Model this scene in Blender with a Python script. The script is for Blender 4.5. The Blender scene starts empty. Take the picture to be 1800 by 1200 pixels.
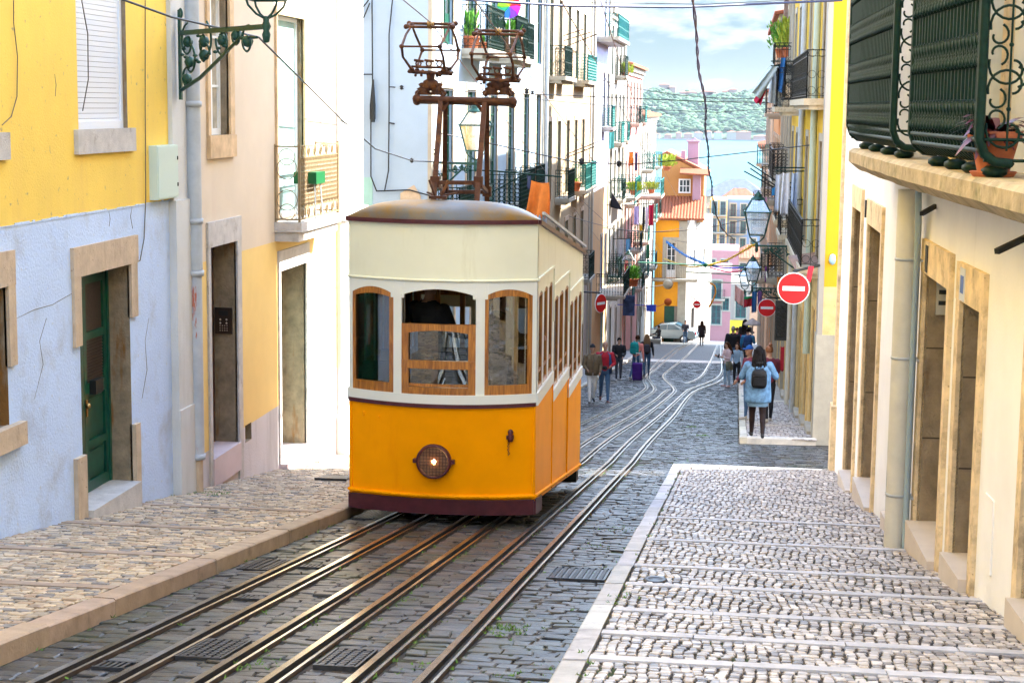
import bpy, bmesh, math, random
import numpy as np
from mathutils import Vector, Matrix, noise
random.seed(7); rng = np.random.default_rng(7)
S = bpy.context.scene
COL = S.collection
R_ = math.radians

# ------------------------------------------------------------------ camera
FPX = 3000.0                      # focal length in pixels of the 1800 px wide photograph
YAW, PITCH, ROLL = R_(7.556), R_(7.861), R_(0.6)
def cam_axes():
    f = Vector((-math.sin(YAW)*math.cos(PITCH), math.cos(YAW)*math.cos(PITCH), -math.sin(PITCH)))
    rt = Vector((math.cos(YAW), math.sin(YAW), 0)); up = rt.cross(f)
    c, s = math.cos(ROLL), math.sin(ROLL)
    return rt*c + up*s, up*c - rt*s, f
CR, CU, CF = cam_axes()
cd = bpy.data.cameras.new('camera'); cam = bpy.data.objects.new('camera', cd); COL.objects.link(cam)
M3 = Matrix((CR, CU, -CF)).transposed()
cam.matrix_world = M3.to_4x4()
cd.sensor_width = 36; cd.lens = 36*FPX/1800; cd.clip_start = 0.1; cd.clip_end = 9000
S.camera = cam
cd.dof.use_dof = True; cd.dof.focus_distance = 19.5; cd.dof.aperture_fstop = 20

# ------------------------------------------------------------------ world, sun, exposure
SUN_EL, SUN_AZ = R_(40), R_(59)          # azimuth from +Y towards +X
w = bpy.data.worlds.new('World'); S.world = w; w.use_nodes = True
nt = w.node_tree; nt.nodes.clear()
def N(nt, t, **k):
    n = nt.nodes.new(t)
    for a, b in k.items(): setattr(n, a, b)
    return n
out = N(nt, 'ShaderNodeOutputWorld'); bg = N(nt, 'ShaderNodeBackground'); sky = N(nt, 'ShaderNodeTexSky')
sky.sky_type = 'NISHITA'; sky.sun_disc = False; sky.sun_elevation = SUN_EL; sky.sun_rotation = SUN_AZ
sky.altitude = 0; sky.air_density = 1.0; sky.dust_density = 0.3; sky.ozone_density = 1.6
tc = N(nt, 'ShaderNodeTexCoord'); mp = N(nt, 'ShaderNodeMapping'); mp.inputs['Scale'].default_value = (1, 1, 3.2)
nz = N(nt, 'ShaderNodeTexNoise'); nz.inputs['Scale'].default_value = 9; nz.inputs['Detail'].default_value = 7; nz.inputs['Roughness'].default_value = .55
rp = N(nt, 'ShaderNodeValToRGB'); rp.color_ramp.elements[0].position = .50; rp.color_ramp.elements[1].position = .64
mx = N(nt, 'ShaderNodeMixRGB'); mx.inputs['Color2'].default_value = (.74, .75, .76, 1)
L = nt.links.new
L(tc.outputs['Generated'], mp.inputs['Vector']); L(mp.outputs[0], nz.inputs['Vector']); L(nz.outputs['Fac'], rp.inputs[0])
sep = N(nt, 'ShaderNodeSeparateXYZ'); L(tc.outputs['Generated'], sep.inputs[0])
mr = N(nt, 'ShaderNodeMapRange'); mr.inputs['From Min'].default_value = -.02; mr.inputs['From Max'].default_value = .35; mr.inputs['To Min'].default_value = .2; mr.inputs['To Max'].default_value = 1.0
L(sep.outputs['Z'], mr.inputs['Value'])
tint = N(nt, 'ShaderNodeMixRGB', blend_type='MULTIPLY'); tint.inputs['Fac'].default_value = 1
cr = N(nt, 'ShaderNodeValToRGB'); cr.color_ramp.elements[0].color = (.033, .042, .056, 1); cr.color_ramp.elements[1].color = (1.0, .93, .86, 1); cr.color_ramp.elements[0].position = .075; cr.color_ramp.elements[1].position = .2
L(sep.outputs['Z'], cr.inputs[0]); L(sky.outputs[0], tint.inputs['Color1']); L(cr.outputs[0], tint.inputs['Color2'])
L(rp.outputs['Color'], mx.inputs['Fac']); L(tint.outputs[0], mx.inputs['Color1']); L(mx.outputs[0], bg.inputs['Color'])
bg.inputs['Strength'].default_value = 0.15
L(bg.outputs[0], out.inputs['Surface'])
sl = bpy.data.lights.new('sun', 'SUN'); sl.energy = 2.0; sl.angle = R_(0.5); sl.color = (1, .95, .87)
so = bpy.data.objects.new('sun', sl); COL.objects.link(so)
sd = Vector((math.sin(SUN_AZ)*math.cos(SUN_EL), math.cos(SUN_AZ)*math.cos(SUN_EL), math.sin(SUN_EL)))
so.rotation_euler = sd.to_track_quat('Z', 'Y').to_euler()
S.view_settings.view_transform = 'Standard'; S.view_settings.look = 'None'
S.view_settings.exposure = 3.88; S.view_settings.gamma = 1
S.render.engine = 'CYCLES'
S.cycles.max_bounces = 8; S.cycles.diffuse_bounces = 4; S.cycles.glossy_bounces = 3; S.cycles.transmission_bounces = 6; S.cycles.transparent_max_bounces = 12
S.cycles.volume_bounces = 0; S.cycles.caustics_reflective = False; S.cycles.caustics_refractive = False

# ------------------------------------------------------------------ picture <-> place helpers
def ray(u, v): return CR*((u-900)/FPX) - CU*((v-600)/FPX) + CF
OFFY = [0, 28, 33, 42, 50, 60, 70, 85, 100, 122, 140, 155, 170, 200, 240, 300]
OFFV = [0, 0, .13, .33, .55, .82, 1.1, 1.6, 2.1, 2.67, 2.98, 3.05, 2.9, 2.2, 1.2, -1.0]
SL = .1433; H0 = 1.9
def G(y):
    return -H0 - SL*y + float(np.interp(y, OFFY, OFFV))
def onx(u, v, x):
    d = ray(u, v); return d*(x/d.x)
def ony(u, v, y):
    d = ray(u, v); return d*(y/d.y)
def ong(u, v, off=0.0):
    """point of the street surface (raised by off) seen in that direction"""
    d = ray(u, v); t0, t1 = 5.0, 5.0
    while t1 < 200:
        t1 += .25; p = d*t1
        if p.z < G(p.y)+off: break
    t0 = t1-.25
    for _ in range(30):
        t = (t0+t1)/2; p = d*t
        if p.z < G(p.y)+off: t1 = t
        else: t0 = t
    return d*t1

# ------------------------------------------------------------------ materials
MATS = {}
def mat(name, col, rough=.7, metal=0, var=.0, vscale=2., bump=0., bscale=40., stain=None, stain_scale=1.2, stain_pos=(.5, .7), spec=.4, streak=False, attr=None, emit=None, coat=0, fine=None, trans=0, alpha=1, ior=1.45):
    """principled material: base colour with cloudy variation, optional stain colour, fine grain and bump"""
    if name in MATS: return MATS[name]
    m = bpy.data.materials.new(name); m.use_nodes = True; MATS[name] = m
    t = m.node_tree; b = t.nodes['Principled BSDF']; l = t.links.new
    b.inputs['Roughness'].default_value = rough; b.inputs['Metallic'].default_value = metal
    b.inputs['Specular IOR Level'].default_value = spec; b.inputs['IOR'].default_value = ior
    if coat: b.inputs['Coat Weight'].default_value = coat; b.inputs['Coat Roughness'].default_value = .15
    if trans: b.inputs['Transmission Weight'].default_value = trans
    if alpha < 1: b.inputs['Alpha'].default_value = alpha
    c4 = (*col, 1)
    if emit: b.inputs['Emission Color'].default_value = (*emit[0], 1); b.inputs['Emission Strength'].default_value = emit[1]
    b.inputs['Base Color'].default_value = c4
    m.diffuse_color = c4
    cur = None
    geo = N(t, 'ShaderNodeNewGeometry')
    src = geo.outputs['Position']
    if streak:
        mp_ = N(t, 'ShaderNodeMapping'); mp_.inputs['Scale'].default_value = (1, 1, .18); l(src, mp_.inputs['Vector']); ssrc = mp_.outputs[0]
    else: ssrc = src
    if attr:
        a = N(t, 'ShaderNodeAttribute', attribute_name=attr); cur = a.outputs['Color']
    if var:
        n1 = N(t, 'ShaderNodeTexNoise'); n1.inputs['Scale'].default_value = vscale; n1.inputs['Detail'].default_value = 6; n1.inputs['Roughness'].default_value = .6
        l(src, n1.inputs['Vector'])
        mr = N(t, 'ShaderNodeMapRange'); mr.inputs['From Min'].default_value = .3; mr.inputs['From Max'].default_value = .7
        mr.inputs['To Min'].default_value = 1-var; mr.inputs['To Max'].default_value = 1+var
        l(n1.outputs['Fac'], mr.inputs['Value'])
        vm = N(t, 'ShaderNodeVectorMath', operation='SCALE')
        if cur: l(cur, vm.inputs[0])
        else: vm.inputs[0].default_value = col
        l(mr.outputs[0], vm.inputs['Scale']); cur = vm.outputs[0]
    if stain:
        n2 = N(t, 'ShaderNodeTexNoise'); n2.inputs['Scale'].default_value = stain_scale; n2.inputs['Detail'].default_value = 9; n2.inputs['Roughness'].default_value = .68
        l(ssrc, n2.inputs['Vector'])
        r2 = N(t, 'ShaderNodeMapRange'); r2.inputs['From Min'].default_value = stain_pos[0]; r2.inputs['From Max'].default_value = stain_pos[1]
        l(n2.outputs['Fac'], r2.inputs['Value'])
        x2 = N(t, 'ShaderNodeMixRGB'); l(r2.outputs[0], x2.inputs['Fac'])
        if cur: l(cur, x2.inputs['Color1'])
        else: x2.inputs['Color1'].default_value = c4
        x2.inputs['Color2'].default_value = (*stain, 1); cur = x2.outputs[0]
    if fine:
        n4 = N(t, 'ShaderNodeTexNoise'); n4.inputs['Scale'].default_value = fine[1]; n4.inputs['Detail'].default_value = 3
        l(src, n4.inputs['Vector'])
        r4 = N(t, 'ShaderNodeMapRange'); r4.inputs['From Min'].default_value = .66; r4.inputs['From Max'].default_value = .76
        l(n4.outputs['Fac'], r4.inputs['Value'])
        x4 = N(t, 'ShaderNodeMixRGB'); l(r4.outputs[0], x4.inputs['Fac'])
        if cur: l(cur, x4.inputs['Color1'])
        else: x4.inputs['Color1'].default_value = c4
        x4.inputs['Color2'].default_value = (*fine[0], 1); cur = x4.outputs[0]
    if cur: l(cur, b.inputs['Base Color'])
    if bump:
        n3 = N(t, 'ShaderNodeTexNoise'); n3.inputs['Scale'].default_value = bscale; n3.inputs['Detail'].default_value = 5
        l(src, n3.inputs['Vector'])
        bp = N(t, 'ShaderNodeBump'); bp.inputs['Strength'].default_value = bump; bp.inputs['Distance'].default_value = .01
        l(n3.outputs['Fac'], bp.inputs['Height']); l(bp.outputs[0], b.inputs['Normal'])
    return m
def glass(name, tint=(.85, .92, .92), rough=.02, opacity=.0):
    """thin window glass: see-through with a fresnel mirror on top"""
    if name in MATS: return MATS[name]
    m = bpy.data.materials.new(name); m.use_nodes = True; MATS[name] = m; t = m.node_tree; t.nodes.clear(); l = t.links.new
    o = N(t, 'ShaderNodeOutputMaterial'); mx = N(t, 'ShaderNodeMixShader'); tr = N(t, 'ShaderNodeBsdfTransparent'); gl = N(t, 'ShaderNodeBsdfGlossy'); fr = N(t, 'ShaderNodeFresnel')
    tr.inputs[0].default_value = (*tint, 1); gl.inputs['Roughness'].default_value = rough; fr.inputs[0].default_value = 1.52
    ma = N(t, 'ShaderNodeMath', operation='ADD'); ma.inputs[1].default_value = .1 + opacity; l(fr.outputs[0], ma.inputs[0])
    l(ma.outputs[0], mx.inputs[0]); l(tr.outputs[0], mx.inputs[1]); l(gl.outputs[0], mx.inputs[2]); l(mx.outputs[0], o.inputs[0])
    return m

# ------------------------------------------------------------------ mesh builder
class MB:
    def __init__(s): s.v = []; s.f = []; s.m = []; s.sm = []; s.c = []
    def add(s, vs, fs, mi=0, smooth=False, col=None):
        o = len(s.v); s.v += [tuple(p) for p in vs]
        for f in fs: s.f.append(tuple(i+o for i in f)); s.m.append(mi); s.sm.append(smooth); s.c.append(col)
        return s
    def box(s, x0, x1, y0, y1, z0, z1, mi=0, shear=0.0, col=None):
        """axis box; shear = dz per metre of y (relative to y0)"""
        k = lambda y: shear*(y-y0)
        vs = [(x, y, z+k(y)) for z in (z0, z1) for y in (y0, y1) for x in (x0, x1)]
        return s.add(vs, [(0, 2, 3, 1), (4, 5, 7, 6), (0, 1, 5, 4), (2, 6, 7, 3), (0, 4, 6, 2), (1, 3, 7, 5)], mi, col=col)
    def obox(s, o, ax, ay, az, mi=0):
        o, ax, ay, az = Vector(o), Vector(ax), Vector(ay), Vector(az)
        vs = [o+az*c+ay*b+ax*a for c in (0, 1) for b in (0, 1) for a in (0, 1)]
        return s.add(vs, [(0, 2, 3, 1), (4, 5, 7, 6), (0, 1, 5, 4), (2, 6, 7, 3), (0, 4, 6, 2), (1, 3, 7, 5)], mi)
    def bar(s, p, q, w, h=None, mi=0):
        """rectangular bar from p to q"""
        p, q = Vector(p), Vector(q); h = h or w; d = q-p
        if d.length < 1e-6: return s
        a = d.cross(Vector((0, 0, 1)));
        if a.length < 1e-5: a = Vector((1, 0, 0))
        a.normalize(); b = a.cross(d).normalized()
        return s.obox(p-a*w/2-b*h/2, a*w, b*h, d, mi)
    def tube(s, pts, r, n=6, mi=0, closed=False, caps=True, smooth=True):
        pts = [Vector(p) for p in pts]; k = len(pts); rs = r if isinstance(r, (list, tuple)) else [r]*k
        vs = []; prev = None
        for i, p in enumerate(pts):
            if closed: d = pts[(i+1) % k]-pts[i-1]
            else: d = pts[min(i+1, k-1)]-pts[max(i-1, 0)]
            if d.length < 1e-9: d = Vector((0, 0, 1))
            d.normalize()
            if prev is None:
                a = d.cross(Vector((0, 0, 1)));
                if a.length < .05: a = d.cross(Vector((1, 0, 0)))
            else: a = prev - d*prev.dot(d)
            a.normalize(); prev = a; b = d.cross(a)
            for j in range(n):
                t = 2*math.pi*j/n; vs.append(p+(a*math.cos(t)+b*math.sin(t))*rs[i])
        fs = []
        for i in range(k if closed else k-1):
            for j in range(n):
                i2 = (i+1) % k; fs.append((i*n+j, i*n+(j+1) % n, i2*n+(j+1) % n, i2*n+j))
        s.add(vs, fs, mi, smooth)
        if caps and not closed:
            s.add(vs[:n], [tuple(range(n))[::-1]], mi); s.add(vs[-n:], [tuple(range(n))], mi)
        return s
    def lathe(s, prof, c=(0, 0, 0), n=16, mi=0, axis='Z', smooth=True, sx=1, sy=1):
        c = Vector(c); vs = []
        for (r, h) in prof:
            for j in range(n):
                t = 2*math.pi*j/n; a, b = r*math.cos(t)*sx, r*math.sin(t)*sy
                vs.append(c+(Vector((a, b, h)) if axis == 'Z' else Vector((a, h, b)) if axis == 'Y' else Vector((h, a, b))))
        fs = [(i*n+j, i*n+(j+1) % n, (i+1)*n+(j+1) % n, (i+1)*n+j) for i in range(len(prof)-1) for j in range(n)]
        if axis == 'Y': fs = [f[::-1] for f in fs]
        s.add(vs, fs, mi, smooth)
        m_ = len(prof)-1
        if prof[0][0] > 1e-4: s.add(vs[:n], [tuple(range(n))[::-1]], mi)
        if prof[-1][0] > 1e-4: s.add(vs[m_*n:], [tuple(range(n))], mi)
        return s
    def ring(s, c, R, r, ax1, ax2, n=20, m=5, mi=0, a0=0, a1=2*math.pi):
        c, ax1, ax2 = Vector(c), Vector(ax1), Vector(ax2); full = abs(a1-a0-2*math.pi) < 1e-6
        k = n if full else n+1
        pts = [c+ax1*(R*math.cos(a0+(a1-a0)*i/n))+ax2*(R*math.sin(a0+(a1-a0)*i/n)) for i in range(k)]
        return s.tube(pts, r, m, mi, closed=full)
    def spiral(s, c, R0, R1, a0, a1, r, ax1, ax2, n=14, mi=0):
        c, ax1, ax2 = Vector(c), Vector(ax1), Vector(ax2); pts = []
        for i in range(n+1):
            t = i/n; a = a0+(a1-a0)*t; R = R0+(R1-R0)*t; pts.append(c+ax1*(R*math.cos(a))+ax2*(R*math.sin(a)))
        return s.tube(pts, r, 4, mi)
    def sphere(s, c, r, mi=0, n=8, m=6, sc=(1, 1, 1)):
        c = Vector(c); prof = [(math.sin(math.pi*i/m)*r, -math.cos(math.pi*i/m)*r) for i in range(m+1)]
        vs = []; 
        for (a, h) in prof:
            for j in range(n):
                t = 2*math.pi*j/n; vs.append(c+Vector((a*math.cos(t)*sc[0], a*math.sin(t)*sc[1], h*sc[2])))
        return s.add(vs, [(i*n+j, i*n+(j+1) % n, (i+1)*n+(j+1) % n, (i+1)*n+j) for i in range(m) for j in range(n)], mi, True)
    def prism(s, poly, dirv, mi=0):
        """polygon (list of 3D points) extruded by dirv"""
        n = len(poly); d = Vector(dirv); vs = [Vector(p) for p in poly]+[Vector(p)+d for p in poly]
        fs = [tuple(range(n))[::-1], tuple(range(n, 2*n))]+[(i, (i+1) % n, n+(i+1) % n, n+i) for i in range(n)]
        return s.add(vs, fs, mi)
    def build(s, name, mats, parent=None, loc=None, kind=None, local=False):
        me = bpy.data.meshes.new(name); me.from_pydata(s.v, [], s.f)
        if not isinstance(mats, (list, tuple)): mats = [mats]
        for m in mats: me.materials.append(m)
        me.polygons.foreach_set('material_index', s.m); me.polygons.foreach_set('use_smooth', s.sm)
        if any(c is not None for c in s.c):
            at = me.color_attributes.new('Col', 'FLOAT_COLOR', 'CORNER'); arr = []
            for f, c in zip(s.f, s.c):
                c = c or (1, 1, 1); arr += [c[0], c[1], c[2], 1]*len(f)
            at.data.foreach_set('color', arr)
        me.update()
        o = bpy.data.objects.new(name, me); COL.objects.link(o)
        if loc is not None:
            me.transform(Matrix.Translation(-Vector(loc))); o.location = loc
        if parent:
            o.parent = parent
            if not local: o.location = Vector(o.location)-par_loc(parent)
        if kind: o['kind'] = kind
        return o
def par_loc(p):
    l = Vector(p.location)
    while p.parent: p = p.parent; l += p.location
    return l
def thing(name, label, cat, loc=(0, 0, 0), group=None, rz=0):
    o = bpy.data.objects.new(name, None); COL.objects.link(o); o.location = loc; o.rotation_euler = (0, 0, rz)
    o.empty_display_size = .2; o['label'] = label; o['category'] = cat
    if group: o['group'] = group
    return o
def tag(o, label, cat, group=None, kind=None):
    o['label'] = label; o['category'] = cat
    if group: o['group'] = group
    if kind: o['kind'] = kind
    return o
def copy_tree(o, parent=None):
    c = o.copy(); COL.objects.link(c)
    if parent: c.parent = parent
    for ch in list(o.children): copy_tree(ch, c)
    return c
def fast_mesh(name, V, F4, mats, parent=None, col=None, smooth=False, kind=None, mi=None):
    """quads/ngons from numpy: V (n,3), F4 list of arrays of same-size faces"""
    me = bpy.data.meshes.new(name)
    nl = sum(f.size for f in F4); nf = sum(len(f) for f in F4)
    me.vertices.add(len(V)); me.vertices.foreach_set('co', V.astype(np.float32).ravel())
    me.loops.add(nl); me.loops.foreach_set('vertex_index', np.concatenate([f.ravel() for f in F4]).astype(np.int32))
    me.polygons.add(nf); tot = np.concatenate([np.full(len(f), f.shape[1]) for f in F4]).astype(np.int32)
    st = np.concatenate([[0], np.cumsum(tot)[:-1]]).astype(np.int32)
    me.polygons.foreach_set('loop_start', st); me.polygons.foreach_set('loop_total', tot)
    me.polygons.foreach_set('use_smooth', np.full(nf, smooth))
    if not isinstance(mats, (list, tuple)): mats = [mats]
    for m in mats: me.materials.append(m)
    if mi is not None: me.polygons.foreach_set('material_index', mi.astype(np.int32))
    if col is not None:
        a = me.color_attributes.new('Col', 'FLOAT_COLOR', 'POINT'); c = np.ones((len(V), 4), np.float32); c[:, :3] = col; a.data.foreach_set('color', c.ravel())
    me.update(calc_edges=True); me.validate()
    o = bpy.data.objects.new(name, me); COL.objects.link(o)
    if parent: o.parent = parent
    if kind: o['kind'] = kind
    return o
# ================================================================== GROUND
XKL, XKR = -4.10, -.95            # kerb lines (street face)
XWL = -6.23                        # left house line
RWY = [5, 10.5, 11.5, 14.5, 18, 24, 28, 34, 50, 130]
RWX = [2.35, 1.99, 1.94, 1.76, 1.66, 1.57, 1.60, 1.62, 1.45, 1.45]
def XWR(y): return float(np.interp(y, RWY, RWX))
def tiled_ground(name, x0, x1, y0, y1, dz, m, kind='structure', ny=None, nx=6, xl=None, xr=None):
    ys = np.linspace(y0, y1, ny or max(2, int((y1-y0)/1.5)+1)); V = []; 
    for y in ys:
        a = xl(y) if xl else x0; b = xr(y) if xr else x1
        for x in np.linspace(a, b, nx): V.append((x, y, G(y)+dz))
    n = nx; F = [(i*n+j, i*n+j+1, (i+1)*n+j+1, (i+1)*n+j) for i in range(len(ys)-1) for j in range(n-1)]
    return fast_mesh(name, np.array(V), [np.array(F)], m, kind=kind)
m_bed = mat('dirt joint', (.035, .028, .024), .95, var=.35, vscale=6, stain=(.03, .055, .01), stain_scale=2.2, stain_pos=(.52, .66), bump=.5, bscale=60)
m_bed2 = mat('dirt joint pale', (.05, .04, .03), .95, var=.35, vscale=6, stain=(.035, .06, .012), stain_scale=2.0, stain_pos=(.58, .7), bump=.5, bscale=60)
def paver_mat(name, c1, c2, c3, mortar, sx, sy, rough=.6):
    """far cobbles: brick pattern on position"""
    m = bpy.data.materials.new(name); m.use_nodes = True; t = m.node_tree; b = t.nodes['Principled BSDF']; l = t.links.new
    b.inputs['Roughness'].default_value = rough
    g = N(t, 'ShaderNodeNewGeometry'); nn = N(t, 'ShaderNodeTexNoise'); nn.inputs['Scale'].default_value = 1.3
    l(g.outputs['Position'], nn.inputs['Vector'])
    ad = N(t, 'ShaderNodeVectorMath', operation='MULTIPLY_ADD'); ad.inputs[1].default_value = (.22, .22, 0); l(nn.outputs['Color'], ad.inputs[0]); l(g.outputs['Position'], ad.inputs[2])
    br = N(t, 'ShaderNodeTexBrick'); l(ad.outputs[0], br.inputs['Vector'])
    br.inputs['Color1'].default_value = (*c1, 1); br.inputs['Color2'].default_value = (*c2, 1); br.inputs['Mortar'].default_value = (*mortar, 1)
    br.inputs['Scale'].default_value = 1; br.inputs['Mortar Size'].default_value = .012; br.inputs['Brick Width'].default_value = sx; br.inputs['Row Height'].default_value = sy
    n2 = N(t, 'ShaderNodeTexNoise'); n2.inputs['Scale'].default_value = .7; n2.inputs['Detail'].default_value = 8; n2.inputs['Roughness'].default_value = .7; l(g.outputs['Position'], n2.inputs['Vector'])
    r = N(t, 'ShaderNodeMapRange'); r.inputs['From Min'].default_value = .45; r.inputs['From Max'].default_value = .7; l(n2.outputs['Fac'], r.inputs['Value'])
    x = N(t, 'ShaderNodeMixRGB'); l(r.outputs[0], x.inputs['Fac']); l(br.outputs['Color'], x.inputs['Color1']); x.inputs['Color2'].default_value = (*c3, 1)
    l(x.outputs[0], b.inputs['Base Color'])
    bp = N(t, 'ShaderNodeBump'); bp.inputs['Strength'].default_value = .7; bp.inputs['Distance'].default_value = .02
    iv = N(t, 'ShaderNodeMath', operation='SUBTRACT'); iv.inputs[0].default_value = 1; l(br.outputs['Fac'], iv.inputs[1]); l(iv.outputs[0], bp.inputs['Height']); l(bp.outputs[0], b.inputs['Normal'])
    return m
m_road = paver_mat('road cobbles', (.075, .075, .078), (.042, .043, .047), (.05, .06, .035), (.012, .012, .012), .19, .115)
m_pavef = paver_mat('pavement cobbles', (.36, .33, .30), (.30, .29, .27), (.28, .25, .22), (.08, .07, .06), .10, .10)
ROADY = 46.0
# the wide base sheet of the city ground, then road surface
def terrain_z(y): return G(min(y, 240)) - max(0, y-240)*.12
ys = list(np.arange(-30, 300, 6)); V = []; xs = [-260, -120, -50, -20, -8, 3.5, 20, 60, 140, 300]
for y in ys:
    for x in xs: V.append((x, y, max(G(y), -39.0)-.35))
nx_ = len(xs)
fast_mesh('ground', np.array(V), [np.array([(i*nx_+j, i*nx_+j+1, (i+1)*nx_+j+1, (i+1)*nx_+j) for i in range(len(ys)-1) for j in range(nx_-1)])], mat('city ground', (.22, .19, .15), .9, var=.2), kind='structure')
tiled_ground('road_bed', XKL-.1, XKR+.1, 4, 27.4, -.010, m_bed, nx=6)
tiled_ground('road_bed', XKL-1, 3.2, 27.4, 82, -.010, m_bed, nx=8)
tiled_ground('road', -9, 9, -16, 4, 0, m_road, nx=8)
tiled_ground('road', -9, 3, 82, 215, 0, m_road, nx=12)
tiled_ground('side_street', 3.0, 14, 27.4, 33.2, 0, m_road, nx=10)
tiled_ground('side_street', -16, XKL-.1, 28.6, 33.6, 0, m_road, nx=6)
# rear pavement pieces
def kerb_piece(name, pts, w=.14, h=.11, m=None, seg=1.1, side=1, label=None):
    """a run of kerb stones along pts (xy); top at G+h; each stone slightly different"""
    mb = MB()
    for a, b in zip(pts[:-1], pts[1:]):
        a, b = Vector(a), Vector(b); Ln = (b-a).length; n = max(1, round(Ln/seg)); d = (b-a)/Ln; nn = Vector((-d.y, d.x))*side
        for i in range(n):
            p = a+d*(Ln*i/n+.004); q = a+d*(Ln*(i+1)/n-.004); j = random.uniform(-.006, .006); o = random.uniform(-.006, .006); c = random.uniform(.82, 1.12); cc = (c, c*random.uniform(.96, 1.02), c*random.uniform(.9, 1.02))
            ch = .012
            def P(pt, off, z): return (pt.x+nn.x*(off+o), pt.y+nn.y*(off+o), G(pt.y)+z)
            prof = [(0, -.3), (0, h+j-ch), (ch, h+j), (w, h+j+.004), (w, -.3)]
            va = [P(p, *k) for k in prof]; vb = [P(q, *k) for k in prof]; m_ = len(prof)
            fs = [(k, k+1, m_+k+1, m_+k) for k in range(m_-1)]+[tuple(range(m_))[::-1], tuple(range(m_, 2*m_))]
            if side < 0: fs = [f[::-1] for f in fs]
            mb.add(va+vb, fs, 0, col=cc)
    o = mb.build(name, m); o['kind'] = 'structure'; return o
m_kerbR = mat('kerb stone pale', (.55, .53, .52), .6, attr='Col', var=.0, bump=.3, bscale=50)
def kerb_mat(name, col):
    m = mat(name, col, .65, var=.18, vscale=5, stain=tuple(c*.45 for c in col), stain_scale=3.5, stain_pos=(.56, .78), bump=.35, bscale=45)
    t = m.node_tree; b = t.nodes['Principled BSDF']; lk = b.inputs['Base Color'].links[0].from_socket
    a = N(t, 'ShaderNodeAttribute', attribute_name='Col'); vm = N(t, 'ShaderNodeVectorMath', operation='MULTIPLY')
    t.links.new(lk, vm.inputs[0]); t.links.new(a.outputs['Color'], vm.inputs[1]); t.links.new(vm.outputs[0], b.inputs['Base Color']); return m
m_kR = kerb_mat('right kerb limestone', (.48, .47, .50)); m_kL = kerb_mat('left kerb limestone', (.34, .25, .18)); m_kF = kerb_mat('far kerb limestone', (.56, .50, .42))
kerb_piece('kerb', [(XKL, 4.0), (XKL, 28.6)], m=m_kL, h=.12, w=.16, side=1)
kerb_piece('kerb', [(XKR, 4.0), (XKR, 26.9)], m=m_kR, h=.10, w=.15, side=-1)
kerb_piece('kerb', [(XKR+.13, 27.2), (XWR(27), 27.2)], m=m_kR, h=.10, w=.15, side=-1)

# ------------- cobble stones with real relief
def cobbles(name, cells, dome, edge, palette, mats, jit=.006, tilt=.004, height=None, sink=.03):
    """cells: (n,4) cx, cy, w(x), d(y); builds one rounded, tilted stone per cell"""
    n = len(cells); cx, cy, w, d = cells.T
    ang = np.array([0, 1, 2, 3, 4, 5, 6, 7])
    # rounded rectangle corners (unit)
    k = .91
    U = np.array([(-1, -k), (-k, -1), (k, -1), (1, -k), (1, k), (k, 1), (-k, 1), (-1, k)], float)
    base_z = np.interp(cy, np.arange(0, 90, .05), [G(y) for y in np.arange(0, 90, .05)]) + (height if height is not None else 0)
    sl = -SL
    hx = w/2-edge; hy = d/2-edge
    jx = rng.normal(0, 1, (n, 8)); jy = rng.normal(0, 1, (n, 8))
    ox = U[:, 0][None]*hx[:, None]+jx*jit; oy = U[:, 1][None]*hy[:, None]+jy*jit
    hh = rng.normal(0, tilt, n); tx = rng.normal(0, .03, n); ty = rng.normal(0, .03, n)
    rot = rng.normal(0, .05, n); c, s = np.cos(rot)[:, None], np.sin(rot)[:, None]
    ox, oy = ox*c-oy*s, ox*s+oy*c
    def ringz(f, z):
        X = cx[:, None]+ox*f; Y = cy[:, None]+oy*f
        Z = base_z[:, None]+(Y-cy[:, None])*sl+hh[:, None]+tx[:, None]*(X-cx[:, None])+ty[:, None]*(Y-cy[:, None])+z
        return np.stack([X, Y, Z], -1)
    r0 = ringz(1.04, -sink); r1 = ringz(1.0, -dome*.55); r2 = ringz(.88, -dome*.06); ct = ringz(0, dome*.12)[:, :1]
    V = np.concatenate([r0, r1, r2, ct], 1)  # n,25,3
    idx = np.arange(n)[:, None, None]*25
    q = []
    for a in range(2):
        for j in range(8): q.append((a*8+j, a*8+(j+1) % 8, (a+1)*8+(j+1) % 8, (a+1)*8+j))
    tr = [(16+j, 16+(j+1) % 8, 24) for j in range(8)]
    F4 = (np.array(q)[None]+idx).reshape(-1, 4); F3 = (np.array(tr)[None]+idx).reshape(-1, 3)
    pal = np.array(palette); pc = pal[rng.integers(0, len(pal), n)]*rng.uniform(.8, 1.2, (n, 1))
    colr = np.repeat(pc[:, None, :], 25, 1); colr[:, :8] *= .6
    return fast_mesh(name, V.reshape(-1, 3), [F4, F3], mats, col=colr.reshape(-1, 3), kind='structure', smooth=False)
def stone_mat(name, rough, stain, sp, spec=.4):
    return mat(name, (.4, .4, .4), rough, attr='Col', var=.22, vscale=16, stain=stain, stain_scale=1.1, stain_pos=sp, bump=.6, bscale=55, spec=spec)
m_st_road = stone_mat('road stone', .42, (.040, .050, .022), (.5, .8), .5)
m_st_pl = stone_mat('left pavement stone', .5, (.26, .20, .14), (.55, .85))
m_st_pr = stone_mat('right pavement stone', .42, (.30, .27, .25), (.6, .9), .5)

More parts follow.
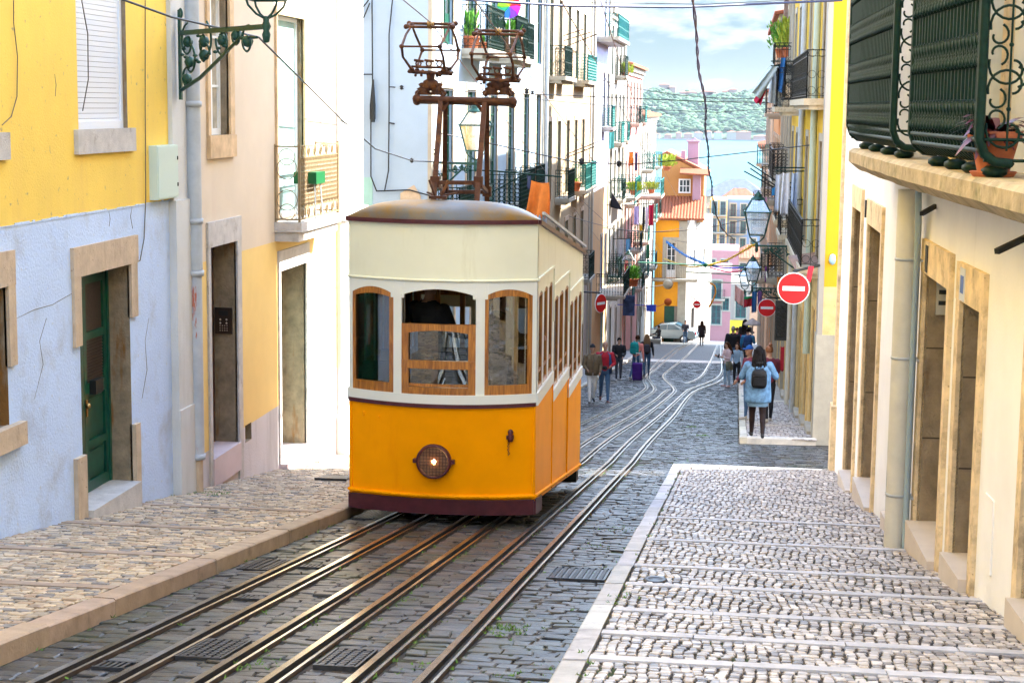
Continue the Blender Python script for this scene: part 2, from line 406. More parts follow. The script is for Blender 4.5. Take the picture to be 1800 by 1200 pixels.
# band positions (transverse flag strips) from the photograph
bandR = [ong(u, v, .1).y for u, v in [(985, 1168+20), (1015, 1085+20), (1062, 1088-2), (1105, 1030), (1120, 990), (1137, 960), (1160, 910), (1172, 886)]]
bandR = sorted(set([round(b, 2) for b in bandR]))
bandR = [7.0, 8.55, 9.55, 10.45, 11.45, 12.75, 13.9, 15.9, 18.1]
bandL = [ong(u, v, .12).y for u, v in [(214, 1033), (373, 979), (486, 934), (560, 899)]]
bandL = [7.4]+[round(b, 2) for b in bandL]
def pavement(name, xa, xb, y0, y1, bands, wx, wy, dz, pal, m, bed, bandm, wave=0, diag=False, bw=.13):
    """xa/xb: functions of y; stones laid in rows or wavy columns between flag bands"""
    tiled_ground(name, 0, 0, y0, y1, dz-.012, bed, xl=xa, xr=xb, nx=5)
    cells = []
    ed = [y0]+[b for b in bands if y0 < b < y1]+[y1]
    for a, b in zip(ed[:-1], ed[1:]):
        a2 = a+(bw/2 if a != y0 else 0); b2 = b-(bw/2 if b != y1 else 0)
        if wave:
            X0, X1 = xa((a2+b2)/2)+.01, max(xb(a2), xb(b2))-.005; nc = int((X1-X0)/wx); ph = random.uniform(0, 6)
            for c_ in range(nc+1):
                x = X0+(X1-X0)*(c_+.5)/(nc+1); ww = (X1-X0)/(nc+1); y = a2-random.uniform(0, .03)
                while y < b2-.03:
                    dd_ = wy*random.uniform(.62, 1.15)
                    if b2-y-dd_ < .04: dd_ = b2-y
                    yc = y+dd_/2; fx_ = min(1, (c_)/2., (nc-c_)/2.)
                    cells.append((x+fx_*(wave*math.sin(yc*5.2+ph+c_*.35)*.35+wave*.18*math.sin(yc*13+c_)), yc, ww*.97, dd_)); y += dd_
            continue
        nr = max(1, int(round((b2-a2)/wy))); dy = (b2-a2)/nr
        for i in range(nr):
            y = a2+dy*(i+.5); X0, X1 = xa(y)+.01, xb(y)-.005
            x = X0 + random.random()*wx*.5
            while x < X1-.02:
                ww = wx*random.uniform(.8, 1.25)
                if x+ww > X1: ww = X1-x
                if ww > .03: cells.append((x+ww/2+.012*math.sin(y*9+a*5), y+random.uniform(-.004, .004), ww, dy*random.uniform(.94, 1.02)))
                x += ww
    if diag:
        pass
    cobbles(name+'_stones', np.array(cells), .010, .0055, pal, m, jit=.005, tilt=.0025, height=dz)
    mb = MB()
    for b in bands:
        if not y0 < b < y1: continue
        x = xa(b)
        while x < xb(b)-.03:
            ww = min(random.uniform(.45, .95), xb(b)-x); c = random.uniform(.9, 1.08)
            z0 = G(b)+dz+.008+random.uniform(-.003, .003)
            mb.add([(x+.004, b-bw/2, z0+SL*bw/2), (x+ww-.004, b-bw/2, z0+SL*bw/2), (x+ww-.004, b+bw/2, z0-SL*bw/2), (x+.004, b+bw/2, z0-SL*bw/2),
                    (x+.004, b-bw/2, z0-.04), (x+ww-.004, b-bw/2, z0-.04), (x+ww-.004, b+bw/2, z0-.08), (x+.004, b+bw/2, z0-.08)],
                   [(0, 1, 2, 3), (0, 4, 5, 1), (2, 6, 7, 3), (1, 5, 6, 2), (3, 7, 4, 0)], 0, col=(c, c, c*1.0))
            x += ww
    o = mb.build(name+'_bands', bandm); o['kind'] = 'structure'
palR = [(.40, .36, .345), (.48, .435, .42), (.31, .28, .27), (.54, .485, .455), (.19, .17, .17), (.44, .375, .325)]
palL = [(.42, .325, .22), (.48, .37, .25), (.34, .275, .20), (.54, .42, .28), (.20, .18, .165), (.40, .28, .18)]
pavement('pavement_right', lambda y: XKR+.155, lambda y: XWR(y)+.02, 5.5, 27.05, bandR, .068, .080, .10, palR, m_st_pr, m_bed, m_kR, wave=.05, bw=.14)
pavement('pavement_left', lambda y: XWL-.05, lambda y: XKL-.165, 6.5, 28.5, bandL, .100, .076, .12, palL, m_st_pl, m_bed2, m_kL, bw=.15)
# far pavement pieces on the right (kerb at x = .1) and on the left
kerb_piece('kerb', [(.12, 33.4), (.12, 47.8)], m=m_kF, h=.12, side=-1)
kerb_piece('kerb', [(.12, 33.4), (XWR(34), 33.6)], m=m_kF, h=.12, side=1)
pavement('pavement_rear', lambda y: .26, lambda y: XWR(y)+.02, 33.56, 47.8, [37.5], .09, .10, .12, palR, m_st_pr, m_bed, m_kF, wave=.04)
kerb_piece('kerb', [(.12, 47.8), (.12, 122)], m=m_kF, h=.10, side=-1)
tiled_ground('pavement_rear', .2, 1.6, 47.8, 122, .10, m_pavef, nx=4)
kerb_piece('kerb', [(.12, 47.75), (1.6, 47.75)], m=m_kF, h=.125, side=1)
kerb_piece('kerb', [(-4.75, 33.6), (-4.9, 60), (-5.1, 92)], m=m_kF, h=.08, side=1)
kerb_piece('kerb', [(-6.3, 33.6), (-4.75, 33.6)], m=m_kF, h=.08, side=1)
tiled_ground('pavement_rear', -6.4, -4.9, 33.6, 92, .08, m_pavef, nx=4, xr=lambda y: float(np.interp(y, [33, 60, 92], [-4.88, -5.03, -5.23])), xl=lambda y: -6.4)
fl = MB(); z_ = [G(y)+.012 for y in (80.5, 83.5)]
fl.add([(-5, 80.5, z_[0]), (.1, 80.5, z_[0]), (.1, 83.5, z_[1]), (-5, 83.5, z_[1])], [(0, 1, 2, 3)], col=(1, 1, 1))  # band of sunlight across the road, laid in as a pale strip
o = fl.build('painted_sun_stripe', m_kF); o['kind'] = 'structure'

# ------------- road stones between the rails
RAILX = [-3.65, -3.28, -2.84, -2.48, -2.03, -1.66]
cells = []
y = 5.4
while y < ROADY:
    rowd = random.uniform(.095, .135)
    edges = [XKL-(0 if y < 28.6 else .7)]+RAILX+[XKR if y < 27.3 else .1]
    for k in range(len(edges)-1):
        a = edges[k]+(.075 if k else .02); b = edges[k+1]-(.075 if k < len(edges)-2 else .02)
        if y > 29: a, b = edges[k], edges[k+1]
        x = a
        while x < b-.03:
            ww = random.uniform(.11, .23)
            if b-x-ww < .06: ww = b-x
            if x+ww > b: ww = b-x
            cells.append((x+ww/2, y+rowd/2+.02*math.sin(x*2.2)+random.uniform(-.006, .006), ww, rowd)); x += ww
    y += rowd
for (xa_, xb_, y0_, y1_) in ((XKR, 3.0, 27.42, 33.2), (-5.0, .1, ROADY, 82)):
    y = y0_
    while y < y1_:
        rowd = random.uniform(.10, .14)*(1 if y0_ < 40 else 1.25); x = xa_
        while x < xb_-.04:
            ww = min(random.uniform(.12, .25), xb_-x); cells.append((x+ww/2, y+rowd/2+.03*math.sin(x*1.9), ww, rowd)); x += ww
        y += rowd
# left margin beyond 28.6 (open to the side street)
cobbles('road_stones', np.array(cells), .014, .002, [(.042, .042, .046), (.030, .031, .035), (.054, .054, .058), (.020, .021, .024), (.043, .039, .033), (.034, .029, .024), (.070, .068, .070)], m_st_road, jit=.008, tilt=.005)

# ------------- rails
m_steel = mat('polished rail steel', (.38, .34, .28), .27, 1.0, var=.25, vscale=9, stain=(.30, .20, .12), stain_scale=2.5, stain_pos=(.56, .8))
m_groove = mat('rail groove', (.018, .014, .012), .8)
m_rust = mat('rusty rail flank', (.05, .03, .02), .7, var=.3, vscale=12)
def smooth_path(pts, step=.5):
    P = [Vector(p) for p in pts]; out = []
    for i in range(len(P)-1):
        p0 = P[max(i-1, 0)]; p1 = P[i]; p2 = P[i+1]; p3 = P[min(i+2, len(P)-1)]
        n = max(2, int((p2-p1).length/step))
        for j in range(n):
            t = j/n; out.append(.5*((2*p1)+(p2-p0)*t+(2*p0-5*p1+4*p2-p3)*t*t+(3*p1-p0-3*p2+p3)*t**3))
    out.append(P[-1]); return out
def rail_mesh(name, path, parent):
    prof = [(-.062, -.02, 2), (-.058, .010, 0), (-.012, .012, 1), (-.010, -.028, 1), (.034, -.028, 1), (.036, .008, 0), (.054, .006, 2), (.056, -.02, 2)]
    mi = [2, 0, 1, 1, 1, 0, 2]
    mb = MB(); vs = []; k = len(prof)
    for i, p in enumerate(path):
        d = (path[min(i+1, len(path)-1)]-path[max(i-1, 0)]).normalized(); nn = Vector((d.y, -d.x))
        for (a, z, _) in prof: vs.append((p.x+nn.x*a, p.y+nn.y*a, G(p.y)+.014+z))
    o = len(mb.v); mb.v += vs
    for i in range(len(path)-1):
        for j in range(k-1):
            mb.f.append((i*k+j, i*k+j+1, (i+1)*k+j+1, (i+1)*k+j)); mb.m.append(mi[j]); mb.sm.append(False); mb.c.append(None)
    return mb.build(name, [m_steel, m_groove, m_rust], parent)
def img(pts): 
    r = []
    for u, v in pts: p = ong(u, v); r.append((p.x, p.y))
    return r
RP = [
 [(-3.65, 4.5), (-3.65, 15), (-3.65, 30)] + img([(1045, 735), (1100, 705), (1133, 687), (1138, 680), (1132, 671), (1145, 650), (1158, 636), (1187, 614), (1210, 604.5)]),
 [(-3.28, 4.5), (-3.28, 15), (-3.28, 30)] + img([(1075, 735), (1120, 708), (1145, 693), (1152, 686), (1150, 680), (1139, 664), (1150, 652), (1185, 622), (1202, 610), (1218, 604)]),
 [(-2.84, 4.5), (-2.84, 15), (-2.84, 30)] + img([(1107, 735), (1140, 713), (1157, 701), (1168, 690), (1176, 685)]),
 [(-2.48, 4.5), (-2.48, 15), (-2.48, 30)] + img([(1130, 735), (1160, 712), (1177, 698), (1187, 689), (1186, 683), (1168, 666), (1168, 658), (1180, 648), (1208, 625), (1222, 611), (1228, 604)]),
 [(-2.03, 4.5), (-2.03, 15), (-2.03, 30)] + img([(1157, 735), (1183, 711), (1200, 695), (1211, 685), (1235, 677), (1260, 666), (1269, 655), (1270, 642), (1268, 625), (1267, 608)]),
 [(-1.66, 4.5), (-1.66, 15), (-1.66, 30)] + img([(1183, 735), (1198, 714), (1208, 701), (1219, 690), (1236, 682), (1262, 673), (1275, 662), (1277, 648), (1274, 628), (1272, 610)]),
]
trk = [thing('tram_track', 'pair of grooved steel rails with cable slot running under the yellow tram', 'tram track', (0, 0, 0)),
       thing('tram_track', 'empty pair of grooved steel rails with cable slot beside the right hand kerb', 'tram track', (0, 0, 0))]
for i, p in enumerate(RP):
    P_ = smooth_path(p)
    for _ in range(14): P_ = [P_[0]]+[(P_[k-1]+P_[k]*2+P_[k+1])/4 for k in range(1, len(P_)-1)]+[P_[-1]]
    rail_mesh('slot_rail' if i in (1, 4) else 'rail', P_, trk[i//3])
rail_mesh('rail', smooth_path(img([(1205, 675), (1222, 669), (1234, 661), (1243, 648), (1253, 628), (1262, 606)])), trk[1])
# iron plates, drain grates
m_iron = mat('cast iron', (.06, .06, .065), .45, .6, var=.3, vscale=20)
def grate(x0, x1, y0, y1, kind, label, dz=0.017, grp=None):
    mb = MB(); z = lambda y: G(y)+dz
    def slab(a, b, c, d, e):
        mb.add([(a, c, z(c)+e), (b, c, z(c)+e), (b, d, z(d)+e), (a, d, z(d)+e), (a, c, z(c)-.03), (b, c, z(c)-.03), (b, d, z(d)-.03), (a, d, z(d)-.03)], [(0, 1, 2, 3), (0, 4, 5, 1), (2, 6, 7, 3), (1, 5, 6, 2), (3, 7, 4, 0)])
    if kind == 'bars':
        n = max(3, int((x1-x0)/.035))
        for i in range(n): a = x0+(x1-x0)*i/n; slab(a, a+(x1-x0)/n*.55, y0, y1, .0)
        slab(x0-.01, x1+.01, y0-.015, y0, .002); slab(x0-.01, x1+.01, y1, y1+.015, .002)
    else:
        nx, ny = max(3, int((x1-x0)/.05)), max(3, int((y1-y0)/.05))
        slab(x0, x1, y0, y1, -.006)
        for i in range(nx):
            for j in range(ny):
                cx = x0+(x1-x0)*(i+.5)/nx; cy = y0+(y1-y0)*(j+.5)/ny; slab(cx-.017, cx+.017, cy-.017, cy+.017, .004)
        for a, b, c, d in ((x0-.015, x0, y0, y1), (x1, x1+.015, y0, y1), (x0-.015, x1+.015, y0-.015, y0), (x0-.015, x1+.015, y1, y1+.015)): slab(a, b, c, d, .004)
    o = mb.build('drain_cover', m_iron); tag(o, label, 'drain cover', grp); return o
p = ong(1010, 1013); grate(-1.47, -1.02, p.y-.25, p.y+.45, 'dots', 'square studded iron drain cover between the right rail and the right kerb')
p = ong(655, 912); grate(-4.02, -3.72, p.y-.1, p.y+1.0, 'bars', 'long iron slotted grate beside left kerb just before the tram')
p = ong(395, 1150); grate(-3.2, -2.95, p.y-.2, p.y+.4, 'dots', 'studded iron plate between the first two left rails near the bottom edge')
p = ong(630, 1165); grate(-2.36, -2.13, p.y-.2, p.y+.35, 'dots', 'studded iron plate between the two tracks at the bottom of the street')
p = ong(425, 995); grate(-3.98, -3.75, p.y-.25, p.y+.4, 'dots', 'small studded iron plate next to the left kerb beside the first rail')
for (u, v, lab) in [(560, 1000, 'small slotted iron insert beside the cable slot, nearest the tram'), (440, 1055, 'small slotted iron insert beside the cable slot, between the other two in its row'), (220, 1178, 'small slotted iron insert beside the cable slot, nearest the bottom left corner')]:
    p = ong(u, v); grate(-3.55, -3.37, p.y, p.y+.16, 'bars', lab, grp='slotted inserts along the left track')
mb = MB(); p = ong(1152, 1020, .1); 
mb.lathe([(0, .012), (.05, .012), (.055, .016), (.09, .016), (.10, .0)], (p.x, p.y, G(p.y)+.10), 20)
tag(mb.build('drain_cover', m_iron), 'small round iron cap set in the right pavement', 'drain cover')
for (x0_, x1_, u, v, lab) in [(-5.3, -4.9, 480, 838, 'iron grid set in the left pavement near the cream house doorway')]:
    p = ong(u, v, .12); grate(x0_, x1_, p.y-.2, p.y+.4, 'bars', lab, dz=.15)
# grass tufts growing in the joints
gb = MB()
spots = []
for (u, v, n) in [(890, 1108, 60), (1058, 1075, 26), (1085, 930, 20), (450, 1168, 14), (540, 1090, 14), (1000, 1180, 14), (745, 1180, 14), (700, 1060, 8), (1235, 765, 30), (1215, 750, 30), (1040, 1005, 10), (930, 1190, 16), (385, 885, 24), (400, 815, 16), (330, 884, 18), (1050, 960, 10)]:
    off = .1 if v > 1e9 else 0
    p = ong(u, v)
    for i in range(n):
        spots.append((p.x+random.gauss(0, .09), p.y+random.gauss(0, .16)))
for i in range(420):
    k = random.choice([XKL+.04, XKR-.03]+[r+.08 for r in RAILX]+[XKR+.17]); spots.append((k+random.gauss(0, .015), random.uniform(6, 30)))
for x, y in spots:
    h0 = (.12 if x < XKL-.1 or XKR+.1 < x and y < 27 else 0)
    for b in range(4):
        a = random.uniform(0, 6.28); hgt = random.uniform(.008, .026); wd = .006; bx, by = x+random.gauss(0, .012), y+random.gauss(0, .012); z = G(by)+h0+.0
        gb.add([(bx-wd*math.cos(a), by-wd*math.sin(a), z), (bx+wd*math.cos(a), by+wd*math.sin(a), z), (bx+.02*math.sin(a), by+.02*math.cos(a), z+hgt)], [(0, 1, 2)])
tag(gb.build('grass', mat('moss green grass', (.10, .20, .03), .8, var=.3, vscale=20)), 'small green tufts of grass and moss in the joints of the street', 'grass', kind='stuff')
# ================================================================== BUILDING TOOLS
class Frame:
    """a vertical facade plane: s along it (+y-ish), z up, d towards the street"""
    def __init__(s, p0, p1, side):
        s.o = Vector((p0[0], p0[1], 0)); t = Vector((p1[0]-p0[0], p1[1]-p0[1], 0)); s.len = t.length; s.t = t.normalized(); s.side = side
        s.n = Vector((s.t.y, -s.t.x, 0)) if side > 0 else Vector((-s.t.y, s.t.x, 0))
    def P(s, a, z, d=0): return s.o+s.t*a+s.n*d+Vector((0, 0, z))
    def px(s, u, v, d=0):
        r = ray(u, v); k = ((s.o+s.n*d).dot(s.n))/r.dot(s.n); p = r*k; return (p-s.o).dot(s.t), p.z
    def box(s, mb, a0, a1, z0, z1, d0, d1, mi=0):
        o = s.P(a0, z0, d0); ax = s.t*(a1-a0); az = Vector((0, 0, z1-z0)); ad = s.n*(d1-d0)
        vs = [o+az*c+ad*b+ax*a for c in (0, 1) for b in (0, 1) for a in (0, 1)]
        fs = [(0, 2, 3, 1), (4, 5, 7, 6), (0, 1, 5, 4), (2, 6, 7, 3), (0, 4, 6, 2), (1, 3, 7, 5)]
        if s.side > 0: fs = [f[::-1] for f in fs]
        mb.add(vs, fs, mi); return mb
    def quad(s, mb, pts, mi=0, flip=False):
        vs = [s.P(*p) for p in pts]; f = (0, 1, 2, 3)
        if (s.side > 0) != flip: f = f[::-1]
        mb.add(vs, [f], mi)
def FL(y0, y1, x=XWL): return Frame((x, y0), (x, y1), 1)
def wall_with_openings(fr, a0, a1, z0, z1, ops, depth, back, levels=(), mi_of=None, name='wall', mats=None, parent=None, ground=None, jamb_mi=None, roof=True, sbreaks=()):
    """solid block: front face with recessed openings (reveals as deep as each opening says), ends, back and top"""
    mb = MB(); S_ = sorted(set([a0, a1]+list(sbreaks)+[o[0] for o in ops]+[o[1] for o in ops])); Z = sorted(set([z0, z1]+list(levels)+[o[2] for o in ops]+[o[3] for o in ops]))
    S_ = [s for s in S_ if a0-1e-6 <= s <= a1+1e-6]; Z = [z for z in Z if z0-1e-6 <= z <= z1+1e-6]
    mo = mi_of or (lambda s, z: 0)
    for i in range(len(S_)-1):
        for j in range(len(Z)-1):
            sc, zc = (S_[i]+S_[i+1])/2, (Z[j]+Z[j+1])/2
            if any(o[0] < sc < o[1] and o[2] < zc < o[3] for o in ops): continue
            fr.quad(mb, [(S_[i], Z[j], 0), (S_[i], Z[j+1], 0), (S_[i+1], Z[j+1], 0), (S_[i+1], Z[j], 0)], mo(sc, zc))
    for o in ops:
        b0, b1, c0, c1 = max(o[0], a0), min(o[1], a1), max(o[2], z0), min(o[3], z1); dp = -(o[4] if len(o) > 4 else depth); jm = (jamb_mi if jamb_mi is not None else 0)
        fr.quad(mb, [(b0, c0, 0), (b0, c0, dp), (b0, c1, dp), (b0, c1, 0)], jm, True)
        fr.quad(mb, [(b1, c0, 0), (b1, c0, dp), (b1, c1, dp), (b1, c1, 0)], jm)
        fr.quad(mb, [(b0, c1, 0), (b0, c1, dp), (b1, c1, dp), (b1, c1, 0)], jm, True)
        fr.quad(mb, [(b0, c0, 0), (b0, c0, dp), (b1, c0, dp), (b1, c0, 0)], jm)
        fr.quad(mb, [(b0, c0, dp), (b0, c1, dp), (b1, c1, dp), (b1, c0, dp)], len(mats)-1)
    e = mo(a0, (z0+z1)/2)
    Zl = sorted(set([z0, z1]+[z for z in levels if z0 < z < z1]))
    for za, zb in zip(Zl[:-1], Zl[1:]):
        fr.quad(mb, [(a0, za, 0), (a0, za, -back), (a0, zb, -back), (a0, zb, 0)], mo(a0+.001, (za+zb)/2))
        fr.quad(mb, [(a1, za, 0), (a1, za, -back), (a1, zb, -back), (a1, zb, 0)], mo(a1-.001, (za+zb)/2), True)
    fr.quad(mb, [(a0, z0, -back), (a0, z1, -back), (a1, z1, -back), (a1, z0, -back)], e, True)
    if roof: fr.quad(mb, [(a0, z1, 0), (a0, z1, -back), (a1, z1, -back), (a1, z1, 0)], e)
    return mb.build(name, mats, parent)

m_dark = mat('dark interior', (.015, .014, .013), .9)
m_glass = mat('window glass', (.06, .075, .08), .06, spec=.8, var=.3, vscale=3)
m_curtain = mat('white curtain', (.62, .62, .58), .9, var=.1)
m_whitepaint = mat('white painted frame', (.78, .79, .78), .35)
m_greenpaint = mat('green painted wood', (.004, .065, .04), .35, var=.25, vscale=9, coat=.2)
m_teal = mat('teal painted iron', (.008, .14, .12), .45, var=.2, vscale=15)
m_dgreen = mat('dark green iron', (.004, .022, .016), .5, spec=.2, var=.3, vscale=25, bump=.2)
m_ironblk = mat('black iron', (.012, .014, .014), .5, var=.2)
m_stone = mat('ochre limestone', (.50, .42, .30), .8, var=.2, vscale=5, stain=(.24, .19, .12), stain_scale=5, stain_pos=(.54, .72), bump=.5, bscale=30, fine=((.20, .15, .09), 30))
m_stoneL = mat('warm limestone', (.52, .40, .28), .8, var=.15, vscale=5, stain=(.32, .24, .16), stain_scale=4, stain_pos=(.52, .74), bump=.5, bscale=30, fine=((.25, .17, .10), 34), streak=True)
m_stoneG = mat('grey limestone', (.50, .47, .44), .8, var=.15, vscale=6, stain=(.28, .24, .20), stain_scale=5, stain_pos=(.55, .75), bump=.6, bscale=60, fine=((.30, .27, .24), 60))
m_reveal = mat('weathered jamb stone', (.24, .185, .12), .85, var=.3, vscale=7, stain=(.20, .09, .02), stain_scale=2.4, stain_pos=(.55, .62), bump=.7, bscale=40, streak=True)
m_lilac = mat('lilac plaster', (.46, .47, .66), .85, var=.05)
m_zinc = mat('grey painted pipe', (.40, .43, .46), .5, var=.15, vscale=4)
m_terr = mat('terracotta tile', (.26, .075, .03), .8, var=.35, vscale=10, bump=.4)

def window(parent, fr, a0, a1, z0, z1, dp, fm, kind='casement', sur=None, sw=.12, sill=None, curtain=False, name='window', pane_m=None):
    """frame and panes set dp behind the wall face; optional stone surround (proud of it) and sill"""
    mb = MB(); w = min(.055, (a1-a0)*.12); d0, d1 = -dp+.004, -dp+.05
    fr.box(mb, a0, a0+w, z0, z1, d0, d1); fr.box(mb, a1-w, a1, z0, z1, d0, d1); fr.box(mb, a0+w, a1-w, z1-w, z1, d0, d1); fr.box(mb, a0+w, a1-w, z0, z0+w*1.4, d0, d1)
    m = (a0+a1)/2; pan = MB()
    if kind in ('casement', 'french'):
        fr.box(mb, m-w*.6, m+w*.6, z0+w, z1-w, d0, d1+.01)
        nr = 3 if kind == 'casement' else 4
        zz = z0+(.0 if kind == 'casement' else (z1-z0)*.22)
        if kind == 'french': fr.box(mb, a0+w, a1-w, z0+w, zz, d0+.005, d1-.012)
        for i in range(1, nr): h = zz+(z1-zz)*i/nr; fr.box(mb, a0+w, a1-w, h-.015, h+.015, d0, d1-.008)
    if kind == 'shutter':
        n = int((z1-z0)/.05)
        for i in range(n):
            za = z0+(z1-z0)*i/n; fr.box(mb, a0+w, a1-w, za+.004, za+(z1-z0)/n, d0, d0+.02+.006)
    else: fr.box(pan, a0+w*.5, a1-w*.5, z0+w, z1-w*.5, d0+.004, d0+.015)
    f = mb.build(name, fm, parent)
    if pan.v: pan.build('pane', pane_m or (m_curtain if curtain else m_glass), f)
    if sur:
        s_ = MB(); k = .028
        fr.box(s_, a0-sw, a1+sw, z1, z1+sw*1.2, -.02, k); fr.box(s_, a0-sw, a0, z0, z1, -.02, k-.004); fr.box(s_, a1, a1+sw, z0, z1, -.02, k-.004)
        if kind != 'french' and sill is None: fr.box(s_, a0-sw*1.3, a1+sw*1.3, z0-.14, z0, -.02, k+.03)
        s_.build('surround', sur, parent)
    if sill is not None:
        s_ = MB(); fr.box(s_, a0-sw, a1+sw, z0-.16, z0, -.02, .06); s_.build('sill', sill, parent)
    return f
def railing(mb, pts, z0, h, sp=.11, r=.009, style='scroll', mi=0):
    """iron railing along a 3D polyline of plan points"""
    for a, b in zip(pts[:-1], pts[1:]):
        a, b = Vector(a), Vector(b); L_ = (b-a).length
        if L_ < .01: continue
        d = (b-a)/L_; up = Vector((0, 0, 1))
        mb.bar(a+up*(z0+h), b+up*(z0+h), .035, .02, mi); mb.bar(a+up*(z0+.06), b+up*(z0+.06), .02, .015, mi); mb.bar(a+up*(z0+h-.12), b+up*(z0+h-.12), .014, .012, mi)
        n = max(1, int(L_/sp))
        for i in range(n+1):
            p = a+d*(L_*i/n); mb.bar(p+up*z0, p+up*(z0+h), .014 if 0 < i < n else .024, None, mi)
            if i < n and style == 'scroll':
                q = a+d*(L_*(i+.5)/n); R = L_/n*.42
                for zz in (z0+.16, z0+h-.06-.0, z0+h*.5): mb.ring(q+up*zz, R, .006, d, up, 8, 3, mi)
            if i < n and style == 'dense':
                q = a+d*(L_*(i+.5)/n)
                for k in range(7): mb.ring(q+up*(z0+.14+k*(h-.26)/6.5), L_/n*.45, .008, d, up, 6, 3, mi)
def balcony(parent, fr, a0, a1, z, proj, h=.95, rm=None, sm=None, style='scroll', th=.13, sp=.12):
    sb = MB(); fr.box(sb, a0, a1, z-th, z, 0, proj); fr.box(sb, a0+.04, a1-.04, z-th-.09, z-th, 0, proj*.75)
    s_ = sb.build('balcony', sm or m_stone, parent)
    rb = MB(); e = .05
    railing(rb, [fr.P(a0+e, 0, 0), fr.P(a0+e, 0, proj-e), fr.P(a1-e, 0, proj-e), fr.P(a1-e, 0, 0)], z, h, sp, style=style)
    rb.build('railing', rm or m_dgreen, s_)
    return s_
def plaster(name, col, **k):
    kw = dict(var=.06, vscale=1.2, stain=tuple(c*.72 for c in col), stain_scale=1.5, stain_pos=(.60, .85), bump=.35, bscale=55, streak=True); kw.update(k)
    return mat(name, col, .88, **kw)
def pipe_run(parent, pts, r, m, name='drainpipe', collars=()):
    mb = MB(); mb.tube(pts, r, 14)
    for p in collars: mb.lathe([(r, -.03), (r*1.18, -.03), (r*1.18, .03), (r, .03)], p, 14)
    return mb.build(name, m, parent)

# ================================================================== LEFT 1: yellow house
FR = FL(0, 17.0); f1 = FR
def bx(fr, u0, v0, u1, v1, d=0):
    """pixel rectangle on a facade -> (a0,a1,z0,z1) using its two diagonal corners"""
    a0, z0 = fr.px(u0, v0, d); a1, z1 = fr.px(u1, v1, d); return min(a0, a1), max(a0, a1), min(z0, z1), max(z0, z1)
m_yel = plaster('yellow plaster', (.84, .58, .11), stain=(.76, .50, .12), stain_scale=2.2, stain_pos=(.52, .8), fine=((.38, .30, .14), 14))
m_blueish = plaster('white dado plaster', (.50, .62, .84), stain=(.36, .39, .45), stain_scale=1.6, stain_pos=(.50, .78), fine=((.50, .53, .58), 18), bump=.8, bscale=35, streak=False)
B1 = thing('house', 'yellow house with white lower wall, green door and roller shutter at left edge', 'house', (XWL, 10, G(10)))
aEnd = f1.px(330, 600)[0]
zd = f1.px(300, 352)[1]
doorG = [*bx(f1, 143, 905, 228, 462)]; doorG[2] = f1.px(170, 893)[1]
aL0, _ = f1.px(143, 700); aL1, _ = f1.px(231, 700); zT = f1.px(185, 474)[1]; zB = G(15.2)+.14
doorG = (aL0, aL1, zB, zT, .30)
sh = (f1.px(135, 100)[0], f1.px(222, 100)[0], f1.px(180, 227)[1], f1.px(180, 227)[1]+2.0, .10)
lw = (f1.px(0, 600)[0]-.95, f1.px(12, 600)[0], f1.px(5, 752)[1], f1.px(0, 505)[1], .22)
lw2 = (f1.px(0, 100)[0]-.95, f1.px(0, 100)[0]-.06, sh[2]-.02, sh[3], .10)
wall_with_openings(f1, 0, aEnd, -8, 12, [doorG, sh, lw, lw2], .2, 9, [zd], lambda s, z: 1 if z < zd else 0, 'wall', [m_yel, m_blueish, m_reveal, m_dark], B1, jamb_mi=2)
# dado render stands a little proud, uneven top
mb = MB()
for (u0, v0, u1, v1, d) in [(127, 420, 240, 470, .05)]: pass
# stone surround of the green door: lintel, two upper jamb blocks, two lower blocks
lint = (f1.px(127, 600)[0], f1.px(241, 600)[0]); zl1 = f1.px(127, 440)[1]
f1.box(mb, lint[0], lint[1], zT, zT+.285, -.02, .035)
f1.box(mb, f1.px(128, 600)[0], aL0, zT-.66, zT+.0, -.02, .03); f1.box(mb, aL1, lint[1]-.02, zT-.56, zT+.0, -.02, .03)
mb.build('surround', m_stoneL, B1); mb = MB(); f1.box(mb, f1.px(130, 850)[0], aL0, zB-.45, zB+.56, -.02, .045); mb.build('base_block', m_stoneL, B1); mb = MB(); f1.box(mb, aL1, aL1+.14, zB-.5, zB+.6, -.02, .045)
mb.build('base_block', m_stoneL, B1); mb = MB()
f1.box(mb, lw[1], lw[1]+.15, lw[3]-.7, lw[3]+.0, -.02, .03); f1.box(mb, lw[0]-.15, lw[1]+.15, lw[3], lw[3]+.30, -.02, .034); f1.box(mb, lw[0]-.2, lw[1]+.22, lw[2]-.2, lw[2]+.003, -.02, .07)
mb.build('surround', m_stoneL, B1)
mb = MB(); f1.box(mb, sh[0]-.12, sh[1]+.12, sh[2]-.23, sh[2]+.003, -.02, .045); mb.build('sill', m_stoneG, B1); mb = MB(); f1.box(mb, lw2[0]-.12, lw2[1]+.12, sh[2]-.23, sh[2], -.02, .045); mb.build('sill', m_stoneG, B1)
mb = MB(); f1.box(mb, aL0+.01, aL1-.01, zB-.3, zB+.006, -.31, .10); mb.build('threshold', m_stoneG, B1)
